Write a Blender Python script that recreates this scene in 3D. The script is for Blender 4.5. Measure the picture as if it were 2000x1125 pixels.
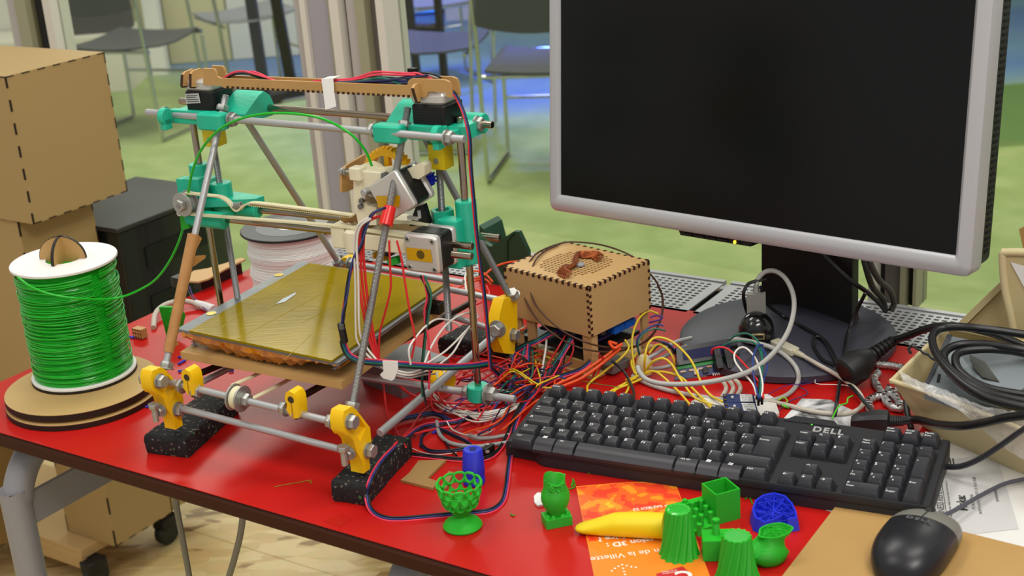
import bpy, bmesh, math, random
import numpy as np
from mathutils import Vector as V, Matrix
random.seed(7)
for o in list(bpy.data.objects): bpy.data.objects.remove(o, do_unlink=True)
sc = bpy.context.scene
COL = sc.collection
# ---------------------------------------------------------------- camera
# working frame: millimetres, z = 0 on the red table top, which stands 0.74 m above the floor
FPX = 2735.0
_th, _ro = math.radians(20.0), math.radians(4.19)
_R0 = np.array([[1, 0, 0], [0, -math.sin(_th), -math.cos(_th)], [0, math.cos(_th), -math.sin(_th)]])
_c, _s = math.cos(_ro), math.sin(_ro)
RC = np.array([[_c, _s, 0], [-_s, _c, 0], [0, 0, 1]]) @ _R0
CAM = np.array([-21.67, -1448.86, 701.46])
TZ = 0.74
def w(p): return V((p[0] * .001, p[1] * .001, p[2] * .001 + TZ))
cd = bpy.data.cameras.new('camera'); cam = bpy.data.objects.new('camera', cd); COL.objects.link(cam)
cd.sensor_width = 36.0; cd.lens = FPX * 36 / 2000; cd.clip_start = .05; cd.clip_end = 60
m = Matrix(((RC[0][0], -RC[1][0], -RC[2][0], 0), (RC[0][1], -RC[1][1], -RC[2][1], 0), (RC[0][2], -RC[1][2], -RC[2][2], 0), (0, 0, 0, 1)))
cam.matrix_world = Matrix.Translation(w(CAM)) @ m
cd.dof.use_dof = True; cd.dof.focus_distance = 1.62; cd.dof.aperture_fstop = 9.0
sc.camera = cam
# ---------------------------------------------------------------- world, lamps, exposure
sc.view_settings.view_transform = 'Standard'; sc.view_settings.look = 'None'
sc.view_settings.gamma = 1; sc.view_settings.use_curve_mapping = False
sc.view_settings.exposure = -0.06
wd = bpy.data.worlds.new('world'); sc.world = wd; wd.use_nodes = True
wd.node_tree.nodes['Background'].inputs[0].default_value = (1.0, .98, .95, 1)
wd.node_tree.nodes['Background'].inputs[1].default_value = 0.5
def area(name, loc, rot, sx, sy, power, color):
    l = bpy.data.lights.new(name, 'AREA'); l.shape = 'RECTANGLE'; l.size = sx; l.size_y = sy; l.energy = power; l.color = color
    o = bpy.data.objects.new(name, l); COL.objects.link(o); o.location = w(loc); o.rotation_euler = rot; return o
WARM = (1.0, .96, .89)
area('ceiling_lamp', (-500, 700, 2150), (0, 0, .5), 1.3, .5, 20, WARM)
area('ceiling_lamp.005', (500, -1900, 2150), (0, 0, .5), 1.2, .4, 42, WARM)
area('ceiling_lamp.001', (800, -300, 2150), (0, 0, .5), 1.2, .4, 16, WARM)
area('ceiling_lamp.002', (-1500, -900, 2150), (0, 0, .5), 1.2, .4, 14, WARM)
area('ceiling_lamp.003', (-900, 4600, 2150), (0, 0, .2), 2.4, 1.2, 110, (1.0, .97, .9))
area('ceiling_lamp.004', (1900, 3600, 2150), (0, 0, .2), 2.4, 1.2, 80, (1.0, .97, .9))
def spot(name, loc, to, power, color, ang):
    l = bpy.data.lights.new(name, 'SPOT'); l.energy = power; l.color = color; l.spot_size = ang; l.spot_blend = .6; l.shadow_soft_size = .08
    o = bpy.data.objects.new(name, l); COL.objects.link(o); o.location = w(loc); o.rotation_euler = (w(to) - w(loc)).to_track_quat('-Z', 'Y').to_euler(); return o
spot('blue_stage_lamp', (120, 5600, 1900), (0, 5050, -740), 460, (.05, .10, 1), 1.0)
# ---------------------------------------------------------------- pixel -> place helpers (photo taken as 2000 x 1125)
def ray(x, y): return RC.T @ np.array([(x - 1000) / FPX, (y - 562.5) / FPX, 1.0])
def U(x, y, z=0.0):                       # on the horizontal plane z
    d = ray(x, y); return CAM + (z - CAM[2]) / d[2] * d
def onp(x, y, a, v, o=np.zeros(3)):       # on the plane (p - o).a = v
    d = ray(x, y); return CAM + (v - (CAM - o) @ a) / (d @ a) * d
E1 = np.array([math.cos(math.radians(-34.4)), math.sin(math.radians(-34.4)), 0]); E2 = np.array([-E1[1], E1[0], 0]); EZ = np.array([0, 0, 1.0])
def S(s, t, z=0.0): return E1 * s + E2 * t + EZ * z          # table frame: s along the front edge, t to the back
def US(x, y, s): return onp(x, y, E1, s)
def UT(x, y, t): return onp(x, y, E2, t)
PO = np.array([-412.8, 9.8, 0]); PX = np.array([math.cos(-.529), math.sin(-.529), 0]); PY = np.array([-PX[1], PX[0], 0])
def Q(x, y, z=0.0): return PO + PX * x + PY * y + EZ * z     # printer frame
def QX(px, py, x): return onp(px, py, PX, x, PO)
def QY(px, py, y): return onp(px, py, PY, y, PO)
def up(base, x, y):                        # the point over 'base' (same column) seen at pixel x, y
    d = ray(x, y); n = d[:2]; k = ((np.asarray(base) - CAM)[:2] @ n) / (n @ n); return CAM + k * d
def at(x, y, dist): d = ray(x, y); return CAM + d / np.linalg.norm(d) * dist
def pp(p):
    """(px,py,z) or (px,py,'x'|'y'|'s'|'t'|'d',value) -> mm point"""
    if len(p) == 3: return U(*p)
    return KINDS[p[2]](p[0], p[1], p[3])
KINDS = {'x': QX, 'y': QY, 's': US, 't': UT, 'd': at}
def norm(v): v = np.asarray(v, float); return v / np.linalg.norm(v)
# ---------------------------------------------------------------- materials
def lin(h):
    h = h.lstrip('#'); c = [int(h[i:i + 2], 16) / 255 for i in (0, 2, 4)]
    return tuple(x / 12.92 if x <= .04045 else ((x + .055) / 1.055) ** 2.4 for x in c) + (1,)
MATS = {}
def M(name, hexc, rough=.5, metal=0, var=None, bump=None, coat=0, trans=0, ior=1.45, emit=0, spec=.5, alpha=1, sss=0):
    if name in MATS: return MATS[name]
    mt = bpy.data.materials.new(name); mt.use_nodes = True; nt = mt.node_tree; b = nt.nodes['Principled BSDF']
    c = lin(hexc); b.inputs['Base Color'].default_value = c; b.inputs['Roughness'].default_value = rough; b.inputs['Metallic'].default_value = metal
    b.inputs['Specular IOR Level'].default_value = spec; b.inputs['IOR'].default_value = ior
    b.inputs['Coat Weight'].default_value = coat; b.inputs['Transmission Weight'].default_value = trans; b.inputs['Alpha'].default_value = alpha
    if sss: b.inputs['Subsurface Weight'].default_value = sss; b.inputs['Subsurface Radius'].default_value = (.003, .003, .003)
    if emit: b.inputs['Emission Color'].default_value = c; b.inputs['Emission Strength'].default_value = emit
    if var or bump:
        tc = nt.nodes.new('ShaderNodeTexCoord')
    if var:                                # (scale, amount 0..1, second colour)
        n = nt.nodes.new('ShaderNodeTexNoise'); n.inputs['Scale'].default_value = var[0]; n.inputs['Detail'].default_value = 5
        nt.links.new(tc.outputs['Object'], n.inputs['Vector'])
        r = nt.nodes.new('ShaderNodeMapRange'); r.inputs[1].default_value = .35; r.inputs[2].default_value = .68; r.inputs[4].default_value = var[1]
        nt.links.new(n.outputs['Fac'], r.inputs[0])
        x = nt.nodes.new('ShaderNodeMix'); x.data_type = 'RGBA'; x.inputs[6].default_value = c; x.inputs[7].default_value = lin(var[2])
        nt.links.new(r.outputs[0], x.inputs[0]); nt.links.new(x.outputs[2], b.inputs['Base Color'])
    if bump:                               # (scale, strength)
        n2 = nt.nodes.new('ShaderNodeTexNoise'); n2.inputs['Scale'].default_value = bump[0]; n2.inputs['Detail'].default_value = 3
        nt.links.new(tc.outputs['Object'], n2.inputs['Vector'])
        bp = nt.nodes.new('ShaderNodeBump'); bp.inputs['Strength'].default_value = bump[1]; bp.inputs['Distance'].default_value = .001
        nt.links.new(n2.outputs['Fac'], bp.inputs['Height']); nt.links.new(bp.outputs[0], b.inputs['Normal'])
    MATS[name] = mt; return mt
def layered(name, hexc, rough, pitch, strength=.6, axis=2, var=None, **k):
    """plastic with fine printed layer lines across the given object axis"""
    if name in MATS: return MATS[name]
    mt = M(name, hexc, rough, var=var, **k); nt = mt.node_tree; b = nt.nodes['Principled BSDF']
    tc = nt.nodes.new('ShaderNodeTexCoord'); wv = nt.nodes.new('ShaderNodeTexWave'); wv.bands_direction = 'XYZ'[axis]
    wv.inputs['Scale'].default_value = 1000 / pitch / 20 * 6.283 / 2; wv.inputs['Distortion'].default_value = .6; wv.inputs['Detail'].default_value = 1
    bp = nt.nodes.new('ShaderNodeBump'); bp.inputs['Strength'].default_value = strength; bp.inputs['Distance'].default_value = .0006
    nt.links.new(tc.outputs['Object'], wv.inputs['Vector']); nt.links.new(wv.outputs['Fac'], bp.inputs['Height']); nt.links.new(bp.outputs[0], b.inputs['Normal'])
    return mt
# ---------------------------------------------------------------- mesh builder (all in mm)
def frame(a, b):
    z = norm(np.asarray(b, float) - np.asarray(a, float)); h = np.array([0, 0, 1.0]) if abs(z[2]) < .9 else np.array([1.0, 0, 0])
    x = norm(np.cross(h, z)); return x, np.cross(z, x), z
def spline(pts, n=8):
    P = [np.asarray(p, float) for p in pts]
    if len(P) < 3: return P
    P = [2 * P[0] - P[1]] + P + [2 * P[-1] - P[-2]]; out = []
    for i in range(1, len(P) - 2):
        for k in range(n):
            t = k / n; a, b, c, d = P[i - 1:i + 3]
            out.append(.5 * (2 * b + (c - a) * t + (2 * a - 5 * b + 4 * c - d) * t * t + (3 * b - a - 3 * c + d) * t ** 3))
    return out + [P[-2]]
class MB:
    def __init__(s): s.v = []; s.f = []
    def add(s, vs, fs):
        o = len(s.v); s.v += [tuple(map(float, p)) for p in vs]; s.f += [tuple(i + o for i in f) for f in fs]; return s
    def hexa(s, c):                        # 8 corners: bottom 4 ccw, top 4 ccw
        return s.add(c, [(3, 2, 1, 0), (4, 5, 6, 7), (0, 1, 5, 4), (1, 2, 6, 5), (2, 3, 7, 6), (3, 0, 4, 7)])
    def box(s, c, size, ax=(E1, E2, EZ), r=0):
        """box centred at c; r > 0 chamfers its edges"""
        c = np.asarray(c, float); h = [q / 2 for q in size]
        if r <= 0:
            return s.hexa([c + ax[0] * h[0] * i + ax[1] * h[1] * j + ax[2] * h[2] * k for k in (-1, 1) for i, j in ((-1, -1), (1, -1), (1, 1), (-1, 1))])
        return s.rbox(c, size, ax, r, 2)
    def rbox(s, c, size, ax, r, n=3):      # rounded vertical edges plus chamfered rims
        h = [q / 2 for q in size]; r = min(r, h[0] * .99, h[1] * .99, h[2] * .99); rings = []
        def ring(ins, z):
            out = []
            for cx, cy, a0 in ((1, 1, 0), (-1, 1, 90), (-1, -1, 180), (1, -1, 270)):
                for k in range(n + 1):
                    a = math.radians(a0 + 90 * k / n)
                    out.append(c + ax[0] * (cx * (h[0] - r) + (r - ins) * math.cos(a)) + ax[1] * (cy * (h[1] - r) + (r - ins) * math.sin(a)) + ax[2] * z)
            return out
        q = r * .45
        rings = [ring(q, -h[2]), ring(0, -h[2] + q), ring(0, h[2] - q), ring(q, h[2])]
        return s.loft(rings, caps=True)
    def loft(s, rings, caps=True, closed=True):
        n = len(rings[0]); vs = [p for r in rings for p in r]; fs = []
        for i in range(len(rings) - 1):
            for j in range(n if closed else n - 1):
                k = (j + 1) % n; fs.append((i * n + j, i * n + k, (i + 1) * n + k, (i + 1) * n + j))
        if caps and closed: fs += [tuple(range(n - 1, -1, -1)), tuple(range((len(rings) - 1) * n, len(rings) * n))]
        return s.add(vs, fs)
    def prism(s, poly, ext):
        ext = np.asarray(ext, float); return s.loft([[np.asarray(p, float) for p in poly], [np.asarray(p, float) + ext for p in poly]])
    def cyl(s, a, b, r, r2=None, n=16, ch=0):
        a = np.asarray(a, float); b = np.asarray(b, float); x, y, z = frame(a, b); r2 = r if r2 is None else r2
        prof = [(r, 0), (r2, np.linalg.norm(b - a))]
        if ch: L = prof[1][1]; prof = [(r - ch, 0), (r, ch), (r2, L - ch), (r2 - ch, L)]
        return s.lathe(a, (x, y, z), prof, n)
    def lathe(s, o, ax, prof, n=24, caps=True, a0=0):
        return s.loft([[o + ax[0] * r * math.cos(a0 + 2 * math.pi * k / n) + ax[1] * r * math.sin(a0 + 2 * math.pi * k / n) + ax[2] * h for k in range(n)] for r, h in prof], caps)
    def ring(s, o, ax, ri, ro, h, n=32, ch=0):   # flat washer / tube with a bore
        P = [(ri, 0), (ro - ch, 0), (ro, ch), (ro, h - ch), (ro - ch, h), (ri, h), (ri, 0)] if ch else [(ri, 0), (ro, 0), (ro, h), (ri, h), (ri, 0)]
        return s.lathe(o, ax, P, n, caps=False)
    def tube(s, pts, r, n=8, smooth=8, rfun=None):
        P = spline(pts, smooth) if smooth else [np.asarray(p, float) for p in pts]
        t = [norm(P[min(i + 1, len(P) - 1)] - P[max(i - 1, 0)] + 1e-9) for i in range(len(P))]
        x, y, _ = frame(P[0], P[0] + t[0]); R = []
        for i, p in enumerate(P):
            x = x - t[i] * (x @ t[i]); x = norm(x); y = np.cross(t[i], x); rr = rfun(i / (len(P) - 1)) if rfun else r
            R.append([p + (x * math.cos(2 * math.pi * k / n) + y * math.sin(2 * math.pi * k / n)) * rr for k in range(n)])
        return s.loft(R)
    def nut(s, a, d, rf=7.5, h=6.5, bore=0):     # hex nut centred at a along d, with chamfered corners
        d = norm(d); a = np.asarray(a, float); x, y, z = frame(a, a + d); r = rf
        return s.lathe(a - d * h / 2, (x, y, z), [(r * .9, 0), (r, h * .14), (r, h * .86), (r * .9, h)], 6, a0=.4)
    def washer(s, a, d, r=8, h=1.6): d = norm(d); a = np.asarray(a, float); return s.cyl(a - d * h / 2, a + d * h / 2, r, n=24)
    def thread(s, a, b, r, pitch=1.4, n=10):
        a = np.asarray(a, float); b = np.asarray(b, float); L = np.linalg.norm(b - a); k = max(2, int(L / pitch)); x, y, z = frame(a, b)
        prof = []
        for i in range(k): prof += [(r * .88, L * i / k), (r, L * (i + .5) / k)]
        return s.lathe(a, (x, y, z), prof + [(r * .88, L)], n)
    def build(s, name, mat, parent=None, label=None, cat=None, group=None, kind=None, flat=False, sharp=38):
        if not s.v: return None
        vs = np.array(s.v); lo, hi = vs.min(0), vs.max(0); c = (lo + hi) / 2
        if parent is None: c[2] = lo[2]
        me = bpy.data.meshes.new(name); me.from_pydata(((vs - c) * .001).tolist(), [], s.f); me.update()
        bm = bmesh.new(); bm.from_mesh(me); bmesh.ops.recalc_face_normals(bm, faces=bm.faces); bm.to_mesh(me); bm.free()
        if not flat:
            me.polygons.foreach_set('use_smooth', [True] * len(me.polygons)); me.set_sharp_from_angle(angle=math.radians(sharp))
        for x in (mat if isinstance(mat, (list, tuple)) else [mat]): me.materials.append(x)
        return put(bpy.data.objects.new(name, me), c, parent, label, cat, group, kind)
WL = {}
def put(o, c, parent=None, label=None, cat=None, group=None, kind=None):
    COL.objects.link(o); W = w(c); WL[o.name] = W
    if parent is not None: o.parent = parent; o.location = W - WL[parent.name]
    else: o.location = W
    if label: o['label'] = label
    if cat: o['category'] = cat
    if group: o['group'] = group
    if kind: o['kind'] = kind
    return o
def thing(name, label, cat, c, group=None, kind=None):
    o = bpy.data.objects.new(name, None); o.empty_display_size = .02
    return put(o, np.asarray(c, float), None, label, cat, group, kind)
def text(name, body, mat, c, xa, ya, size, parent=None, ext=.05, align='CENTER', spacing=1.0, shear=0, bold=0, label=None, cat=None):
    """flat lettering as a mesh; xa = reading direction, ya = up direction of the letters (mm frame)"""
    cu = bpy.data.curves.new(name, 'FONT'); cu.body = body; cu.size = size * .001; cu.align_x = align; cu.align_y = 'CENTER'; cu.extrude = ext * .001; cu.space_character = spacing; cu.shear = shear; cu.offset = bold * .001
    cu.resolution_u = 3
    t = bpy.data.objects.new('tmp', cu); COL.objects.link(t)
    me = bpy.data.meshes.new_from_object(t.evaluated_get(bpy.context.evaluated_depsgraph_get())); bpy.data.objects.remove(t); me.name = name
    me.materials.clear(); me.materials.append(mat)
    x, y = norm(xa), norm(ya); z = np.cross(x, y)
    me.transform(Matrix(((x[0], y[0], z[0], 0), (x[1], y[1], z[1], 0), (x[2], y[2], z[2], 0), (0, 0, 0, 1))))
    return put(bpy.data.objects.new(name, me), np.asarray(c, float), parent, label, cat)
def fingers(mb, a, b, out, n, d, th, side, gap=False):
    """dark scorched finger joints along the edge a-b: small slabs flush in the face"""
    a = np.asarray(a, float); b = np.asarray(b, float); e = (b - a) / n
    for i in range(n):
        if i % 2 == 0: p = a + e * i; mb.hexa([p + q for q in (0 * e, e, e + side * d, side * d)] + [p + q + out * th for q in (0 * e, e, e + side * d, side * d)])
# ================================================================= setting
FL = -740.0
# OSB floor of the workshop
def osb():
    mt = bpy.data.materials.new('osb'); mt.use_nodes = True; nt = mt.node_tree; b = nt.nodes['Principled BSDF']; b.inputs['Roughness'].default_value = .45
    tc = nt.nodes.new('ShaderNodeTexCoord'); last = None
    for i, (rot, sx, sy) in enumerate(((.3, 11, 38), (1.25, 13, 44), (2.3, 10, 34))):
        mp = nt.nodes.new('ShaderNodeMapping'); mp.inputs['Rotation'].default_value = (0, 0, rot); mp.inputs['Scale'].default_value = (sx, sy, 1); mp.inputs['Location'].default_value = (i * 3.1, i * 1.7, i)
        nt.links.new(tc.outputs['Object'], mp.inputs['Vector'])
        vo = nt.nodes.new('ShaderNodeTexVoronoi'); vo.inputs['Scale'].default_value = 1; nt.links.new(mp.outputs[0], vo.inputs['Vector'])
        sp = nt.nodes.new('ShaderNodeSeparateColor'); nt.links.new(vo.outputs['Color'], sp.inputs[0])
        if last is None: last = (sp.outputs[0], sp.outputs[1])
        else:
            gt = nt.nodes.new('ShaderNodeMath'); gt.operation = 'GREATER_THAN'; gt.inputs[1].default_value = .5; nt.links.new(sp.outputs[2], gt.inputs[0])
            o = []
            for j in (0, 1):
                mx = nt.nodes.new('ShaderNodeMix'); nt.links.new(gt.outputs[0], mx.inputs[0]); nt.links.new(last[j], mx.inputs[2]); nt.links.new(sp.outputs[j], mx.inputs[3]); o.append(mx.outputs[0])
            last = tuple(o)
    cr = nt.nodes.new('ShaderNodeValToRGB'); e = cr.color_ramp.elements
    e[0].position = 0; e[0].color = lin('#94713c'); e[1].position = 1; e[1].color = lin('#e9d19a')
    for p, c in ((.05, '#a88550'), (.12, '#cdab6e'), (.5, '#d9bc80'), (.8, '#e2c88f')): x = e.new(p); x.color = lin(c)
    nt.links.new(last[0], cr.inputs[0])
    nz = nt.nodes.new('ShaderNodeTexNoise'); nz.inputs['Scale'].default_value = 40; nz.inputs['Detail'].default_value = 6; nt.links.new(tc.outputs['Object'], nz.inputs['Vector'])
    mx = nt.nodes.new('ShaderNodeMix'); mx.data_type = 'RGBA'; mx.blend_type = 'MULTIPLY'; mx.inputs[0].default_value = .35
    nt.links.new(cr.outputs[0], mx.inputs[6]); nt.links.new(nz.outputs['Color'], mx.inputs[7])
    mx2 = nt.nodes.new('ShaderNodeMix'); mx2.data_type = 'RGBA'; mx2.inputs[0].default_value = .35
    nt.links.new(cr.outputs[0], mx2.inputs[7]); nt.links.new(mx.outputs[2], mx2.inputs[6]); nt.links.new(mx2.outputs[2], b.inputs['Base Color'])
    bp = nt.nodes.new('ShaderNodeBump'); bp.inputs['Strength'].default_value = .15; bp.inputs['Distance'].default_value = .002
    nt.links.new(last[1], bp.inputs['Height']); nt.links.new(bp.outputs[0], b.inputs['Normal']); return mt
fm = MB(); fm.hexa([S(s, t, z) for z in (FL - 20, FL) for s, t in ((-3200, -2600), (2600, -2600), (2600, 548), (-3200, 548))])
fm.hexa([S(s, t, z) for z in (FL - 20, FL + 1) for s, t in ((-3200, 548), (-674, 548), (-674, 690), (-3200, 770))]); fm.build('floor', osb(), kind='structure')
# painted resin floor of the next room: green land, grey-blue water
def resin():
    mt = bpy.data.materials.new('resin_floor'); mt.use_nodes = True; nt = mt.node_tree; b = nt.nodes['Principled BSDF']; b.inputs['Roughness'].default_value = .5; b.inputs['Specular IOR Level'].default_value = .2
    tc = nt.nodes.new('ShaderNodeNewGeometry'); sx = nt.nodes.new('ShaderNodeSeparateXYZ'); nt.links.new(tc.outputs['Position'], sx.inputs[0])
    def noise(sc_, d=3):
        n = nt.nodes.new('ShaderNodeTexNoise'); n.inputs['Scale'].default_value = sc_; n.inputs['Detail'].default_value = d; nt.links.new(tc.outputs['Position'], n.inputs['Vector']); return n.outputs['Fac']
    def mth(op, a, b_, c=None):
        n = nt.nodes.new('ShaderNodeMath'); n.operation = op
        for i, q in enumerate((a, b_, c)):
            if q is None: continue
            if isinstance(q, (int, float)): n.inputs[i].default_value = q
            else: nt.links.new(q, n.inputs[i])
        return n.outputs[0]
    def ramp(v, a, c):
        r = nt.nodes.new('ShaderNodeMapRange'); r.interpolation_type = 'SMOOTHSTEP'; r.inputs[1].default_value = a; r.inputs[2].default_value = c; nt.links.new(v, r.inputs[0]); return r.outputs[0]
    def mix(f, a, c):
        x = nt.nodes.new('ShaderNodeMix'); x.data_type = 'RGBA'; nt.links.new(f, x.inputs[0])
        for i, q in ((6, a), (7, c)):
            if isinstance(q, str): x.inputs[i].default_value = lin(q)
            else: nt.links.new(q, x.inputs[i])
        return x.outputs[2]
    n1 = noise(1.1); n2 = noise(.55, 1)
    col = mix(ramp(noise(6, 4), .35, .7), '#84945a', '#93a068')
    d = mth('ADD', sx.outputs[1], mth('MULTIPLY', mth('SUBTRACT', n1, .5), 1.0))        # the shore: past y = 4.4 m
    left = mth('MULTIPLY', mth('MINIMUM', sx.outputs[0], 0.0), .95)
    shore = ramp(mth('ADD', d, left), 4.45, 5.0)
    water = mix(ramp(n1, .3, .7), '#58729e', '#6f8c98')
    col = mix(shore, col, water)
    dk = mth('MULTIPLY', ramp(sx.outputs[0], 1.55, 1.75), mth('MULTIPLY', ramp(mth('ADD', sx.outputs[1], mth('MULTIPLY', n2, .5)), 3.9, 3.95), ramp(mth('MULTIPLY', mth('ADD', sx.outputs[1], n2), -1), -5.3, -5.25)))
    col = mix(dk, col, '#5c7442')
    nt.links.new(col, b.inputs['Base Color'])
    return mt
fm = MB(); fm.hexa([S(s, t, z) for z in (FL - 20, FL) for s, t in ((-6500, 548), (6500, 548), (6500, 9500), (-6500, 9500))])
fm.build('floor', resin(), kind='structure')
# glazed partition behind the table: low sill, aluminium posts, panes
ALU = M('aluminium_post', '#b9b4ae', .45, .1); ALUD = M('post_dark_grey', '#6f6a63', .5, .1); CREAM = M('post_cream', '#ddd8ca', .5); OLIVE = M('post_olive', '#a09e80', .5); BLK = M('gasket_black', '#1b1a19', .6)  # ALUD is the darker grey of the post profiles
sill = MB(); sill.hexa([S(s, t, z) for z in (FL, -14) for s, t in ((-672, 528), (2200, 528), (2200, 548), (-672, 548))])
sill.build('wall_back', M('sill_grey', '#9c9c9c', .5), kind='structure')
def post(n, bars, t, yp, z0):
    """bars: photo columns x0-x1 of each profile of the post (read at photo row yp), their depth offsets and colours"""
    sx = lambda x: float(UT(x, yp, t) @ E1)
    e = thing(n, None, None, S(sx(bars[0][0]), t, z0), kind='structure')
    for x0, x1, d0, d1, mt in bars:
        b = MB(); b.hexa([S(s, t + q, z) for z in (z0, 1700) for s, q in ((sx(x0), d0), (sx(x1), d0), (sx(x1), d1), (sx(x0), d1))]); b.build('post_profile', mt, e)
    return sx(bars[0][0]), sx(bars[-1][1])
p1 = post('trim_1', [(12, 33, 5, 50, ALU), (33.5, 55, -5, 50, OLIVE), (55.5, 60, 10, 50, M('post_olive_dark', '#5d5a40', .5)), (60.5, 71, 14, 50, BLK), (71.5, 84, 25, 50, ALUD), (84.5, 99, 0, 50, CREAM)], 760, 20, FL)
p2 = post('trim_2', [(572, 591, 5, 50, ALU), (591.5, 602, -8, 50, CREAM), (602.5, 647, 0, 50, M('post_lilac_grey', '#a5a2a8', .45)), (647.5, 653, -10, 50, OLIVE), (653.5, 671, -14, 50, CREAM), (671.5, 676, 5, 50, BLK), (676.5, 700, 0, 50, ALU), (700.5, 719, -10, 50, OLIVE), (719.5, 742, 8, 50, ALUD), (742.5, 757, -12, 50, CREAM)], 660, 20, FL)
p3 = post('trim_3', [(1700, 1717, -10, 40, CREAM), (1718, 1727, 5, 40, BLK), (1728, 1761, 0, 40, ALUD), (1762, 1772, -10, 40, OLIVE), (1773, 1786, 8, 40, BLK), (1786.5, 1793, -8, 40, OLIVE)], 560, 560, -14)
def glass():
    mt = bpy.data.materials.new('pane_glass'); mt.use_nodes = True; nt = mt.node_tree; nt.nodes.clear()
    o = nt.nodes.new('ShaderNodeOutputMaterial'); t = nt.nodes.new('ShaderNodeBsdfTransparent'); t.inputs[0].default_value = (.94, .97, .94, 1)
    g = nt.nodes.new('ShaderNodeBsdfGlossy'); g.inputs['Roughness'].default_value = .02; f = nt.nodes.new('ShaderNodeFresnel'); f.inputs[0].default_value = 1.45
    x = nt.nodes.new('ShaderNodeMixShader'); ge = nt.nodes.new('ShaderNodeNewGeometry'); mu = nt.nodes.new('ShaderNodeMath'); mu.operation = 'MULTIPLY_ADD'; mu.inputs[1].default_value = -1; mu.inputs[2].default_value = 1; nt.links.new(ge.outputs['Backfacing'], mu.inputs[0]); m2 = nt.nodes.new('ShaderNodeMath'); m2.operation = 'MULTIPLY'; nt.links.new(mu.outputs[0], m2.inputs[0]); nt.links.new(f.outputs[0], m2.inputs[1]); nt.links.new(m2.outputs[0], x.inputs[0]); nt.links.new(t.outputs[0], x.inputs[1]); nt.links.new(g.outputs[0], x.inputs[2]); nt.links.new(x.outputs[0], o.inputs[0]); return mt
GL = glass()
for i, (a, ta, b_, tb_, z0) in enumerate(((-3200, 780, p1[0], 780, FL), (p1[1], 780, p2[0], 690, FL), (p2[1], 690, p3[0], 580, -14), (p3[1], 580, 2200, 580, -14))):
    g = MB(); g.hexa([S(s, t, z) for z in (z0, 1700) for s, t in ((a, ta), (b_, tb_), (b_, tb_ + 6), (a, ta + 6))])
    e = thing('window_%d' % (i + 1), None, None, S((a + b_) / 2, ta, z0), kind='structure'); g.build('pane', GL, e)
# perforated metal panels on the sill
GR = M('perforated_steel', '#a9aaac', .42, .35)
def perforated(name, c, ax, nx, ny, px_, py_, hx, hy, th, mat, parent, margin=(0, 0), mask=None):
    """plate of nx x ny cells with a real slot through each cell"""
    mb = MB(); c = np.asarray(c, float); W, H = nx * px_ / 2, ny * py_ / 2
    def P(x, y, z): return c + ax[0] * x + ax[1] * y + ax[2] * z
    for i in range(nx):
        for j in range(ny):
            x0, y0 = -W + i * px_, -H + j * py_; x1, y1 = x0 + px_, y0 + py_
            if mask and not mask((x0 + x1) / 2, (y0 + y1) / 2):
                mb.add([P(x0, y0, 0), P(x1, y0, 0), P(x1, y1, 0), P(x0, y1, 0)], [(0, 1, 2, 3)]); continue
            a, b_ = (x0 + x1) / 2 - hx / 2, (x0 + x1) / 2 + hx / 2; d, e = (y0 + y1) / 2 - hy / 2, (y0 + y1) / 2 + hy / 2
            o = [P(x0, y0, 0), P(x1, y0, 0), P(x1, y1, 0), P(x0, y1, 0), P(a, d, 0), P(b_, d, 0), P(b_, e, 0), P(a, e, 0), P(a, d, -th), P(b_, d, -th), P(b_, e, -th), P(a, e, -th)]
            mb.add(o, [(0, 1, 5, 4), (1, 2, 6, 5), (2, 3, 7, 6), (3, 0, 4, 7), (4, 5, 9, 8), (5, 6, 10, 9), (6, 7, 11, 10), (7, 4, 8, 11)])
    for (x0, x1, y0, y1) in ((-W - margin[0], -W, -H - margin[1], H + margin[1]), (W, W + margin[0], -H - margin[1], H + margin[1]), (-W, W, -H - margin[1], -H), (-W, W, H, H + margin[1])):
        if x1 > x0 and y1 > y0: mb.box(P((x0 + x1) / 2, (y0 + y1) / 2, -th / 2), (x1 - x0, y1 - y0, th), ax)
    return mb.build(name, mat, parent, flat=True)
for i, (s0, s1, lb) in enumerate(((-668, -560, 'grey perforated sill grille behind the printer and white spool'), (-552, -12, 'grey perforated sill grille behind the wooden electronics box'), (-2, 560, 'grey perforated sill grille behind the monitor foot and beige tray'))):
    e = thing('sill_grille', lb, 'grille', S((s0 + s1) / 2, 455, -12), 'perforated grilles along the window sill')
    n = int((s1 - s0 - 20) / 10.5)
    perforated('grille_plate', S((s0 + s1) / 2, 455, 0), (E1, E2, EZ), n, 11, 10.5, 10.0, 6.6, 5.2, 2, GR, e, ((s1 - s0 - n * 10.5) / 2, 6))
    b = MB(); b.box(S((s0 + s1) / 2, 521, -1), (s1 - s0, 9, 6)); b.build('rear_rail', GR, e)
    b = MB(); b.box(S((s0 + s1) / 2, 455, -13), (s1 - s0 - 4, 118, 2)); b.build('dark_duct_bed', M('duct_dark', '#242425', .8), e)
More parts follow.
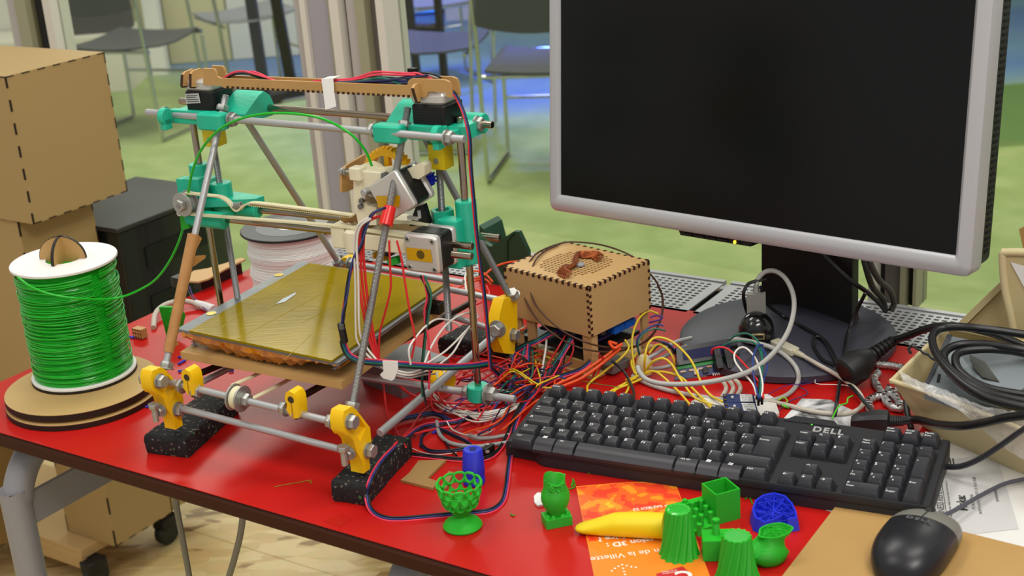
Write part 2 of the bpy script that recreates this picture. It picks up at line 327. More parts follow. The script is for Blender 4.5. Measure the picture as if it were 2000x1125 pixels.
# far room
WALLM = M('far_wall', '#4e4d4a', .8)
def slab(name, mat, x0, x1, y0, y1, z0, z1, **k): b = MB(); b.hexa([np.array([x, y, z]) for z in (z0, z1) for x, y in ((x0, y0), (x1, y0), (x1, y1), (x0, y1))]); return b.build(name, mat, **k)
slab('wall_far', WALLM, -6500, 5500, 9000, 9100, FL, 6500, kind='structure')  # mostly out of view; height and dark tone shaped to dim bed and table reflections
e = thing('storage_unit', 'cream and white storage unit far behind the window, behind the grey chairs', 'cupboard', (-1500, 6900, FL))
for x0, x1, c, nm in ((-2900, -2235, '#c9c6b8', 'carcass'), (-2225, -1925, '#b7b484', 'cream_door'), (-1915, -1560, '#b9b28a', 'cream_door'), (-1550, -1160, '#c2c1bb', 'white_door'), (-1150, -880, '#b9bcc4', 'white_door')): slab(nm, M('unit_' + c[1:], c, .6), x0, x1, 6750 if nm != 'carcass' else 6500, 7200, FL + 4, 500, parent=e)
slab('white_pillar', M('pillar_white', '#d2d0c6', .6), -1960, -1875, 6450, 6540, FL, 700, label='white square pillar behind the gray chairs in the left window', cat='pillar')
slab('dark_case', M('case_dark', '#3a382f', .7), -2400, -1990, 6150, 6350, FL + 300, FL + 560, label='dark box on a low cream bench behind the left chair', cat='box')
slab('cream_bench', M('bench_cream', '#cfcab6', .6), -2900, -1985, 6050, 6480, FL, FL + 300, label='low cream bench along the far wall behind the left chair', cat='bench')
e = thing('blue_light_panel', 'glowing blue screen panel far behind the black trestle', 'screen', (-420, 7900, FL))
slab('screen', M('blue_glow', '#2f7dff', .5, emit=1.6), -720, -345, 7900, 7930, FL + 20, 300, parent=e); slab('screen_frame', BLK, -740, -325, 7931, 7960, FL, 330, parent=e)
slab('lilac_panel', M('lilac_panel', '#a3a4cc', .6), -320, -120, 7600, 7700, FL, 400, label='pale lilac panel right of the glowing blue screen', cat='panel')
CHR = M('chrome', '#c4c6c0', .22, 1); SEAT = M('chair_shell_dark', '#3f403e', .5); SEATG = M('chair_shell_grey', '#77787c', .5); BLKW = M('black_steel', '#151515', .5)
def chair(cx, cy, ang, shell, label, sh=430):
    a = math.radians(ang); X = np.array([math.cos(a), math.sin(a), 0]); Y = np.array([-X[1], X[0], 0]); c = np.array([cx, cy, FL])
    P = lambda x, y, z: c + X * x + Y * y + EZ * z
    t = thing('sled_chair', label, 'chair', c, 'chairs in the next room')
    for nm, prof, wd in (('seat', [(-215, sh - 8), (-120, sh - 18), (0, sh - 20), (120, sh - 8), (200, sh + 6), (225, sh - 8)], 235), ('backrest', None, 225)):
        b = MB(); rows = []
        if nm == 'seat':
            for k in range(9):
                u = -1 + k / 4; rows.append([P(wd * u * (1 - .10 * (abs(y) / 225) ** 3), y, z + 14 * u * u) for y, z in prof])
        else:
            for k in range(9):
                u = -1 + k / 4; rows.append([P(wd * u * (1 - .06 * (z - sh > 280)), -225 - (z - sh) * .16 + 38 * (1 - u * u) * -1, z) for z in (sh + 150 + 28 * u * u, sh + 210, sh + 290, sh + 370, sh + 420 - 18 * u * u)])
        n = len(rows[0]); vs = [p for r in rows for p in r]; th = EZ * 9 if nm == 'seat' else Y * 9
        fs = [(i * n + j, (i + 1) * n + j, (i + 1) * n + j + 1, i * n + j + 1) for i in range(8) for j in range(n - 1)]; m_ = len(vs)
        b.add(vs + [p - th for p in vs], fs + [tuple(i + m_ for i in f[::-1]) for f in fs] + [(i * n, (i + 1) * n, (i + 1) * n + m_, i * n + m_) for i in range(8)] + [(i * n + n - 1 + m_, (i + 1) * n + n - 1 + m_, (i + 1) * n + n - 1, i * n + n - 1) for i in range(8)] + [(j, j + m_, j + 1 + m_, j + 1) for j in range(n - 1)] + [(8 * n + j + 1, 8 * n + j + 1 + m_, 8 * n + j + m_, 8 * n + j) for j in range(n - 1)])
        b.build(nm, shell, t)
    b = MB(); b.tube([P(-225, 222, sh - 4), P(0, 236, sh - 10), P(225, 222, sh - 4)], 11, smooth=5); b.build('front_rim', CHR, t)
    for sg in (-1, 1):
        b = MB(); b.tube([P(sg * 232, -262, sh + 420), P(sg * 232, -228, sh + 40), P(sg * 236, -205, 20), P(sg * 236, -190, 9), P(sg * 236, 200, 9), P(sg * 236, 214, 20), P(sg * 232, 210, sh - 20)], 8.5, 8, smooth=0); b.build('side_frame', CHR, t)
    b = MB(); b.cyl(P(-234, 212, sh - 190), P(234, 212, sh - 190), 7); b.build('cross_bar', CHR, t)
    b = MB(); b.cyl(P(-234, -200, sh - 22), P(234, -200, sh - 22), 8); b.build('cross_bar', CHR, t)
    return t
p = U(262, 93, -350); chair(p[0], p[1], -24, SEAT, 'dark chrome-framed chair behind the left window, nearest the large wooden box')
p = U(478, 40, -300); chair(p[0] - 40, p[1] + 330, -62, SEATG, 'grey shell chair behind the left window, beside the white pillar')
chair(-290, 4420, 78, SEAT, 'dark chair with bright chrome rim behind the black trestle, lit blue')
chair(190, 3830, -12, SEAT, 'dark chair partly hidden by the left edge of the monitor, lit blue')
chair(-330, 5650, 20, SEATG, 'chair seat in blue light farthest back, in front of the glowing screen')
def trestle(p, label, w_=62):
    t = thing('black_trestle', label, 'trestle', p[0][0], 'black trestles in the next room')
    for a, b_ in p: b = MB(); b.box((np.asarray(a) + b_) / 2, (w_, w_ * .8, np.linalg.norm(b_ - a)), (frame(a, b_)[0], frame(a, b_)[1], frame(a, b_)[2])); b.build('leg', BLKW, t)
    return t
a = U(519, 192, FL + 30); b_ = U(572, 180, FL + 30); yb = a[1]
def uy(x, y, Y): d = ray(x, y); return CAM + (Y - CAM[1]) / d[1] * d
t = trestle([(a, uy(484, -40, yb)), (b_, uy(532, -40, yb))], 'black steel trestle with two posts in front of the grey chair, left window')
b = MB(); b.box((U(468, 205, FL + 25) + U(600, 178, FL + 25)) / 2, (620, 90, 50), (norm(U(600, 178, FL) - U(468, 205, FL)), norm(np.cross(EZ, U(600, 178, FL) - U(468, 205, FL))), EZ)); b.build('foot_bar', BLKW, t)
Y4 = 5050
t = trestle([(uy(825, 240, Y4), uy(795, -30, Y4)), (uy(874, 215, Y4), uy(852, -30, Y4))], 'black steel trestle with crossbar standing in the blue light', 48)
b = MB(); b.cyl(uy(758, 50, Y4), uy(868, 55, Y4), 20, n=8); b.build('cross_bar', BLKW, t)
b = MB(); b.box((uy(830, 242, Y4) + uy(942, 205, Y4)) / 2, (260, 80, 42), (norm(uy(942, 205, Y4 ) * [1, 1, 0] - uy(830, 242, Y4) * [1, 1, 0]), norm(np.cross(EZ, uy(942, 205, Y4) * [1, 1, 0] - uy(830, 242, Y4) * [1, 1, 0])), EZ)); b.build('foot_bar', BLKW, t)
# ================================================================= MDF boxes left of the table, black cabinet, dolly
MDF = M('mdf', '#ae925f', .62, var=(3, .25, '#a48854'), bump=(500, .08)); MDFT = M('mdf_light', '#c4a26c', .6, var=(4, .3, '#b4935c')); BURN = M('laser_burn', '#2b1a0d', .7); MDFD = M('mdf_shaded', '#8a6c3c', .65, var=(3, .3, '#79602f'))
def fbox(name, s0, s1, t0, t1, z0, z1, label, mat=MDF, n=7, th=5, group=None):
    """laser-cut box: five visible panels, finger joints scorched along the edges"""
    e = thing(name, label, 'box', S((s0 + s1) / 2, (t0 + t1) / 2, z0), group)
    def P(mb, a, b_, c, d, z, z_): mb.hexa([S(s, t, q) for q in (z, z_) for s, t in ((a, c), (b_, c), (b_, d), (a, d))])
    for nm, q in (('top_panel', (s0, s1, t0, t1, z1 - th, z1)), ('bottom_panel', (s0, s1, t0, t1, z0, z0 + th)), ('front_panel', (s0, s1, t0, t0 + th, z0 + th, z1 - th)), ('rear_panel', (s0, s1, t1 - th, t1, z0 + th, z1 - th)), ('side_panel', (s1 - th, s1, t0 + th, t1 - th, z0 + th, z1 - th)), ('side_panel', (s0, s0 + th, t0 + th, t1 - th, z0 + th, z1 - th))):
        b = MB(); P(b, *q); b.build(nm, mat, e)
    j = MB(); o = .7
    for (a, b_, out, sd) in ((S(s1, t0, z0), S(s1, t0, z1), E1, E2), (S(s1, t1, z0), S(s1, t1, z1), E1, -E2), (S(s1, t0, z1), S(s1, t1, z1), E1, -EZ), (S(s1, t0, z0), S(s1, t1, z0), E1, EZ), (S(s1, t0, z0), S(s1, t0, z1), -E2, -E1), (S(s0, t0, z0), S(s0, t0, z1), -E2, E1), (S(s0, t0, z1), S(s1, t0, z1), -E2, -EZ)):
        fingers(j, a, b_, out, n, 2.0, o, sd)
    j.build('scorched_joint', BURN, e, kind='stuff'); return e
fbox('wooden_box', -1430, -1150, 226, 436, 47, 300, 'large fingerjointed MDF box, topmost of the stack at the left edge', n=13)
fbox('wooden_box', -1400, -1200, 232, 393, -330, 46, 'MDF box carrying the large box, above the green spool', n=13)
fbox('wooden_box', -1365, -1225, 325, 476, -650, -331, 'MDF box on the dolly seen under the table, dark joint on its corner', n=9)
fbox('wooden_box', -1365, -1240, 486, 640, -655, -331, 'MDF box behind the dolly box, beside the hanging grey cables', n=9)
fbox('wooden_box', -1590, -1440, 140, 300, -650, -260, 'MDF box at the lower left edge behind the table leg', MDFD, n=9)  # darker MDF copy: the shade on this box is put into its colour
CB = M('cabinet_black', '#191a19', .22, var=(8, .5, '#232422'), coat=.2)
e = thing('black_cabinet', 'glossy black cabinet left of the table behind the green spool', 'cabinet', S(-1290, 540, -331))
b = MB(); b.box(S(-1283, 543, -178), (246, 274, 304), r=4); b.build('body', CB, e)
b = MB(); b.box(S(-1283, 543, -21), (254, 282, 9), r=3); b.build('top_panel', M('cabinet_top', '#3a3a36', .35, spec=.3, var=(6, .5, '#2e2e2b')), e)
b = MB(); b.box(S(-1158.5, 545, -90), (4, 170, 40)); b.box(S(-1158.5, 545, -190), (4, 180, 50)); b.build('front_panel', M('cabinet_panel', '#101110', .35), e)
e = thing('wheeled_dolly', 'low MDF dolly on black casters under the wooden boxes', 'dolly', S(-1450, 390, FL))
b = MB(); b.box(S(-1480, 395, -662), (400, 222, 22), r=2); b.build('platform', MDFT, e)
b = MB(); b.box(S(-1480, 288, -678), (400, 12, 30), r=2); b.build('front_rail', MDFT, e)
for s_, t_ in ((-1270, 300), (-1660, 300), (-1270, 490), (-1660, 490)):
    b = MB(); p = S(s_, t_, -712); b.cyl(p - E1 * 11, p + E1 * 11, 28, n=20, ch=4); cs = b.build('caster', M('caster_black', '#14201c', .4), e)
    b = MB(); b.box(S(s_, t_, -688), (34, 44, 26), r=5); b.build('caster_fork', BLKW, cs)
# ================================================================= red table
RED = M('red_laminate', '#bb1713', .36, spec=.3, var=(3.5, .35, '#ae1411'), bump=(900, .02)); EDGE = M('brown_edge', '#3f1f10', .6, spec=.2); LEG = M('grey_leg_paint', '#98979b', .38, .1)
tb = thing('red_table', 'red laminate table with brown edge and grey tubular legs', 'table', S(80, 56, FL))
b = MB(); b.rbox(S(85, 58, -12), (1630, 690, 22), (E1, E2, EZ), 12, 4); b.build('tabletop', EDGE, tb)
b = MB(); b.rbox(S(85, 58, -.6), (1627, 687, 1.2), (E1, E2, EZ), 11, 4); b.build('laminate', RED, tb)
for s_ in (-620, -18):
    b = MB(); b.tube([S(s_, -268, FL + 8), S(s_, -268, -140), S(s_, -266, -112), S(s_, -256, -84), S(s_, -238, -61), S(s_, -212, -46), S(s_, -180, -41), S(s_, -150, -41), S(s_, 260, -41)], 19, 14, smooth=4); b.build('leg', LEG, tb)
    b = MB(); b.cyl(S(s_, -268, FL), S(s_, -268, FL + 30), 22, n=16); b.build('foot_cap', BLKW, tb)
    b = MB(); b.box(S(s_, 10, -128), (6, 540, 44), r=1); b.build('cross_plate', LEG, tb)
b = MB(); b.tube([S(800, -268, FL + 8), S(800, -268, -110), S(800, -246, -54), S(800, -170, -41), S(800, 260, -41)], 19, 14); b.build('leg', LEG, tb)
tp = [U(632, 1018, .1), U(668, 1002, .1), U(686, 1015, .1), U(664, 1030, .1)]
b = MB(); b.prism(tp, EZ * .25); b.build('tape_patch', M('amber_tape', '#b3180a', .25), None, 'square of amber tape stuck over the front table edge', 'tape')
GC = M('cable_grey', '#8f8d80', .5)
for pts in ([(338, 930, 't', -120), (345, 990, 't', -120), (356, 1050, 't', -120), (370, 1130, 't', -120), (378, 1200, 't', -120)], [(478, 975, 't', -120), (470, 1040, 't', -120), (458, 1090, 't', -120), (445, 1135, 't', -120), (430, 1200, 't', -120)]):
    b = MB(); b.tube([pp(p) for p in pts], 4.2); b.build('hanging_cable', GC, None, 'grey cable hanging under the table, ' + ('nearer the wooden box' if pts[0][0] < 400 else 'right one of the two'), 'cable', 'cables hanging under the table')
# ================================================================= 3D printer
TEAL = layered('teal_plastic', '#1cc09c', .38, .35, .5, 2, sss=.1); YEL = layered('yellow_plastic', '#f5c400', .42, .4, .25, 2, sss=.1); YELD = layered('mustard_plastic', '#e8cf0a', .45, .4, .25, 2)
ZN = M('zinc_rod', '#b4b5b6', .4, .55); ZND = M('dull_steel_rod', '#8f9192', .4, .7, bump=(1200, .1)); BRZ = M('polished_rod', '#a99c8b', .16, 1); DRK = M('dark_rod', '#3f332b', .3, .8); NUTM = M('nut_zinc', '#b0b1ac', .42, .75)
BLACK = M('motor_black', '#121212', .42, bump=(700, .2)); ALUC = M('motor_aluminium', '#cfcdc8', .38, .5); AMB = M('amber_tape_flat', '#c89a00', .3); WHITE = M('white_paper', '#e9e8e4', .6); CREAMP = layered('cream_plastic', '#e6dfc2', .45, .35, .2, 2, sss=.15)
MDFP = M('mdf_thin', '#bb935a', .5, var=(40, .3, '#a67f48')); MDFB = M('mdf_scorched', '#3a2011', .65); BELT = M('cream_belt', '#ddd6b0', .55)
PA = (PX, PY, EZ); MX = (-PX, PY, EZ)
pr = thing('desktop_printer', 'open-frame desktop 3D printer of threaded rods and teal and yellow plastic, amber print bed', '3d printer', Q(128, 160, 0))
def rod(name, a, b, r, mat, thr=False, parent=None, label=None):
    m_ = MB(); (m_.thread(a, b, r) if thr else m_.cyl(a, b, r, n=14, ch=.5)); return m_.build(name, mat, parent or pr, label)
def nutw(p, d, parent=None, rf=7.6, h=6.5, wr=8.6, off=0):
    d = norm(d); p = np.asarray(p, float); m_ = MB(); m_.washer(p - d * (h / 2 + .8), d, wr, 1.6); wsh = m_.build('washer', NUTM, parent or pr)
    m_ = MB(); m_.nut(p, d, rf, h); return m_.build('hex_nut', NUTM, parent or pr)
# side triangles of threaded rod
LF0, LF1 = QX(322, 722, 0), QX(441, 186, 0); RF0, RF1 = QX(687, 800, 256), QX(797, 210, 256)
LB0, LB1 = QX(662, 514, 4), QX(462, 205, 4); RB0, RB1 = QX(996, 580, 256), QX(826, 262, 256)
rod('side_rod', LF0, LF1, 4, ZN); rod('side_rod', RF0, RF1, 4, ZND, True); rod('side_rod', LB0, LB1, 4, ZN); rod('side_rod', RB0, RB1, 4, ZND, True)
d = norm(LF1 - LF0); b = MB(); a, c = QX(378, 458, 0), QX(329, 688, 0); b.tube([a, (a + c) / 2, c], 6.4, 10, 4, lambda t: 6.8 - .9 * t); tw = b.build('brown_tape_wrap', M('brown_parcel_tape', '#b5854f', .22, var=(60, .5, '#9c683a'), bump=(250, .25)), pr)
b = MB(); b.prism([QX(389, 460, 3), QX(394, 466, 3), QX(379, 496, 3), QX(372, 494, 3)], PX * .4); b.build('tape_flap', MATS['brown_parcel_tape'], tw)
b = MB(); b.prism([QX(376, 500, 2), QX(401, 498, 2), QX(401, 504, 2), QX(377, 521, 2)], PX * .4); b.build('tape_flap', MATS['brown_parcel_tape'], tw)
b = MB(); b.prism([QX(336, 656, 3), QX(350, 672, 3), QX(336, 680, 3)], PX * .4); b.build('tape_flap', MATS['brown_parcel_tape'], tw)
b = MB(); a, c = QX(762, 404, 256), QX(753, 440, 256); b.cyl(a, c, 6.6, 7.6); b.build('red_heat_shrink', M('red_shrink', '#d81e1a', .28), pr)
# lower rods of the sides
a = QX(742, 846, 256); c = QX(984, 640, 256); rod('bottom_side_rod', a, c, 4.6, ZN)
a = U(396, 745, 66); c = U(452, 717, 66); rod('bottom_side_rod', a, a + norm(c - a) * 330, 4, ZN)
# cross rods front
fu = [QY(x, y, -4) for x, y in ((322, 744), (700, 836))]; fl = [QY(x, y, -2) for x, y in ((352, 797), (712, 890))]
ud = norm(fu[1] - fu[0]); ld = norm(fl[1] - fl[0])
rod('front_cross_rod', fu[0] - ud * 27, fu[1] - ud * 4, 4, ZN); rod('front_cross_rod', fl[0] - ld * 2, fl[1] - ld * 14, 4, ZN)
# cross rods at the back
rod('rear_cross_rod', QY(668, 512, 329), QY(905, 552, 329), 4, ZN); rod('rear_cross_rod', QY(700, 560, 329), QY(1000, 655, 329), 4, ZN); rod('rear_cross_rod', QY(690, 528, 335), QY(1000, 590, 335), 4, ZN)
# top rods
tf0, tf1 = U(287, 219, 360), U(907, 272, 360); tr0, tr1 = U(352, 197, 360), U(962, 244, 360)
rod('top_cross_rod', tf0, tf1, 4, ZN); rod('top_cross_rod', tr0, tr1, 4, BRZ); td = norm(tf1 - tf0); tdr = norm(tr1 - tr0)
for p, dd in ((U(457, 233.5, 360), td), (U(727, 254.5, 360), -td), (U(879, 269.5, 360), td), (U(318, 222, 360), -td)): nutw(p, dd)
for p, dd in ((U(510, 209, 360), tdr), (U(938, 242.5, 360), tdr)): nutw(p, dd)
# Z rods
zl0, zl1 = QY(374, 222, 165), QY(433, 604, 165); zr0, zr1 = QY(896, 227, 165), QY(935, 770, 165)
rod('smooth_z_rod', zl0, zl1, 4, BRZ); rod('smooth_z_rod', zr0, zr1, 4, BRZ)
rod('threaded_z_rod', QY(414, 262, 165), QY(465, 588, 165), 4, ZND, True); rod('threaded_z_rod', QY(857, 315, 165), QY(877, 645, 165), 4, ZND, True)
# couplings
for (x0, y0), (x1, y1), w_ in (((860, 279), (862, 327), 20), ((416, 243), (421, 283), 20)):
    a, c = QY(x0, y0, 163), QY(x1, y1, 163); b = MB(); b.box((a + c) / 2, (w_, w_, np.linalg.norm(c - a)), PA, 1.5); cp = b.build('shaft_coupling', YELD, pr)
    p = (a + c) / 2 - PY * 10 + EZ * -4; b = MB(); b.nut(p - PY * .4, PY, 3.4, 2); b.build('hex_nut', NUTM, cp)
# Z motors
def motor(c, ax, hw, l0, l1, l2, name='stepper_motor', sticker=False):
    """motor on axis ax[2]: black laminations l0..l1, aluminium cap l1..l2"""
    b = MB(); b.rbox(c + ax[2] * (l0 + l1) / 2, (hw * 2, hw * 2, l1 - l0), ax, 4.5, 3); m_ = b.build(name, BLACK, pr)
    b = MB(); b.rbox(c + ax[2] * (l1 + l2) / 2, (hw * 2, hw * 2, l2 - l1), ax, 6, 3); b.build('end_cap', ALUC, m_)
    return m_
mL = Q(-29, 163, 0); mR = Q(283, 163, 0)
m1 = motor(mL, PA, 20.5, 363, 388, 401); m2 = motor(mR, PA, 20.5, 363, 387, 399)
for m_, c in ((m1, mL), (m2, mR)):
    for k in range(7): b = MB(); b.box(c - PY * 20.6 + EZ * (366.5 + k * 3), (34, .5, 1.1), PA); b.build('lamination_rib', M('motor_rib', '#050505', .6), m_)
b = MB(); b.prism([QY(361, 183.5, 141.5), QY(388, 182, 141.5), QY(392, 201, 141.5), QY(364, 202.5, 141.5)], -PY * .3); st_ = b.build('label_sticker', M('sticker_grey', '#b9bab8', .5), m1)
def py_(x, y, Y): return QY(x, y, Y)
for k, (yy, ww) in enumerate(((186.5, 22), (190, 18), (194, 23), (198, 23))):
    b = MB(); b.prism([QY(363.5 + k * .6, yy, 141.1), QY(363.5 + k * .6 + ww, yy - .8, 141.1), QY(363.6 + k * .6 + ww, yy + .6, 141.1), QY(363.6 + k * .6, yy + 1.4, 141.1)], -PY * .15); b.build('print_line', M('sticker_ink', '#4c4d50', .6), st_)
# teal motor mounts
def mount(pl, mir):
    s_ = -1 if mir else 1; cx = -29 if mir else 283; ax = PA
    def B(mb, x0, x1, y0, y1, z0, z1, r=2): mb.box(Q((x0 + x1) / 2, (y0 + y1) / 2, (z0 + z1) / 2), (abs(x1 - x0), y1 - y0, z1 - z0), PA, r)
    X = lambda v: cx + s_ * v
    b = MB(); b.rbox(Q(X(-38), 128, 358.5), (36, 19, 18), (PY, EZ, PX), 5, 3) if 0 else B(b, X(-49 if mir else -57), X(-13 if mir else -22), 119, 137, 349, 368, 4); m_ = b.build('motor_mount', TEAL, pr)
    b = MB(); B(b, X(-24), X(42 if mir else 22), 136.5, 146, 350, 366, 2); b.build('mount_bar', TEAL, m_)
    b = MB(); B(b, X(-22), X(34), 140, 188, 352, 362, 1.5); b.build('mount_plate', TEAL, m_)
    b = MB(); k_ = 21 if mir else 0; b.cyl(Q(X(16 + k_), 128, 360), Q(X(24 + k_), 128, 360), 10, n=20, ch=1); B(b, X(16 + k_), X(24 + k_), 122, 134, 345, 357, 1); b.build('rod_clamp', TEAL, m_)
    b = MB(); b.cyl(Q(X(16), 191, 358), Q(X(40), 191, 358), 11, n=20, ch=1); b.build('rod_clamp', TEAL, m_)
    b = MB(); b.prism([Q(X(20), 146, 349), Q(X(40), 150, 349), Q(X(40), 190, 349), Q(X(20), 190, 349)], EZ * 15); b.build('rod_socket', TEAL, m_)
    # apex bracket of the side triangle: sloping block behind the front clamp
    x0, x1 = X(-60), X(-25 if not mir else -20)
    b = MB(); b.loft([[Q(x, y, z) for y, z in ((150, 352), (200, 350), (203, 362), (198, 374), (188, 381), (178, 378), (160, 368), (150, 362))] for x in (x0, x1)]); b.build('apex_bracket', TEAL, m_)
    return m_
mount('R', False); mount('L', True)
for p, dd in ((QX(434, 211, 0), LF1 - LF0), (QX(790, 243, 256), RF1 - RF0)): b = MB(); b.nut(p, dd, 7.4, 6.5); b.build('hex_nut', NUTM, pr)
# MDF wire duct across the top
dl = [(396, 133.5), (417, 134.5), (421, 140), (423, 149), (430, 153), (795, 167), (798, 157), (804, 153.5), (868, 156), (877, 160), (881, 170), (882, 191), (872, 190), (871, 181), (836, 179), (832, 190), (438, 172), (432, 168), (397, 166)]
duct = MB().prism([QY(x, y, 140) for x, y in dl], PY * 3).build('wire_duct', MDFP, pr)
off = PY * 15
b = MB(); b.prism([QY(x, y, 140) + off for x, y in dl if True], PY * 3); b.build('rear_side_plate', MDFP, duct)
b = MB(); a, c = QY(438, 171, 140), QY(832, 189, 140); b.hexa([a + PY * 3, c + PY * 3, c + PY * 15, a + PY * 15, a + PY * 3 + EZ * 3, c + PY * 3 + EZ * 3, c + PY * 15 + EZ * 3, a + PY * 15 + EZ * 3]); b.build('duct_floor', MDFP, duct)
b = MB()
for k in range(37):
    t = (k + .5) / 37; x = 440 + (803 - 440) * t; y = 170 + 18 * t; b.prism([QY(x - 2.6, y - 2.2, 140), QY(x + 2.6, y - 2, 140), QY(x + 2.6, y + 2.6, 140), QY(x - 2.6, y + 2.4, 140)], -PY * .3)
b.build('finger_slots', MDFB, duct, kind='stuff')
def tab(p0, y0, y1, lab):
    pts = [QX(*q, p0) for q in lab]; b = MB(); b.prism(pts, -PX * 3.2); b.build('cross_tab', MDFP, duct); e_ = MB()
    for i in range(len(pts)): 
        if i in (0, len(pts) - 1): e_.tube([pts[i] - PX * 1.6, pts[(i + 1) % len(pts)] - PX * 1.6], 1.7, 5, 0)
    e_.build('scorched_edge', MDFB, duct, kind='stuff')
tab(-42, 0, 0, [(357, 169), (358, 146), (363, 140), (378, 134), (384, 136), (384, 164), (366, 168)]); tab(-29, 0, 0, [(374, 170), (374, 144), (378, 138), (393, 133), (398, 136), (398, 156), (383, 170)]); tab(278, 0, 0, [(816, 199), (808, 172), (812, 165), (828, 159), (832, 163), (832, 180), (823, 184), (822, 198)])
b = MB(); b.prism([QY(x, y, 150) for x, y in ((838, 177), (852, 172), (866, 173), (871, 178), (858, 180), (850, 177), (846, 181))], EZ * 3); b.build('latch_tab', MDFP, duct)
b = MB(); b.hexa([QY(628, 156, 139.5), QY(651, 154, 139.5), QY(651, 154, 139.5) + PY * 14, QY(628, 156, 139.5) + PY * 14] + [QY(628, 155, 139.5) + EZ * .3, QY(651, 153, 139.5) + EZ * .3, QY(651, 153, 139.5) + PY * 14 + EZ * .3, QY(628, 155, 139.5) + PY * 14 + EZ * .3]); b.prism([QY(628, 155.5, 139.3), QY(651, 153.5, 139.3), QY(653, 180, 137), QY(657, 208, 133), QY(636, 214, 133), QY(632, 185, 137)], -PY * .3); b.build('white_tape_flag', WHITE, duct)
# wires in the duct
WR = {'red': M('wire_red', '#d3262b', .35), 'pink': M('wire_pinkred', '#e23a55', .35), 'green': M('wire_green', '#1d6b58', .35), 'blue': M('wire_blue', '#2b3f80', .35), 'black': M('wire_black', '#17181b', .35), 'white': M('wire_white', '#dddad2', .4), 'orange': M('wire_orange', '#e2501a', .35), 'yellow': M('wire_yellow', '#d9c02c', .35), 'grey': M('wire_grey', '#9a9a98', .4), 'navy': M('wire_navy', '#1c2150', .35), 'beige': M('wire_beige', '#b9b0a3', .45), 'brown': M('wire_brown', '#4b2f22', .4), 'purple': M('wire_purple', '#4a2a78', .4)}
R1 = 1.05
dw = [('pink', [(437, 152), (455, 142), (475, 139), (500, 145), (522, 152), (540, 158)]), ('green', [(436, 153), (450, 143), (470, 139), (492, 147), (512, 154), (530, 157)]), ('blue', [(438, 153), (458, 144), (480, 143), (505, 148), (525, 156), (545, 160)]), ('black', [(443, 153), (460, 145), (482, 144), (510, 150), (530, 158)]), ('pink', [(482, 141), (495, 140), (512, 146), (530, 156)]),
      ('pink', [(612, 158), (640, 157), (690, 153), (730, 141), (760, 141), (800, 143), (815, 143), (845, 154)]), ('red', [(660, 160), (690, 163), (720, 163), (760, 157), (790, 150), (810, 146)]), ('pink', [(650, 160), (690, 156), (735, 146), (770, 146), (812, 146)]), ('green', [(612, 159), (640, 161), (680, 159), (720, 150), (760, 151), (800, 154)]), ('green', [(660, 160), (700, 159), (735, 153), (760, 155), (785, 167)]), ('blue', [(650, 160), (690, 162), (740, 160), (798, 158)]), ('navy', [(650, 161), (700, 160), (750, 157), (800, 152), (835, 147)]), ('black', [(640, 160), (700, 157), (760, 155), (800, 149)]), ('blue', [(690, 163), (740, 163), (796, 163)]), ('black', [(795, 150), (822, 142), (845, 145), (862, 152)]), ('grey', [(805, 148), (826, 143), (845, 150), (857, 153)])]
for i, (c, ps) in enumerate(dw): b = MB(); b.tube([QY(x, y, 144 + (i * 5) % 11) for x, y in ps], R1 * 1.1, 7, 6); b.build('duct_wire', WR[c], duct)
b = MB(); p = QY(806, 141, 165); b.box(p, (9, 7, 9), PA, .6); b.build('crimp_connector', BLACK, duct)
# X ends
def Bx(mb, x0, x1, y0, y1, z0, z1, r=2): mb.box(Q((x0 + x1) / 2, (y0 + y1) / 2, (z0 + z1) / 2), (x1 - x0, y1 - y0, z1 - z0), PA, r)
b = MB(); Bx(b, -80, -46, 143, 182, 222, 276, 5); xl = b.build('x_end_idler', TEAL, pr)
b = MB(); b.cyl(Q(-64, 165, 276), Q(-64, 165, 294), 12, n=24, ch=1); b.build('rod_sleeve', TEAL, xl)
b = MB(); b.cyl(Q(-34, 165, 232), Q(-34, 165, 273), 13, n=24, ch=1); b.build('nut_trap', TEAL, xl)
for y in (130, 178): b = MB(); b.cyl(Q(-58, y, 238), Q(-4 if y == 130 else 8, y, 238), 10, n=20, ch=1); b.build('rod_clamp', TEAL, xl)
b = MB(); b.prism([Q(-50, 130, 250), Q(10, 172, 246), Q(12, 186, 246), Q(-50, 182, 250)], EZ * 8); b.build('tension_arm', TEAL, xl)
b = MB(); b.prism([Q(-70, 130, 262), Q(-36, 130, 264), Q(-36, 144, 264), Q(-70, 144, 262)], EZ * 22); b.build('upper_lug', TEAL, xl)
ic = QY(363, 397, 118)
for o_ in (-6, 6): b = MB(); b.ring(ic + PY * (o_ - .8), (PX, EZ, PY), 3.5, 14.5, 1.6, 28, .4); b.build('guide_washer', NUTM, xl)
b = MB(); b.cyl(ic - PY * 13, ic + PY * 30, 3.9, n=14, ch=.5); b.build('idler_bolt', ZN, xl)
b = MB(); b.nut(ic - PY * 10, PY, 7.4, 6); b.build('hex_nut', NUTM, xl)
b = MB(); b.cyl(ic - PY * 5, ic + PY * 5, 11, n=24); b.build('bearing', ZN, xl)
b = MB(); b.prism([QY(x, y, 122) for x, y in ((351, 420), (362, 418), (369, 446), (354, 450))], PY * 10); b.build('end_stop_clip', M('bright_green_plastic', '#149a14', .4), xl)
b = MB(); b.tube([QY(x, y, 118) for x, y in ((352, 413), (347, 413), (347, 419), (352, 421), (353, 416))], .9, 6, 5); b.build('wire_eye', WR['white'], xl)
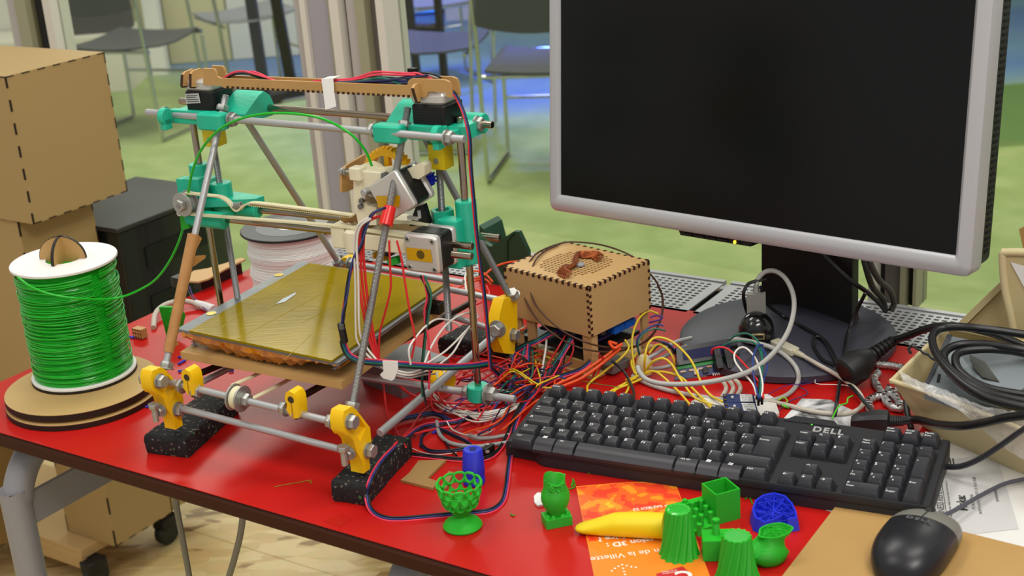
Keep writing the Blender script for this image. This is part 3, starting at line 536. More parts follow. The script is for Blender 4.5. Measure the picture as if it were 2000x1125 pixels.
# X motor end
b = MB(); b.cyl(Q(306, 165, 208), Q(306, 165, 279), 11, n=24, ch=1.2); xr = b.build('x_end_motor', TEAL, pr)
b = MB(); Bx(b, 282, 308, 141, 160, 208, 262, 3); b.build('mount_block', TEAL, xr)
b = MB(); b.prism([Q(300, 156, 206), Q(310, 156, 206), Q(310, 182, 210), Q(300, 182, 210)], EZ * 66); b.build('side_rib', TEAL, xr)
b = MB(); b.lathe(Q(276, 165, 240), PA, [(13, 0), (13, 26), (8.5, 26), (8.5, 10)], 6, caps=False, a0=.3); b.build('nut_trap', TEAL, xr)
b = MB(); Bx(b, 282, 306, 158, 172, 238, 250, 2); b.build('web', TEAL, xr)
for x, y in ((915, 413), (917, 475)): p = QX(x, y, 311); b = MB(); b.cyl(p - PX * 1, p + PX * 4, 3, n=12, ch=.5); b.build('cap_screw', NUTM, xr)
# X rods with stubs, belt
xa = U(395, 423, 239); xe = Q(345, 128, 239); rod('smooth_x_rod', xa, xa + PX * 372, 4, BRZ); xb = U(470, 406, 238); rod('smooth_x_rod', xb - PX * 8, xb + PX * 330, 4, BRZ)
for x, y in ((945, 462), (890, 497)):
    p = QX(x, y, 322); rod('rod_stub', p - PX * 4, p + PX * 20, 4, BRZ)
def strap(name, pts, wv, th, mat, parent):
    """flat belt: width along wv"""
    P = spline(pts, 6); wv = np.asarray(wv, float); R = []
    for i, p in enumerate(P):
        t = norm(P[min(i + 1, len(P) - 1)] - P[max(i - 1, 0)]); n_ = norm(np.cross(t, wv)); R.append([p - wv - n_ * th, p + wv - n_ * th, p + wv + n_ * th, p - wv + n_ * th])
    b = MB(); b.loft(R); return b.build(name, mat, parent)
bt = strap('x_belt', [QY(x, y, 118) for x, y in ((352, 384), (362, 377), (380, 378), (405, 381), (430, 384), (446, 393), (460, 409), (468, 410), (476, 402), (490, 396), (520, 398), (600, 408), (690, 420))], PY * 3.4, .9, BELT, pr)
strap('x_belt', [QY(x, y, 118) for x, y in ((366, 417), (395, 420), (500, 428), (660, 441), (700, 447), (800, 462))], PY * 3.4, .9, BELT, pr)
strap('x_belt', [QY(x, y, 135) for x, y in ((690, 420), (740, 430), (775, 434), (800, 434), (835, 440))], PY * 3.4, .9, BELT, pr)
b = MB()
for (x0, y0, x1, y1, n, Y) in ((398, 423, 655, 443, 64, 118), (490, 399.5, 690, 423, 50, 118)):
    for k in range(n): t = k / n; p = QY(x0 + (x1 - x0) * t, y0 + (y1 - y0) * t, Y); b.box(p + EZ * (1.6 if Y == 118 and y0 > 410 else -.4), (1.5, 6.6, 1.2), PA)
b.build('belt_teeth', M('belt_teeth', '#c9bf8f', .6), bt, kind='stuff')
b = MB(); p0, p1 = QY(456, 403, 118), QY(472, 400, 118)
hp = [p0 + (p1 - p0) * t + (PY * math.cos(t * 44) + EZ * math.sin(t * 44)) * 3.4 for t in np.linspace(0, 1, 60)]; b.tube(hp, .7, 5, 0); b.build('tension_spring', NUTM, pr)
# X motor
cm = QY(822, 497, 100); XA = (PX, EZ, -PY)
b = MB(); b.rbox(cm + PY * 5, (42, 42, 10), XA, 5, 3); xm = b.build('stepper_motor', ALUC, pr)
b = MB(); b.rbox(cm + PY * 22, (41, 41, 24), XA, 5, 3); b.build('motor_body', BLACK, xm)
b = MB(); b.rbox(cm + PY * 37, (42, 42, 8), XA, 5, 3); b.build('motor_rear_plate', ALUC, xm)
for i in (-1, 1):
    for j in (-1, 1):
        p = cm + PX * i * 15.5 + EZ * j * 15.5; b = MB(); b.cyl(p + PY * .5, p - PY * .6, 3.2, n=16, ch=.3); s_ = b.build('cap_screw', NUTM, xm); b = MB(); b.nut(p - PY * .5, PY, 1.5, .5); b.build('hex_socket', BLACK, xm)
b = MB(); b.prism([QY(793, 483, 99.6), QY(841, 488, 99.6), QY(845, 513, 99.6), QY(796, 507, 99.6)], -PY * .3); b.build('amber_tape', AMB, xm)
b = MB(); b.cyl(cm + PY * .2, cm - PY * .9, 5, n=20); b.build('shaft_boss', M('shaft_dark', '#6d5a1e', .4, .5), xm)
# extruder
eA = Q(200, 130, 0)
b = MB(); b.prism([QY(x, y, 122) for x, y in ((690, 338), (716, 333), (718, 352), (712, 392), (718, 402), (735, 405), (735, 440), (700, 440), (691, 395))], PY * 20); ex = b.build('extruder_body', CREAMP, pr)
b = MB(); b.prism([QY(x, y, 128) for x, y in ((697, 326), (715, 320), (730, 326), (736, 332), (765, 328), (795, 330), (822, 318), (829, 324), (829, 342), (818, 350), (790, 345), (765, 350), (760, 358), (728, 352), (728, 336), (712, 340))], PY * 14); b.build('extruder_arm', CREAMP, ex)
b = MB(); Bx(b, 205, 232, 120, 142, 292, 317, 3); b.build('filament_block', CREAMP, ex)
b = MB(); p = QY(699, 338, 122); b.box(p, (15, 14, 14), PA, 2); b.build('idler_block', CREAMP, ex)
b = MB(); b.prism([QX(x, y, 170) for x, y in ((668, 374), (668, 335), (676, 324), (714, 301), (714, 360), (673, 376))], -PX * 3.2); idl = b.build('idler_plate', MDFP, ex)
b = MB(); b.prism([QY(x, y, 130) for x, y in ((674, 353), (690, 345), (715, 349), (713, 352), (700, 359), (684, 359))], EZ * 2.5); b.build('idler_shelf', MDFP, idl)
p = QY(662, 334, 134); b = MB(); b.cyl(p, p + PX * 60, 1.8); b.build('idler_screw', NUTM, ex); b = MB(); b.nut(p + PX * 4, PX, 4, 4); b.nut(p + PX * 9, PX, 5, 1.4); b.build('hex_nut', NUTM, ex)
p = QY(709, 377, 110); b = MB(); b.cyl(p, p + PY * 60, 4, n=14, ch=.6); b.build('hobbed_bolt', ZN, ex)
for k, rr in ((14, 9), (20, 11)): b = MB(); b.cyl(p + PY * k, p + PY * (k + 5), rr, n=24, ch=.8); b.build('washer', NUTM, ex)
for x, y in ((727, 377), (705, 393), (703, 404), (749, 343)): p = QY(x, y, 119); b = MB(); b.cyl(p + PY * 6, p - PY * .5, 3, n=14); b.build('socket_screw', M('screw_grey', '#77787a', .4, .6), ex)
# extruder motor, turned a third of a right angle
th_ = math.radians(31); ez_ = PX * math.cos(th_) + EZ * math.sin(th_); ey_ = -PX * math.sin(th_) + EZ * math.cos(th_); EA = (ez_, ey_, -PY); ce = QY(764, 384, 106)
b = MB(); b.rbox(ce + PY * 4, (43, 43, 7), EA, 3, 2); em = b.build('extruder_motor', ALUC, pr)
b = MB(); b.rbox(ce + PY * 21, (41, 41, 27), EA, 5, 3); b.build('motor_body', BLACK, em)
b = MB(); b.rbox(ce + PY * 39, (43, 43, 9), EA, 5, 3); b.build('motor_rear_plate', ALUC, em)
b = MB(); b.prism([QY(x, y, 105.9) for x, y in ((734, 383), (781, 382), (780, 404), (739, 405))], -PY * .3); b.build('amber_tape', AMB, em)
b = MB(); b.box(QY(793, 379, 112), (4, 8, 10), PA, .6); b.build('wire_socket', WHITE, em)
# gears
def gear(name, c, ax, ro, ri, h, n, mat, parent, tooth):
    b = MB(); rows = []
    for hh, tw_ in ((0, 0), (h * .5, .06), (h, 0)):
        rows.append([c + (ax[0] * math.cos(2 * math.pi * k / (n * 4) + tw_) + ax[1] * math.sin(2 * math.pi * k / (n * 4) + tw_)) * (ro if k % 4 in (1, 2) else ro - tooth) + ax[2] * hh for k in range(n * 4)])
    inn = [[c + (ax[0] * math.cos(2 * math.pi * k / (n * 4)) + ax[1] * math.sin(2 * math.pi * k / (n * 4))) * ri + ax[2] * hh for k in range(n * 4)] for hh in (h, 0)]
    b.loft(rows + inn + [rows[0]], caps=False); return b.build(name, mat, parent)
ORG = layered('orange_gear_plastic', '#ffbe0a', .4, .4, .2, 1, sss=.1); gc = QY(755, 343, 146)
gr = gear('large_gear', gc, (PX, EZ, PY), 31, 22, 11, 36, ORG, ex, 2.4)
for k in range(5):
    a = k * 2 * math.pi / 5 + .3; b = MB(); b.box(gc + PY * 5 + (PX * math.cos(a) + EZ * math.sin(a)) * 13, (22, 6, 7), (PX * math.cos(a) + EZ * math.sin(a), -PX * math.sin(a) + EZ * math.cos(a), PY), 1); b.build('spoke', ORG, gr)
gear('small_gear', QY(831, 352, 152), (PX, EZ, PY), 8.5, 2.5, 11, 10, layered('blue_plastic', '#1f2bc0', .4, .35, .4, 2, sss=.05), em, 3)
# carriage
b = MB(); Bx(b, 158, 178, 116, 142, 226, 252, 3); ca = b.build('x_carriage', CREAMP, pr)
for x0, x1, y0, y1, z0, z1, r in ((178, 196, 110, 136, 222, 250, 7), (196, 262, 116, 142, 228, 246, 3), (176, 200, 150, 190, 236, 262, 3), (200, 268, 165, 190, 232, 248, 3), (190, 214, 130, 158, 244, 256, 2)):
    b = MB(); Bx(b, x0, x1, y0, y1, z0, z1, r); b.build('bearing_block', CREAMP, ca)
for x, y, z in ((183, 122, 250), (192, 128, 250), (192, 168, 262)): b = MB(); b.cyl(Q(x, y, z - 1), Q(x, y, z + 2.4), 3.2, n=14, ch=.5); b.build('cap_screw', NUTM, ca)
b = MB(); b.prism([QY(x, y, 130) for x, y in ((666, 431), (690, 424), (700, 428), (688, 437), (680, 434), (676, 437))], EZ * 5); b.build('belt_clamp', MDFP, ca)
b = MB(); b.prism([QY(x, y, 128) for x, y in ((692, 432), (730, 422), (748, 436), (722, 446))], EZ * 5); b.build('belt_clamp', MDFP, ca)
for x, y in ((676, 470), (688, 474)): b = MB(); b.tube([QY(x, y, 118), QY(x + 2, y + 8, 118), QY(x + 3, y + 14, 118)], 1.4, 6, 4); b.build('carriage_clip', M('brass_clip', '#b78d2a', .35, .7), ca)
for k, (x, y, wd, hh, m_) in enumerate(((737, 478, 13, 20, BLACK), (752, 470, 15, 16, BLACK), (742, 462, 18, 6, BLACK), (769, 474, 17, 18, BLACK), (760, 490, 15, 16, BLACK), (735, 497, 5, 12, AMB), (752, 503, 9, 8, AMB))): b = MB(); b.box(QY(x, y, 135 + k % 3 * 6), (wd * .62, 12, hh * .58), PA, .8); b.build('hot_end_connector' if m_ is BLACK else 'hot_end_tape', m_, ca)
b = MB(); b.box(QY(771, 509, 130), (15, 9, 8), (norm(PX + EZ * .35), PY, norm(EZ - PX * .35)), 1); b.build('terminal_block', M('terminal_green', '#18a02c', .35), ca)
b = MB(); b.prism([QY(x, y, 150) for x, y in ((812, 404), (826, 400), (838, 438), (800, 442), (806, 420))], PY * 8); b.build('black_bracket', M('bracket_black', '#17171a', .5), ca)
b = MB(); b.box(QY(808, 425, 150), (14, 6, 4), PA, .5); b.box(QY(820, 418, 150), (3, 5, 9), PA, .5); b.build('white_clip', WHITE, ca)
# print bed
ALB = M('bed_aluminium', '#8d9093', .45, .6, var=(25, .5, '#74777b')); 
def kapton():
    mt = M('amber_bed_film', '#978000', .16, var=(18, .6, '#7e6b00'), coat=.0, spec=.5, ior=1.12); nt = mt.node_tree; b = nt.nodes['Principled BSDF']
    tc = nt.nodes.new('ShaderNodeTexCoord'); mp = nt.nodes.new('ShaderNodeMapping'); mp.inputs['Scale'].default_value = (6, 60, 1); mp.inputs['Rotation'].default_value = (0, 0, .55); nz = nt.nodes.new('ShaderNodeTexNoise'); nz.inputs['Scale'].default_value = 4; nz.inputs['Detail'].default_value = 4
    nt.links.new(tc.outputs['Object'], mp.inputs[0]); nt.links.new(mp.outputs[0], nz.inputs['Vector']); bp = nt.nodes.new('ShaderNodeBump'); bp.inputs['Strength'].default_value = .18; bp.inputs['Distance'].default_value = .0006; nt.links.new(nz.outputs['Fac'], bp.inputs['Height']); nt.links.new(bp.outputs[0], b.inputs['Normal']); return mt
def quad(name, px4, z, th, mat, parent, **k): b = MB(); b.prism([U(x, y, z) for x, y in px4], EZ * -th); return b.build(name, mat, parent, **k)
bed = quad('heated_bed', ((345, 642), (661, 709), (877, 556), (588, 510)), 126.5, 4, ALB, pr)
quad('glass_with_amber_film', ((369, 645.5), (648, 704), (867, 555), (604, 513.5)), 129, 2.4, kapton(), bed)
b = MB(); b.prism([U(539, 594, 129.3), U(552, 584, 129.3), U(578, 571, 129.3), U(577, 575, 129.3), U(556, 590, 129.3)], EZ * .2); b.build('torn_film_patch', M('torn_patch', '#8a8f98', .3, .6), bed)
b = MB(); random.seed(3)
for (x0, y0, x1, y1) in ((462, 663, 630, 573), (520, 607, 545, 590), (558, 700, 610, 652), (432, 640, 560, 548), (590, 630, 650, 600), (640, 560, 700, 540), (660, 640, 760, 575), (500, 560, 560, 540), (700, 620, 800, 560)): b.tube([U(x0, y0, 129.2), U(x1, y1, 129.2)], .22, 4, 0)
b.build('film_seams', M('film_seam', '#c8b42a', .25), bed, kind='stuff')
for x, y in ((545, 537), (413, 612)): b = MB(); p = U(x, y, 126.8); b.cyl(p, p + EZ * .3, 6, n=16); b.build('amber_patch', M('amber_spot', '#c9a800', .2, .4), bed)
FOIL = M('amber_foil', '#c97a05', .12, coat=.5, var=(70, .8, '#8a4206'), bump=(140, .9))
b = MB(); rows = []; n = 60
for k in range(n + 1):
    t = k / n; p = U(355 + (661 - 355) * t, 647 + 64 * t, 124.5); dn = 6 + 15 * math.sin(math.pi * min(1, t * 1.15 + .05)) ** .6 + random.uniform(-2, 2); i = PY * (8 + random.uniform(-2, 3))
    rows.append([p, p - EZ * dn * .4 + PY * random.uniform(-2, 2) - PY * 2, p - EZ * dn * .75 + i * .5 + PX * random.uniform(-1, 1), p - EZ * dn + i, p - EZ * (dn * .8) + i * 3])
b.loft(rows, caps=False, closed=False); b.build('crumpled_amber_wrap', FOIL, bed)
b = MB(); rows = []
for k in range(n + 1):
    t = k / n; p = U(661 + (877 - 661) * t, 709 - 153 * t, 122.5); dn = 4 + 6 * (1 - t) + random.uniform(-1, 1.5); rows.append([p, p - EZ * dn * .5 + PX * random.uniform(-1, 1), p - EZ * dn - PX * 6])
b.loft(rows, caps=False, closed=False); b.build('crumpled_amber_wrap', FOIL, bed)
bd = quad('bed_board', ((352, 687), (667, 746), (873, 592), (585, 545)), 101, 9, M('bed_board_wood', '#c9a468', .6, var=(12, .5, '#b98f52')), pr)
for x, y in ((380, 676), (655, 722), (850, 592), (600, 545)):
    p = U(x, y, 101); b = MB(); b.cyl(p, p + EZ * 22, 1.5); b.tube([p + EZ * 22 * t + (PX * math.cos(t * 38) + PY * math.sin(t * 38)) * 3.6 for t in np.linspace(0, 1, 50)], .6, 5, 0); b.build('bed_spring', ZN, bd)
b = MB(); b.box(U(850, 600, 108), (20, 14, 14), PA, 2); b.build('end_stop_switch', BLACK, bd)
# Y rods, belt, pulley, clamps
for (x0, y0), (x1, y1) in (((386, 731), (433, 712)), ((594, 772), (630, 752))): a, c = U(x0, y0, 78), U(x1, y1, 78); rod('smooth_y_rod', a - norm(c - a) * 8, a + norm(c - a) * 320, 4, DRK)
for ps in ([(455, 752), (480, 741), (506, 729), (540, 712)], [(492, 779), (530, 760), (567, 740), (600, 722)]): strap('y_belt', [U(x, y, 84 if ps[0][0] < 480 else 74) for x, y in ps], PX * 3, .8, BELT, pr)
pc_ = lambda x, y: QY(x, y, -4)
pu = QY(465, 777, -4)
for o_ in (-6, 6): b = MB(); b.ring(pu + ud * (o_ - .8), (frame(pu, pu + ud)[0], frame(pu, pu + ud)[1], ud), 3.5, 15, 1.6, 30, .4); yp = b.build('guide_washer', NUTM, pr)
b = MB(); b.cyl(pu - ud * 5, pu + ud * 5, 11, n=24); b.build('bearing', ZN, pr)
b = MB(); f_ = frame(pu, pu + ud); b.ring(pu - ud * 3.4, f_, 11.2, 12.8, 6.8, 30); b.build('y_belt_loop', BELT, pr)
nutw(QY(482, 781, -4), ud, h=7)
def bar_clamp(cx, cy):
    o = QY(cx, cy, -12); b = MB(); pr_ = [(-6, 3), (-8, -4), (-4, -10), (0, -13), (7, -11), (8.5, 2), (8, 12), (5, 17), (-1, 19), (-6, 16), (-8, 9)]
    b.prism([o + PX * x + EZ * z for x, z in pr_], PY * 16); c_ = b.build('bar_clamp', YEL, pr)
    b = MB(); b.cyl(o - PY * .3 + EZ * 9, o + PY * 1 + EZ * 9, 4, n=16); b.build('rod_bore', M('bore_dark', '#3b3320', .8), c_)
    b = MB(); b.box(o - PY * .15 + EZ * -3, (1.4, .5, 17), PA); b.build('clamp_slot', M('slot_shade', '#b08700', .6), c_)
bar_clamp(367, 752); bar_clamp(570, 796)
for x, y in ((387, 764), (586, 806)): nutw(QY(x, y, -4), ud)
for x, y in ((352, 753), (554, 797), (645, 822)): nutw(QY(x, y, -4), -ud)
# corner vertices with feet
PROF = [(-13, -6), (-13.5, 8), (-7, 16), (10, 15), (18, 8), (42, -22), (42, -44), (34, -58), (36, -76), (19, -76), (18, -62), (12, -54), (4, -44), (-1, -22), (-8, -17)]
PROF = [(-14, -7), (-14, 9), (-8, 17), (9, 16), (17, 9), (43, -26), (42, -46), (33, -60), (33, -77), (17, -77), (17, -60), (8, -44), (4, -26), (-4, -17), (-9, -15)]
HOLE = [(19, 1), (9, -20), (18, -34), (34, -22)]
def vertex(bolt, s_=1, fl_=1, sx=1.0):
    """side plate with foot; bolt = centre of the upper rod on the +x face"""
    P = lambda y, z, x=0: bolt + PY * y * s_ * .78 + EZ * z * .86 + PX * x
    n = len(PROF); b = MB(); o0 = [P(y, z) for y, z in PROF]; o1 = [P(y, z, -16) for y, z in PROF]; h0 = [P(y, z) for y, z in HOLE]; h1 = [P(y, z, -16) for y, z in HOLE]
    bm = bmesh.new(); V0 = [bm.verts.new(p) for p in o0]; H0 = [bm.verts.new(p) for p in h0]
    es = [bm.edges.new((V0[i], V0[(i + 1) % n])) for i in range(n)] + [bm.edges.new((H0[i], H0[(i + 1) % 4])) for i in range(4)]
    r = bmesh.ops.triangle_fill(bm, use_beauty=True, edges=es); bm.verts.index_update(); tri = [[v.index for v in f.verts] for f in bm.faces]; bm.free()
    allv = o0 + h0 + o1 + h1; m_ = n + 4; fs = [tuple(t) for t in tri] + [tuple(i + m_ for i in t[::-1]) for t in tri] + [(i, (i + 1) % n, (i + 1) % n + m_, i + m_) for i in range(n)] + [(n + i, n + (i + 1) % 4, n + (i + 1) % 4 + m_, n + i + m_) for i in range(4)]
    b.add(allv, fs); v_ = b.build('frame_vertex', YEL, pr); return v_, P
cc = lambda x, y: (260 + x / 3.125, 660 + y / 3.125)
vR, PR = vertex(QX(*cc(1320, 510), 266)); vL, PL = vertex(QX(*cc(155, 262), 5))
for P in (PR,):
    p = P(0, 0); nutw(p + PX * 5, PX, vR)
    p = P(32, -52); nutw(p + PX * 5, PX, vR)
for P, v_ in ((PR, vR), (PL, vL)):
    p = P(-2, -40, -8) - PY * 4; b = MB(); b.nut(p + EZ * 5, EZ, 6.5, 6); b.cyl(p + EZ * 4, p - EZ * 14, 3.6, n=12); b.build('clamp_bolt', NUTM, v_)
    p = P(9, -46, -9) - PY * 6; nutw(p, -PY, v_, 6, 5.5, 8)
nutw(PL(0, 0) + PX * 6, PX, vL); nutw(PL(27, -51) + PX * 5, PX, vL); nutw(PL(0, 0, -16) - PX * 5, -PX, vL)
nutw(QX(326, 712, 0), norm(LF1 - LF0), vL); nutw(QX(688, 791, 256), norm(RF1 - RF0), vR)
# rear vertices
b = MB(); b.prism([QX(x, y, 262) for x, y in ((984, 585), (1004, 578), (1010, 592), (1011, 640), (1004, 692), (984, 690), (972, 660), (976, 615))], -PX * 15); vB = b.build('rear_vertex', YEL, pr)
nutw(QX(1001, 573, 262), norm(RB1 - RB0), vB); nutw(QX(1007, 655, 266), PX, vB)
nutw(QX(968, 645, 262), -PY, vB, 8, 8, 11)
b = MB(); b.prism([QY(x, y, 326) for x, y in ((661, 507), (672, 503), (686, 506), (688, 518), (678, 524), (660, 522))], PY * 16); vB2 = b.build('rear_vertex', YEL, pr); nutw(QY(688, 515, 326), PX, vB2)
nutw(QX(659, 511, 4), norm(LB1 - LB0), vB2)
# Z foot bar with clamps
za, zb_ = QY(706, 736, 165), QY(1006, 780, 165); rod('z_foot_bar', za, zb_, 4.4, ZN); zd = norm(zb_ - za)
b = MB(); b.cyl(QY(933, 752, 165), QY(935, 780, 165), 12.5, n=24, ch=1); b.build('rod_foot_clamp', TEAL, pr)
nutw(QY(961, 771, 163), zd, rf=9, h=9, wr=12.5); nutw(QY(911, 764, 163), -zd)
b = MB(); b.cyl(U(868, 742, 44) - zd * 12, U(868, 742, 44) + zd * 8, 14, n=20, ch=1.5); b.build('bar_clamp', YEL, pr); nutw(U(858, 738, 48), norm(-zd - PY), rf=9, h=8, wr=12)
# rubber feet blocks (loose pads under the frame)
def rubber(name, c4, z1, label):
    RB = MATS.get('rubber_crumb')
    if RB is None:
        RB = M('rubber_crumb', '#161617', .8, bump=(320, 1.0)); nt = RB.node_tree; b_ = nt.nodes['Principled BSDF']; tc = nt.nodes.new('ShaderNodeTexCoord'); vo = nt.nodes.new('ShaderNodeTexVoronoi'); vo.inputs['Scale'].default_value = 430; nt.links.new(tc.outputs['Object'], vo.inputs['Vector'])
        sp = nt.nodes.new('ShaderNodeSeparateColor'); nt.links.new(vo.outputs['Color'], sp.inputs[0]); cr = nt.nodes.new('ShaderNodeValToRGB'); e_ = cr.color_ramp.elements; cr.color_ramp.interpolation = 'CONSTANT'; e_[0].color = lin('#151516'); e_[1].position = .94; e_[1].color = lin('#6e5c48'); x_ = e_.new(.965); x_.color = lin('#6b6a66'); x_ = e_.new(.6); x_.color = lin('#1d1d1f'); x_ = e_.new(.99); x_.color = lin('#3f6b42')
        nt.links.new(sp.outputs[0], cr.inputs[0]); nt.links.new(cr.outputs[0], b_.inputs['Base Color'])
    c4 = [np.asarray(p) for p in c4]; rows = []
    n = 14; rnd = random.Random(len(label)); ring = []
    for i in range(4):
        for k in range(n): ring.append(c4[i] + (c4[(i + 1) % 4] - c4[i]) * k / n)
    cen = sum(c4) / 4
    for z, ins in ((.3, 1), (z1 * .3, 0), (z1 * .7, 0), (z1 - 2, 1), (z1, 3)): rows.append([p + norm(cen - p) * (ins + rnd.uniform(-.8, .8)) + EZ * (z + (rnd.uniform(-.4, .4) if z > 1 else 0)) for p in ring])
    b = MB(); b.loft(rows); return b.build(name, RB, None, label, 'rubber block', sharp=60)
rubber('rubber_block', [U(286, 886), U(368, 896), U(468, 806), U(404, 798)], 24, 'speckled black rubber block under the left front foot of the printer')
rubber('rubber_block', [U(650, 979), U(718, 990), U(806, 890), U(744, 880)], 24, 'speckled black rubber block under the right front foot of the printer')
rubber('rubber_block', [U(858, 690), U(1000, 705), U(1040, 668), U(905, 662)], 22, 'speckled black rubber block under the rear foot of the printer, among the wires')
# ================================================================= green spool on its turntable
AXZ = (E1, E2, EZ)
MDFR = M('mdf_disc', '#c0a068', .55, var=(9, .4, '#b18d55')); RIM = M('mdf_burnt_rim', '#221409', .6)
tt = thing('spool_turntable', 'turntable of two round MDF discs with scorched rims under the green spool', 'turntable', np.array([-573, 188, 0]))
for c, r, z0, z1 in ((np.array([-572, 186, 0]), 95, .3, 7.5), (np.array([-574, 190, 0]), 94, 11, 19)):
    b = MB(); b.cyl(c + EZ * z0, c + EZ * z1, r, n=72); dsc = b.build('disc', MDFR, tt)
    b = MB(); b.ring(c + EZ * (z0 - .05), AXZ, r - .4, r + .25, z1 - z0 - .6, 72); b.build('scorched_rim', RIM, dsc)
b = MB(); b.cyl(np.array([-573, 188, 7.5]), np.array([-573, 188, 11]), 80, n=48); b.build('bearing_ring', MDFR, tt)
SPW = M('spool_white', '#ecebe8', .45); GRN = M('filament_green', '#12b322', .22, coat=.15, sss=.1)
sc0 = np.array([-578.0, 222.0, 0])
gs = thing('filament_spool', 'white spool wound with shiny green filament on the MDF turntable', 'spool', sc0 + EZ * 19)
b = MB(); b.cyl(sc0 + EZ * 19, sc0 + EZ * 22, 66, n=64); b.build('cardboard_ring', RIM, gs)
for z in (22, 172): b = MB(); b.ring(sc0 + EZ * z, AXZ, 22, 65.5, 4, 64, .8); b.build('flange', SPW, gs)
b = MB(); prof = []; rnd = random.Random(5); z = 26.0
while z < 172:
    r = 59.5 + 1.2 * math.sin(z * .11) + rnd.uniform(-.5, .5) - (1.5 if z > 160 else 0) + (1 if z < 40 else 0); prof += [(r - 1.0, z), (r, z + .5), (r, z + 1.0), (r - 1.0, z + 1.5)]; z += 1.75
b.lathe(sc0, AXZ, prof, 64); wd_ = b.build('filament_winding', GRN, gs, kind='stuff', sharp=80)
b = MB()
for k in range(46):
    z = rnd.uniform(30, 164); tx, ty = rnd.uniform(-.06, .06), rnd.uniform(-.06, .06); r = 61.3 + rnd.uniform(-.4, .9)
    b.tube([sc0 + E1 * r * math.cos(a) + E2 * r * math.sin(a) + EZ * (z + r * (tx * math.cos(a) + ty * math.sin(a))) for a in np.linspace(0, 2 * math.pi * .97, 44)], .9, 5, 0)
b.build('loose_turns', GRN, gs, kind='stuff', sharp=80)
hub = thing('spool_cone', 'domed hub of two crossed scorched MDF plates on top of the green spool', 'cone', sc0 + EZ * 150)
for a in (.45, .45 + math.pi / 2):
    X = E1 * math.cos(a) + E2 * math.sin(a); Y = np.cross(EZ, X); pts = [sc0 + X * 21 + EZ * 150, sc0 + X * 21 + EZ * 176, sc0 + X * 30 + EZ * 176.5] + [sc0 + X * 30 * math.cos(q) + EZ * (178 + 27 * math.sin(q)) for q in np.linspace(.1, math.pi - .1, 14)] + [sc0 - X * 30 + EZ * 176.5, sc0 - X * 21 + EZ * 176, sc0 - X * 21 + EZ * 150]
    b = MB(); b.prism([p - Y * 1.8 for p in pts], Y * 3.6); pl = b.build('hub_plate', MDFP, hub)
    b = MB(); P = pts[2:-2]; b.loft([[p - Y * 2, p + Y * 2, p + Y * 2 + norm(p - sc0 - EZ * 170) * .5, p - Y * 2 + norm(p - sc0 - EZ * 170) * .5] for p in P]); b.build('scorched_edge', RIM, pl)
# the strand running from the spool to the extruder
def D(p): return float(np.linalg.norm(np.asarray(p) - CAM))
d0 = D(sc0 + EZ * 150 - E2 * 45 + E1 * 45); d1 = D(QY(362, 430, 118))
st_ = [(34, 541, d0 + .5), (60, 560, d0 - 8), (100, 575, d0 - 12), (150, 583, d0 - 10), (200, 585, d0 + 4), (238, 580, d0 + 10)]
for i, (x, y) in enumerate(((275, 565), (305, 545), (330, 512), (348, 475), (359, 440), (364, 418))): t = (i + 1) / 6; st_.append((x, y, d0 + 10 + (d1 - d0 - 10) * t))
pts = [at(*p) for p in st_] + [QY(x, y, Y) for x, y, Y in ((368, 375, 116), (377, 330, 112), (396, 288, 110), (430, 252, 108), (470, 232, 106), (520, 222, 106), (575, 222, 107), (630, 232, 110), (680, 258, 116), (712, 292, 124), (728, 328, 130))]
b = MB(); b.tube(pts, 1.5, 7, 8); b.build('filament_strand', GRN, None, 'single green filament strand arching from the green spool up to the printer', 'filament', sharp=80)
# ================================================================= white filament spool behind the printer
b0 = U(583, 572, 0); tp_ = up(b0, 573, 440); hz = tp_[2]
ws = thing('filament_spool', 'spool of off-white filament with black flange, behind the print bed', 'spool', b0)
BKF = M('spool_black', '#1a1a1d', .35); WF = M('filament_offwhite', '#eef4f0', .35, sss=.1)
for z in (0.3, hz - 4): b = MB(); b.ring(b0 + EZ * z, AXZ, 20, 73, 4, 64, 1); b.build('flange', BKF, ws)
b = MB(); prof = []; z = 4.5
while z < hz - 5: r = 65 + rnd.uniform(-.6, .6) + 1.5 * math.sin(z * .2); prof += [(r - .9, z), (r, z + .6), (r, z + 1.3), (r - .9, z + 1.9)]; z += 2.1
b.lathe(b0, AXZ, prof, 64); b.build('filament_winding', WF, ws, kind='stuff', sharp=80)
b = MB(); b.ring(b0 + EZ * (hz - .2), AXZ, 20, 50, .5, 48); b.build('flange_label', M('label_clear_grey', '#6a6a6c', .25), ws)
b = MB(); b.prism([tp_ + PX * x + EZ * z + PY * 15 for x, z in ((20, 0), (48, 0), (52, 7), (40, 18), (34, 16))], PY * 3); b.build('white_flap', WHITE, ws)
# ================================================================= wooden electronics box
BF, BL, BB, BR = np.array([70., 128, 0]), np.array([-14., 242, 0]), np.array([67., 318, 0]), np.array([153., 212, 0])
ax1 = norm(BR - BF); ax2 = norm(BL - BF); ax2 = norm(ax2 - ax1 * (ax1 @ ax2)); L1, L2 = 118.0, 141.0; BAX = (ax1, ax2, EZ)
Bq = lambda a, c, z: BF + ax1 * a + ax2 * c + EZ * z
eb = thing('electronics_box', 'MDF electronics box with finger joints and a round grille lid, beside the printer', 'box', Bq(L1 / 2, L2 / 2, 0))
BXM = M('box_mdf', '#c4a06a', .55, var=(14, .4, '#b4905a'), bump=(500, .06)); BXD = M('box_scorch', '#3b1c0e', .65)
n1, n2 = 18, 22
perforated('grille_lid', Bq(L1 / 2, L2 / 2, 121), BAX, n1, n2, 6.2, 6.2, 4.5, 4.0, 4, BXM, eb, ((L1 - n1 * 6.2) / 2, (L2 - n2 * 6.2) / 2), lambda x, y: x * x + y * y < 45 ** 2)
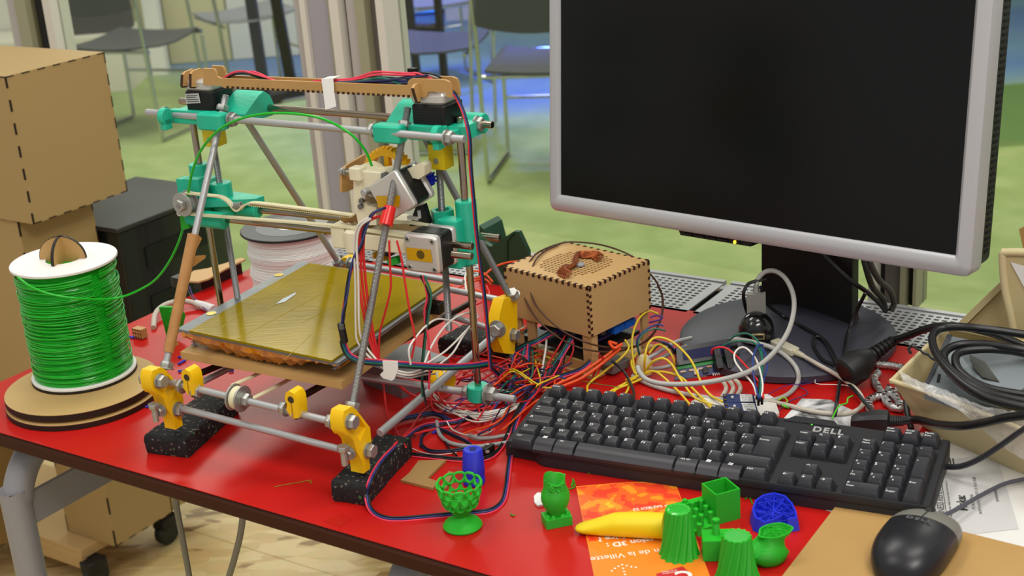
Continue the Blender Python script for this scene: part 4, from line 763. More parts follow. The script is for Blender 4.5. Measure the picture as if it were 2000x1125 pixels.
for nm, a0, a1, c0, c1, z0, z1 in (('lid_side', 0, L1, 0, 4, 56, 117), ('lid_side', 0, 4, 4, L2, 56, 117), ('lid_side', L1 - 4, L1, 4, L2, 56, 117), ('lid_side', 4, L1 - 4, L2 - 4, L2, 56, 117)):
    b = MB(); b.hexa([Bq(a, c, z) for z in (z0, z1) for a, c in ((a0, c0), (a1, c0), (a1, c1), (a0, c1))]); b.build(nm, BXM, eb)
b = MB(); o = .5
for (p, q, out, sd, n) in ((Bq(0, 0, 121), Bq(L1, 0, 121), -ax2, -EZ * 4, 25), (Bq(0, 0, 121), Bq(0, L2, 121), -ax1, -EZ * 4, 29), (Bq(0, 0, 56), Bq(0, 0, 119), -ax2, ax1 * 4, 15), (Bq(0, 0, 60), Bq(0, 0, 121), -ax1, ax2 * 4, 15), (Bq(L1, 0, 56), Bq(L1, 0, 119), -ax2, -ax1 * 4, 13), (Bq(0, L2, 56), Bq(0, L2, 119), -ax1, -ax2 * 4, 13), (Bq(0, 0, 121), Bq(L1, 0, 121), EZ * .3, ax2 * 4, 25), (Bq(0, 0, 121), Bq(0, L2, 121), EZ * .3, ax1 * 4, 29), (Bq(L1, 0, 121), Bq(L1, L2, 121), EZ * .3, -ax1 * 4, 25), (Bq(0, L2, 121), Bq(L1, L2, 121), EZ * .3, -ax2 * 4, 21)):
    e = (q - p) / n; out = np.asarray(out, float)
    for i in range(0, n, 2): u = p + e * (i + .15); b.hexa([u, u + e * .8, u + e * .8 + sd, u + sd] + [v + out * (o if abs(out[2]) < .2 else 1) for v in (u, u + e * .8, u + e * .8 + sd, u + sd)])
b.build('scorched_finger_joint', BXD, eb, kind='stuff')
for a0, a1, c0, c1 in ((2, 14, 2, 6), (2, 6, 6, 16), (L1 - 16, L1 - 4, 2, 6), (4, 8, L2 - 20, L2 - 4), (L1 - 8, L1 - 4, L2 - 20, L2 - 6), (4, 8, L2 - 44, L2 - 30)):
    b = MB(); b.hexa([Bq(a, c, z) for z in (4, 57) for a, c in ((a0, c0), (a1, c0), (a1, c1), (a0, c1))]); b.build('corner_leg', BXM, eb)
b = MB(); b.hexa([Bq(a, c, z) for z in (.3, 5) for a, c in ((-2, -2), (L1 + 2, -2), (L1 + 2, L2 + 2), (-2, L2 + 2))]); b.build('base_plate', BXM, eb)
b = MB(); b.hexa([Bq(a, c, z) for z in (5, 18) for a, c in ((4, 2), (8, 2), (8, L2 - 4), (4, L2 - 4))]); b.build('side_rail', BXM, eb)
PCBD = M('pcb_dark', '#10161c', .4); PCBB = M('pcb_blue', '#14275a', .35); CAPB = M('capacitor_blue', '#1660c8', .35)
b = MB(); b.box(Bq(60, 70, 24), (96, 116, 5), BAX); pcb = b.build('circuit_board', PCBD, eb)
b = MB(); b.box(Bq(64, 60, 38), (86, 90, 3), BAX); pcb2 = b.build('circuit_board', PCBB, eb)
for a, c in ((62, 12), (84, 12)): b = MB(); b.box(Bq(a, c, 45), (20, 12, 9), BAX, 1); b.build('terminal_block', CAPB, pcb2)
rnd = random.Random(11)
for k in range(16): b = MB(); b.box(Bq(rnd.uniform(16, 104), rnd.uniform(14, 110), 44 + rnd.uniform(0, 4)), (rnd.uniform(5, 12), rnd.uniform(5, 12), rnd.uniform(8, 14)), BAX, .5); b.build('component', (BLACK, M('chip_grey', '#5b5b5e', .4), PCBD)[k % 3], pcb2)
b = MB(); b.box(Bq(100, 60, 50), (3, 80, 30), BAX); b.build('inner_divider', BXM, eb)
# copper braid on the lid
COP = M('copper_braid', '#b0623a', .38, .85, bump=(900, .5)); b = MB()
cps = [(1108, 536), (1098, 530), (1100, 524), (1112, 521), (1122, 515), (1124, 503), (1130, 495), (1145, 497), (1160, 497), (1170, 503)]
for k in range(16):
    a = k * 2 * math.pi / 16; b.tube([U(x, y, 125.5) + np.array([math.cos(a + i * .8), math.sin(a + i * .8), .55 * math.sin(a + i * .8 + 1)]) * (3.4 + (2.2 if i in (0, 1, 2, 7, 8, 9) else 0)) for i, (x, y) in enumerate(cps)], .75, 5, 5)
b.build('copper_braid', COP, None, 'frayed copper wire braid curled on the wooden box lid', 'braid', sharp=80)
b = MB(); p = U(1133, 519, 121.3); b.cyl(p, p + EZ * 3, 6, n=16, ch=.6); b.build('plastic_disc', M('cap_grey', '#9599a0', .4), None, 'small grey plastic disc under the copper braid on the grille', 'disc')
# ================================================================= monitor
SIL = M('monitor_silver', '#bcbdc0', .32, .25); MBK = M('monitor_black', '#121213', .5, bump=(1500, .1)); SCR = M('screen_black', '#060607', .26, spec=.35, var=(3, .4, '#0a0a0b'))
ma, mb_ = U(1069, 412, 155), U(1894.4, 547, 155); mu = norm(mb_ - ma); mw = np.linalg.norm(mb_ - ma); mn = np.array([-mu[1], mu[0], 0]); ph = math.radians(5.4); mv = EZ * math.cos(ph) + mn * math.sin(ph); mk = mn * math.cos(ph) - EZ * math.sin(ph)
MQ = lambda x, y, z: ma + mu * x + mv * y + mk * z      # z into the monitor
MH = 372.0
mon = thing('monitor', 'large silver-framed flat monitor with a dark blank screen', 'monitor', np.array([335, 190, 0]))
def rounded(x0, x1, y0, y1, r, z, n=6):
    return [MQ(cx + r * math.cos(math.radians(a0 + 90 * k / n)), cy + r * math.sin(math.radians(a0 + 90 * k / n)), z) for cx, cy, a0 in ((x1 - r, y1 - r, 0), (x0 + r, y1 - r, 90), (x0 + r, y0 + r, 180), (x1 - r, y0 + r, 270)) for k in range(n + 1)]
b = MB(); W_, H_ = mw, MH; il, ib = 19.5, 24
b.loft([rounded(4, W_ - 4, 4, H_ - 4, 10, 34), rounded(0, W_, 0, H_, 12, 30), rounded(0, W_, 0, H_, 12, 10), rounded(1.5, W_ - 1.5, 1.5, H_ - 1.5, 11, 4), rounded(6, W_ - 6, 6, H_ - 6, 8, .6), rounded(il - 4, W_ - il + 4, ib - 5, H_ - il + 4, 3, .2), rounded(il - .5, W_ - il + .5, ib - .5, H_ - il + .5, 1, 3), rounded(il, W_ - il, ib, H_ - il, .6, 5)], caps=False); b.build('bezel', SIL, mon)
b = MB(); b.loft([rounded(il - 2, W_ - il + 2, ib - 2, H_ - il + 2, 1, 4.6), rounded(il - 2, W_ - il + 2, ib - 2, H_ - il + 2, 1, 8)]); b.build('screen', SCR, mon)
b = MB(); b.loft([rounded(2, W_ - 2, 3, H_ - 3, 12, 30), rounded(3, W_ - 3, 4, H_ - 4, 12, 62), rounded(14, W_ - 14, 16, H_ - 14, 12, 74), rounded(90, W_ - 90, 70, H_ - 60, 12, 90)]); bk = b.build('rear_shell', MBK, mon)
b = MB(); k = 0; y = 22
while y < H_ - 20: b.box(MQ(W_ - 2.2, y, 49), (1.4, 2.6, 13), (mu, mv, mk)); y += 7.2
b.build('side_vent_slots', M('vent_black', '#030303', .8), bk, kind='stuff')
b = MB(); b.hexa([MQ(x, yy, z) for z in (14, 40) for x, yy in ((200, -7), (300, -7), (302, 1), (196, 1))]); bs = b.build('button_strip', M('button_black', '#161618', .35), mon)
for k in range(5): b = MB(); b.box(MQ(211 + k * 17, -4.4, 13), (13.5, 3.6, 2.4), (mu, mv, mk), .8); b.build('button', MATS['button_black'], bs)
b = MB(); p = QX(1, 1, 0) if 0 else MQ(279, -4, 12.4); b.cyl(p, p - mk * .8, 2.1, n=14); b.build('power_light', M('amber_led', '#ffb020', .4, emit=6), bs)
bc = U(1537, 655, 8) * [1, 1, 0]
MBS = M('monitor_foot', '#3b3b47', .5, bump=(900, .05))
b = MB(); b.lathe(bc, (mu, mn, EZ), [(132, .3), (136, 2), (136, 10), (133, 13), (104, 21), (60, 32), (30, 38)], 72); b.build('foot', MBS, mon)
FOOT = [(0, 38), (30, 38), (60, 32), (104, 21), (133, 13), (137, 0), (900, 0)]
def foot_h(p): return float(np.interp(np.linalg.norm((p - bc)[:2]), [a for a, _ in FOOT], [c for _, c in FOOT]))
def UF(x, y, clear):                      # resting on the monitor foot (or the table beside it)
    z = 10.0
    for _ in range(12): z = .5 * z + .5 * (foot_h(U(x, y, z)) + clear)
    return U(x, y, z)
KINDS['f'] = UF
nc = bc + mn * 44 + mu * 12
b = MB(); b.loft([[nc + mu * x + mn * y + EZ * z for x, y in ((-66 + i, -16), (66 - i, -16), (60 - i, 14), (-60 + i, 14))] for z, i in ((22, 0), (30, 2), (120, 3), (230, 6))]); b.build('neck', MBK, mon)
# ================================================================= keyboard
kaz, kti = math.radians(-26.6), math.radians(7.8); KX = np.array([math.cos(kaz), math.sin(kaz), 0]); KY0 = np.array([-KX[1], KX[0], 0]); KY = KY0 * math.cos(kti) + EZ * math.sin(kti); KN = np.cross(KX, KY); KO = np.array([0, 0, 38.0]); KU = 19.05
KP = lambda u, v, h=0: KO + KX * u * KU - KY * v * KU + KN * h
KB = M('keyboard_black', '#232326', .5, bump=(1600, .08)); KC = M('keycap', '#2d2d32', .4, bump=(1500, .05)); KL = M('key_legend', '#f2f2f2', .6)
kb = thing('keyboard', 'black full-size computer keyboard with white legends on the red table', 'keyboard', KP(11.5, 2, -25))
plan = [(-.45, -2.05), (-.5, 3.95), (1.35, 4.05), (1.75, 4.35), (2.1, 4.5), (23.2, 4.5), (23.38, 4.3), (23.35, -2.0), (20, -2.1), (17.2, -2.15), (16.6, -2.35), (15, -2.35), (14.4, -2.1)]
def low(u, v): p = KP(u, v, -9); p[2] = max(.3, 4 - (v - 4.5) * 1.4 - 3.7); return p
b = MB(); b.loft([[low(u, v) for u, v in plan], [KP(u, v, -12.5) for u, v in plan], [KP(11.45 + (u - 11.45) * .994, 1.2 + (v - 1.2) * .98, -9.5) for u, v in plan]]); kcs = b.build('case', KB, kb)
b = MB(); b.loft([[KP(u, v, h) for v, h in ((4.53, -12), (4.6, -12), (4.57, -5.5), (4.5, -4), (4.45, -5), (4.45, -12))] for u in (2.0, 23.2)]); b.build('front_lip', KB, kb)
b = MB()
for u0, u1, v0, v1 in ((-.05, 15.05, -.5, 4.5), (15.45, 18.55, -.55, 1.55), (16.48, 17.52, 2.5, 3.5), (15.45, 18.55, 3.5, 4.5), (18.88, 22.95, -.52, 4.5)): b.hexa([KP(u, v, h) for h in (-9.6, -8.9) for u, v in ((u0, v1), (u1, v1), (u1, v0), (u0, v0))])
b.build('key_wells', M('well_black', '#0c0c0d', .6), kb)
KM = {}
def key(u, v, leg=None, wu=1.0, hv=1.0, slope=False, sub=None, h=0):
    k = (wu, hv, slope)
    if k not in KM:
        m_ = MB(); g = .03; a, c = wu * KU / 2 - g * KU, hv * KU / 2 - g * KU
        def rr(x0, x1, y0, y1, z, r=1.6):
            out = []
            for cx, cy, a0 in ((x1 - r, y1 - r, 0), (x0 + r, y1 - r, 90), (x0 + r, y0 + r, 180), (x1 - r, y0 + r, 270)):
                for q in range(3): t = math.radians(a0 + 45 * q); out.append(KX * (cx + r * math.cos(t)) + KY * (cy + r * math.sin(t)) + KN * z)
            return out
        if slope:
            R = []
            for x in (-1, -.985, .985, 1):
                X = x * a; ins = 1.6 if abs(x) == 1 else 0; R.append([KX * X + KY * y + KN * (z - ins * (z > -8)) for y, z in ((-c - 3, -9), (-c - 2.6, -5.5), (-c + 1, -2.2), (-c * .45, -.5), (0, 0), (c - 3.4, .2), (c - 2.6, -.6), (c, -9))])
            m_.loft(R)
        else:
            m_.loft([rr(-a, a, -c, c, -9), rr(-a + .4, a - .4, -c + .4, c - .2, -6), rr(-a + 2.3, a - 2.3, -c + 3.0, c - 1.6, -.8), rr(-a + 2.9, a - 2.9, -c + 3.6, c - 2.1, 0), rr(-a + 4.4, a - 4.4, -c + 5.2, c - 3.6, -.45, 1)])
        o = m_.build('key', KC, kb); KM[k] = o.data; off_ = o.location.copy(); KM[(k, 'o')] = (np.array(o.location) + np.array(WL[kb.name]) - np.array([0, 0, TZ])) * 1000; bpy.data.objects.remove(o)
    o = bpy.data.objects.new('key', KM[k]); put(o, KP(u, v, h) + KM[(k, 'o')], kb)
    if leg in ('flag', 'menu'):
        m_ = MB(); c = KP(u - .2, v - .26, h + .3)
        for i in (0, 1):
            for j in (0, 1): m_.box(c + KX * (i * 2.5 + j * .5) + KY * (j * 2.2 - i * .3) + KN * .05, (2.1, 1.8 if leg == 'flag' else 1.2, .1), (KX, norm(KY + KX * .25), KN))
        m_.build('legend', KL, o)
    elif leg:
        rows = leg.split('|'); x0 = -wu * .5 + .2 if len(rows[0]) < 2 or wu > 1.2 else -wu * .5 + .17
        for i, tx in enumerate(rows):
            sz = 6.0 if len(tx) == 1 else 3.9
            if len(rows) > 1: sz = min(sz, 4.3)
            text('legend', tx, KL, KP(u + x0, v - hv * .5 + .27 + i * .24 + (.06 if len(rows) == 1 else 0), h + .06 if not slope else h + .25), KX, KY, sz, o, .02, 'LEFT')
    return o
for u, t in ((.54, 'Echap'), (1.85, 'F1'), (2.86, 'F2'), (3.87, 'F3'), (4.87, 'F4'), (6.2, 'F5'), (7.2, 'F6'), (8.22, 'F7'), (9.24, 'F8'), (10.5, 'F9'), (11.5, 'F10'), (12.5, 'F11'), (13.5, 'F12')): key(u, -1.42, t)
for i, t in enumerate(('²', '1|&', '2|é ~', '3|" #', "4|' {", '5|( [', '6|- |', '7|è `', '8|_ \\', '9|ç ^', '0|à @', '°|) ]', '+|= }')): key(.5 + i, 0, t)
key(14, 0, '←', 2)
key(.75, 1, '⇤|⇥', 1.5)
for i, t in enumerate('AZERTYUIOP'): key(2 + i, 1, t if t != 'E' else 'E|   €')
key(12, 1, '¨|^'); key(13, 1, '£|$ ¤'); key(14.25, 1.5, ' |Entrée', 1.5, 2.0)
key(.875, 2, 'A', 1.75)
for i, t in enumerate('QSDFGHJKLM'): key(2.25 + i, 2, t)
key(12.25, 2, '%|ù'); key(13.25, 2, 'µ|*')
key(.625, 3, '⇧', 1.25); key(1.75, 3, '>|<')
for i, t in enumerate('WXCVBN'): key(2.75 + i, 3, t)
for u, t in ((8.75, '?|,'), (9.75, '.|;'), (10.75, '/|:'), (11.75, '§|!')): key(u, 3, t)
key(13.63, 3, '⇧', 2.7)
key(.75, 4, 'Ctrl', 1.45)
for u, w_, t in ((2.1, 1.22, 'flag'), (3.36, 1.25, 'Alt'), (6.95, 5.85, None), (10.52, 1.22, 'Alt Gr'), (11.76, 1.22, 'flag'), (12.98, 1.18, 'menu')): key(u, 4, t, w_, 1.0, True)
key(14.28, 4, 'Ctrl', 1.4)
for (u, v, t) in ((16, 0, 'Inser'), (17, 0, '↖'), (18, 0, '⇞'), (16, 1, 'Suppr'), (17, 1, 'Fin'), (18, 1, '⇟'), (17, 3, '↑'), (16, 4, '←'), (17, 4, '↓'), (18, 4, '→'), (19.4, 0, 'Verr|Num'), (20.4, 0, '/'), (21.4, 0, '*'), (22.4, 0, '-'), (19.4, 1, '7|  ↖'), (20.4, 1, '8|  ↑'), (21.4, 1, '9|  ⇞'), (19.4, 2, '4|  ←'), (20.4, 2, '5'), (21.4, 2, '6|  →'), (19.4, 3, '1|Fin'), (20.4, 3, '2|  ↓'), (21.4, 3, '3|  ⇟'), (21.4, 4, '.|Suppr'), (20.4, -1.42, 'Impr|écran'), (21.4, -1.42, 'Arrêt|défil'), (22.4, -1.42, 'Pause|Attn')): key(u, v, t)
key(19.9, 4, '0|Inser', 2.0); key(22.4, 1.5, ' |+', 1, 2.0); key(22.4, 3.5, ' |Entr', 1, 2.0)
SILT = M('logo_silver', '#c9cac8', .35, .5)
text('brand_logo', 'DELL', SILT, KP(16.92, -1.3, -9.3), KX, KY, 13, kb, .4, 'CENTER', 1.2, 0, .4)
b = MB(); p = KP(15.9, -1.75, -9.4); b.cyl(p, p + KN * .5, .9, n=8); b.build('status_light', M('led_green', '#40d020', .4, emit=2.5), kb)
b = MB(); b.hexa([KP(u, v, h) for h in (-14, -8.6) for u, v in ((14.3, -1.75), (17.5, -1.75), (17, -2.34), (14.8, -2.34))]); b.build('light_panel', KB, kb)
# ================================================================= papers, board, mouse
PAP = M('paper', '#dcdbd6', .65, var=(8, .3, '#d2d2cf')); PAPG = M('envelope_paper', '#c4c3c2', .65); INK = M('print_ink', '#33332f', .7)
def sheet(name, px4, z, th, mat, label, cat, parent=None): b = MB(); b.prism([U(x, y, z) for x, y in px4], EZ * th); return b.build(name, mat, parent, label, cat)
sheet('paper_sheet', ((1540, 975), (1800, 845), (2040, 900), (2080, 1085), (1900, 1110), (1660, 1010)), .4, .3, PAP, 'white sheet of paper under the right end of the keyboard', 'paper')
env = sheet('reply_envelope', ((1790, 950), (1815, 905), (1945, 884), (1990, 1033), (1880, 1046), (1815, 1030)), .9, .3, PAPG, 'grey-white printed reply envelope between the keyboard and the mouse', 'envelope')
xa = norm(U(1845, 905, 1.3) - U(1857, 990, 1.3)); xa = norm(U(1827, 932, 1.3) - U(1836, 1000, 1.3)); ya = norm(np.cross(EZ, xa))
text('printed_text', 'BUSINESS REPLY MAIL', INK, U(1836, 975, 1.35), xa, ya, 9.5, env, .02, 'CENTER', .95)
b = MB(); q = [U(1822, 1010, 1.3), U(1849, 1006, 1.3), U(1837, 926, 1.3), U(1817, 930, 1.3)]
b.tube(q + [q[0]], .3, 4, 0); b.build('printed_frame', INK, env)
text('printed_text', 'Make:', INK, U(1879, 982, 1.35), xa, ya, 13, env, .02, 'CENTER', 1, 0, .5)
text('printed_text', 'FIRST-CLASS MAIL  PERMIT NO. 865  NORTH HOLLYWOOD CA', INK, U(1853, 973, 1.35), xa, ya, 2.6, env, .02)
text('printed_text', 'PO BOX 17046', INK, U(1900, 980, 1.35), xa, ya, 4.6, env, .02)
text('printed_text', 'NORTH HOLLYWOOD CA 91615-9588', INK, U(1909, 967, 1.35), xa, ya, 4.4, env, .02)
text('printed_barcode', '|ı|ı|||ıı|ı||ı|ı|ıı||ı|ı||ı|ıı|ı|ı||', INK, U(1945, 965, 1.35), xa, ya, 3.6, env, .02)
b = MB()
for k in range(5): p = U(1838 + k * 6, 897 + k * 1.2, 1.3); b.box(p, (1.5, 15, .1), (ya, xa, EZ))
b.build('printed_bars', INK, env)
brd = sheet('mouse_board', ((1640, 985), (2010, 1078), (2010, 1300), (1400, 1300)), 1.4, 4, M('mouse_board_brown', '#b38e55', .55, var=(20, .4, '#a68049')), 'brown fibreboard used as a mouse pad', 'board')
MSB = M('mouse_black', '#1b1b20', .34); MSG = M('mouse_grey', '#77766f', .38)
mf, mr = U(1824, 1010, 16), U(1745, 1130, 16); my = norm((mf - mr) * [1, 1, 0]); mx = np.array([my[1], -my[0], 0]); mo = (mf - my * 57) * [1, 1, 0]
ms = thing('computer_mouse', 'black and grey wired computer mouse on the brown board', 'mouse', mo + EZ * 5.4)
def mouse_p(t, a):   # t -1 rear .. 1 front, a 0..pi across
    wdt = 39 * (1 - abs(t) ** (4.5 if t > 0 else 2.6)) ** .42; hh = 34 * (1 - ((t + .25) / 1.42) ** 2) ** .5 * (1 - max(0, -t) ** 4) ** .45 * (1 - .45 * max(0, t - .8) / .2)
    return mo + my * (60 * t) + mx * wdt * math.cos(a) * (.8 + .2 * math.sin(a) ** .5) + EZ * (5.6 + max(1.2, hh) * math.sin(a) ** .7)
def mshell(t0, t1, nm, mat, grow=0):
    R = [[mouse_p(t, a) + EZ * grow for a in np.linspace(0, math.pi, 21)] for t in np.linspace(t0, t1, 26)]; b = MB(); b.loft(R, caps=False, closed=False); b.loft([R[-1] if t1 > .9 else R[-1]], caps=False) if 0 else None; return b.build(nm, mat, ms, sharp=60)
mshell(-.9999, .3, 'palm_shell', MSB); mshell(.3, .9999, 'button_shell', MSG, -.4)
R = [mouse_p(t, math.pi / 2) + EZ * .15 for t in np.linspace(.31, .97, 12)]; b = MB(); b.tube(R, .45, 5, 0); b.build('button_gap', M('gap_black', '#101010', .8), ms)
p = mouse_p(.72, math.pi / 2); b = MB(); b.cyl(p - mx * 3.6 - EZ * 4, p + mx * 3.6 - EZ * 4, 7.5, n=24, ch=1); b.build('scroll_wheel', M('wheel_black', '#151515', .6), ms)
b = MB(); b.loft([[mo + my * 56 * t_ * k_ + mx * 30 * math.sin(a) * k_ + EZ * z for a in np.linspace(0, 2 * math.pi, 28)[:-1] for t_ in (math.cos(a),)] for z, k_ in ((5.5, .95), (9, 1))]); b.build('base', MSB, ms)
pl_ = mouse_p(.14, math.pi / 2); text('brand_logo', 'DELL', M('mouse_logo', '#6a6a6e', .5), pl_ + EZ * .5 , mx, norm(my * .94 - EZ * .2), 9.5, ms, .3, 'CENTER', 1.2)
# ================================================================= orange flyer
def flyer_mat():
    mt = M('flyer_print', '#ef6a1c', .45); nt = mt.node_tree; b = nt.nodes['Principled BSDF']; tc = nt.nodes.new('ShaderNodeTexCoord'); n1 = nt.nodes.new('ShaderNodeTexNoise'); n1.inputs['Scale'].default_value = 38; n1.inputs['Detail'].default_value = 2; nt.links.new(tc.outputs['Object'], n1.inputs['Vector'])
    cr = nt.nodes.new('ShaderNodeValToRGB'); cr.color_ramp.interpolation = 'CONSTANT'; e_ = cr.color_ramp.elements; e_[0].color = lin('#e8401f'); e_[1].position = .44; e_[1].color = lin('#f0641c')
    for p, c in ((.54, '#f5931e'), (.64, '#f8b91c')): x_ = e_.new(p); x_.color = lin(c)
    nt.links.new(n1.outputs['Fac'], cr.inputs[0]); nt.links.new(cr.outputs[0], b.inputs['Base Color']); return mt
fl = sheet('flyer', ((1125, 950), (1225, 942), (1318, 940), (1392, 1140), (1410, 1200), (1175, 1200)), .4, .25, M('flyer_orange', '#f2851f', .42), 'orange printed flyer lying upside down under the green printed models', 'flyer')
b = MB(); b.prism([U(x, y, .7) for x, y in ((1126, 951), (1225, 943), (1317, 941), (1350, 1030), (1149, 1058))], EZ * .05); b.build('brushed_print', flyer_mat(), fl)
WHT = M('print_white', '#f3ece2', .5); xt = norm(U(1162, 1093, .8) - U(1290, 1076, .8)); yt = np.cross(EZ, xt)
text('printed_text', '> SAMEDI 23', WHT, U(1270, 991, .85), xt, yt, 6.5, fl, .02, 'CENTER', 1, 0, .12)
text('printed_text', 'ssion 3D :', WHT, U(1231, 1059, .85), xt, yt, 11.5, fl, .02, 'CENTER', 1, 0, .35); text('printed_text', 'faire ?', WHT, U(1195, 1050, .85), xt, yt, 11.5, fl, .02, 'CENTER', 1, 0, .35)
text('printed_text', 'm de la Villette', WHT, U(1224, 1083, .85), xt, yt, 11.5, fl, .02, 'CENTER')
b = MB()
for x, y in ((1195, 1115), (1201, 1110), (1208, 1106), (1215, 1103), (1224, 1105), (1233, 1107), (1242, 1108), (1217, 1110), (1219, 1116), (1221, 1122), (1223, 1128)): p = U(x, y, .8); b.cyl(p, p + EZ * .05, 1.1, n=10)
b.build('dotted_arrow', WHT, fl, kind='stuff')
lg = [U(1281, 1121, .8), U(1333, 1106, .8), U(1352, 1122, .8), U(1375, 1160, .8), U(1300, 1160, .8)]; b = MB(); b.prism(lg, EZ * .08); b.build('red_logo_tile', M('logo_red', '#c5202b', .45), fl)
text('printed_text', 'C', WHT, U(1336, 1123, .95), xt, yt, 22, fl, .02, 'CENTER', 1, 0, .8); text('printed_text', 'au carrefour\nde la Villette', WHT, U(1308, 1117, .95), xt, yt, 3, fl, .02)
# ================================================================= printed models
PG = layered('green_print', '#1fb423', .42, .45, .5, 2, sss=.08); PB = layered('blue_print', '#1c2fd0', .42, .45, .5, 2, sss=.05); PY_ = layered('yellow_print', '#e8cf05', .45, .5, .3, 0, sss=.08)
c0 = U(904, 1028, 0); ec = thing('egg_cup', 'green lace-rimmed printed egg cup near the table edge', 'egg cup', c0)
b = MB(); b.lathe(c0, AXZ, [(19, .2), (20, 2), (18, 5), (12, 9), (7.5, 13)], 40); b.build('foot', PG, ec)
b = MB(); b.lathe(c0, AXZ, [(7.5, 13), (8, 15), (12, 20), (15.5, 26), (14.3, 26.5), (10, 20), (4, 16.5)], 40); b.build('stem_bowl', PG, ec)
b = MB()
for row, (z, r, n, rr) in enumerate(((29, 17, 12, 4.4), (36.5, 19.3, 12, 4.7), (45, 20.8, 12, 5.0))):
    for k in range(n):
        a = 2 * math.pi * (k + .5 * (row % 2)) / n; o = np.array([math.cos(a), math.sin(a), 0]); t_ = np.array([-math.sin(a), math.cos(a), 0]); tl = EZ * .93 + o * .3
        b.tube([c0 + o * r + EZ * z + (t_ * math.cos(q) * rr * 1.12 + tl * math.sin(q) * rr) * (1 + .1 * math.sin(3 * q)) for q in np.linspace(0, 2 * math.pi, 13)], 1.4, 6, 0)
        if row == 0: b.loft([[c0 + o * 15 + t_ * x + EZ * 25 for x in (-3.4, 3.4)] + [c0 + o * 13.6 + t_ * x + EZ * 25 for x in (3.4, -3.4)], [c0 + o * 17 + t_ * x + EZ * 31 for x in (-.6, .6)] + [c0 + o * 16 + t_ * x + EZ * 31 for x in (.6, -.6)]])
b.build('lace_rim', PG, ec, kind='stuff')
c1 = U(926, 943, 0); t1 = up(c1, 921, 879); tz = norm(t1 - c1 + E2 * 2); BA = frame(c1, c1 + tz); bt_ = thing('blue_nozzle', 'blue printed conical tube standing behind the egg cup', 'printed part', c1)
hB = np.linalg.norm(t1 - c1); b = MB(); b.lathe(c1, BA, [(11.5, .3), (12, 2), (12, 8), (11.2, 9.5), (12, 11.5), (11.8, 20), (10.6, hB - 1), (10, hB)], 36); b.build('tube', PB, bt_)
b = MB(); b.box(c1 + tz * (hB + .05), (10, 7, .5), BA); b.build('slot', M('blue_slot', '#101a6a', .6), bt_)
b = MB(); b.lathe(c1, BA, [(5.4, hB - .2), (6.3, hB + .5), (9.4, hB + .5), (10, hB - .3)], 30, caps=False); b.build('rim', PB, bt_)
# owl
o0 = U(1088, 1022, 0); face = norm(U(1106, 1046, 0) - o0); side = np.array([-face[1], face[0], 0]); ow = thing('owl_figure', 'green printed owl figurine with a torn open head on a square base', 'figurine', o0)
bz1 = norm(U(1116, 1030, 0) - U(1065, 1040, 0)); bz2 = np.cross(EZ, bz1)
b = MB(); b.box(o0 + EZ * 5.2, (27, 19, 10), (bz1, bz2, EZ), .5); b.build('base_block', PG, ow)
b = MB()
for x, y in ((-9, 4), (8, 5), (0, 7), (-10, -4), (11, -2), (4, -7), (-5, -7)): b.lathe(o0 + bz1 * x + bz2 * y + EZ * 9.6, (bz1, bz2, EZ), [(3.2, 0), (2.4, 2.6), (.4, 4.2)], 8)
b.build('grass_tufts', PG, ow)
def owl_ring(r, z, k, n=36):
    out = []
    for i in range(n):
        a = 2 * math.pi * i / n; fa = math.cos(a); bump_ = 1 - .05 * math.cos(2 * a) + .025 * math.sin(9 * a + z * .5) * (z < 32) + .035 * max(0, math.cos(2 * (a - math.pi / 2))) * (20 < z < 38)
        zz = z + ((7 * max(0, math.cos(a + .7)) ** 2 - 2.5 * max(0, math.cos(a - 2.4))) if k > .9 else 0)
        out.append(o0 + face * (r * .92 * bump_ * fa + max(0, 30 - z) * .04) + side * (r * bump_ * math.sin(a)) + EZ * zz)
    return out
b = MB(); b.loft([owl_ring(r, z, k) for r, z, k in ((6, 10, 0), (8, 14, 0), (11.4, 20, 0), (13.2, 26, 0), (13.6, 31, 0), (12.8, 36, 0), (11, 41, 0), (10.6, 45, .5), (10.6, 49, .8), (9.8, 53, 1), (8.8, 55.5, 1))] + [owl_ring(7.6, 55, 1), owl_ring(6, 48, .9), owl_ring(3, 45, 0)]); b.build('body', PG, ow)
for s_ in (-1, 1):
    p = o0 + side * 4.6 * s_ + face * 8.2 + EZ * 44.5; b = MB(); b.lathe(p, (side, EZ, face), [(4.4, 0), (4.2, 1.4), (3.3, 1.9), (2.2, 1.3), (.6, 2)], 18); b.build('eye', PG, ow)
    b = MB(); b.lathe(o0 + side * s_ * 9.6 + EZ * 29 - face * 1, (face, EZ, side * s_), [(9.5, 0), (8.5, 2.2), (5, 3.6), (.5, 4)], 16); b.build('wing', PG, ow)
b = MB(); p = o0 + face * 9.6 + EZ * 43; b.loft([[p + side * 2, p - side * 2, p - EZ * 4 + face * .3], [p + face * 2.6 - EZ * 2.2 + side * .3, p + face * 2.6 - EZ * 2.2 - side * .3, p + face * 2.4 - EZ * 3.2]]); b.build('beak', PG, ow)
b = MB(); b.tube([o0 + side * x + face * y + EZ * z for x, y, z in ((-10.5, 1, 51), (-6, 8, 48.5), (0, 10.6, 47), (6, 8, 49), (10.5, 1, 53))], 1.2, 6, 5); b.build('torn_brow', PG, ow)
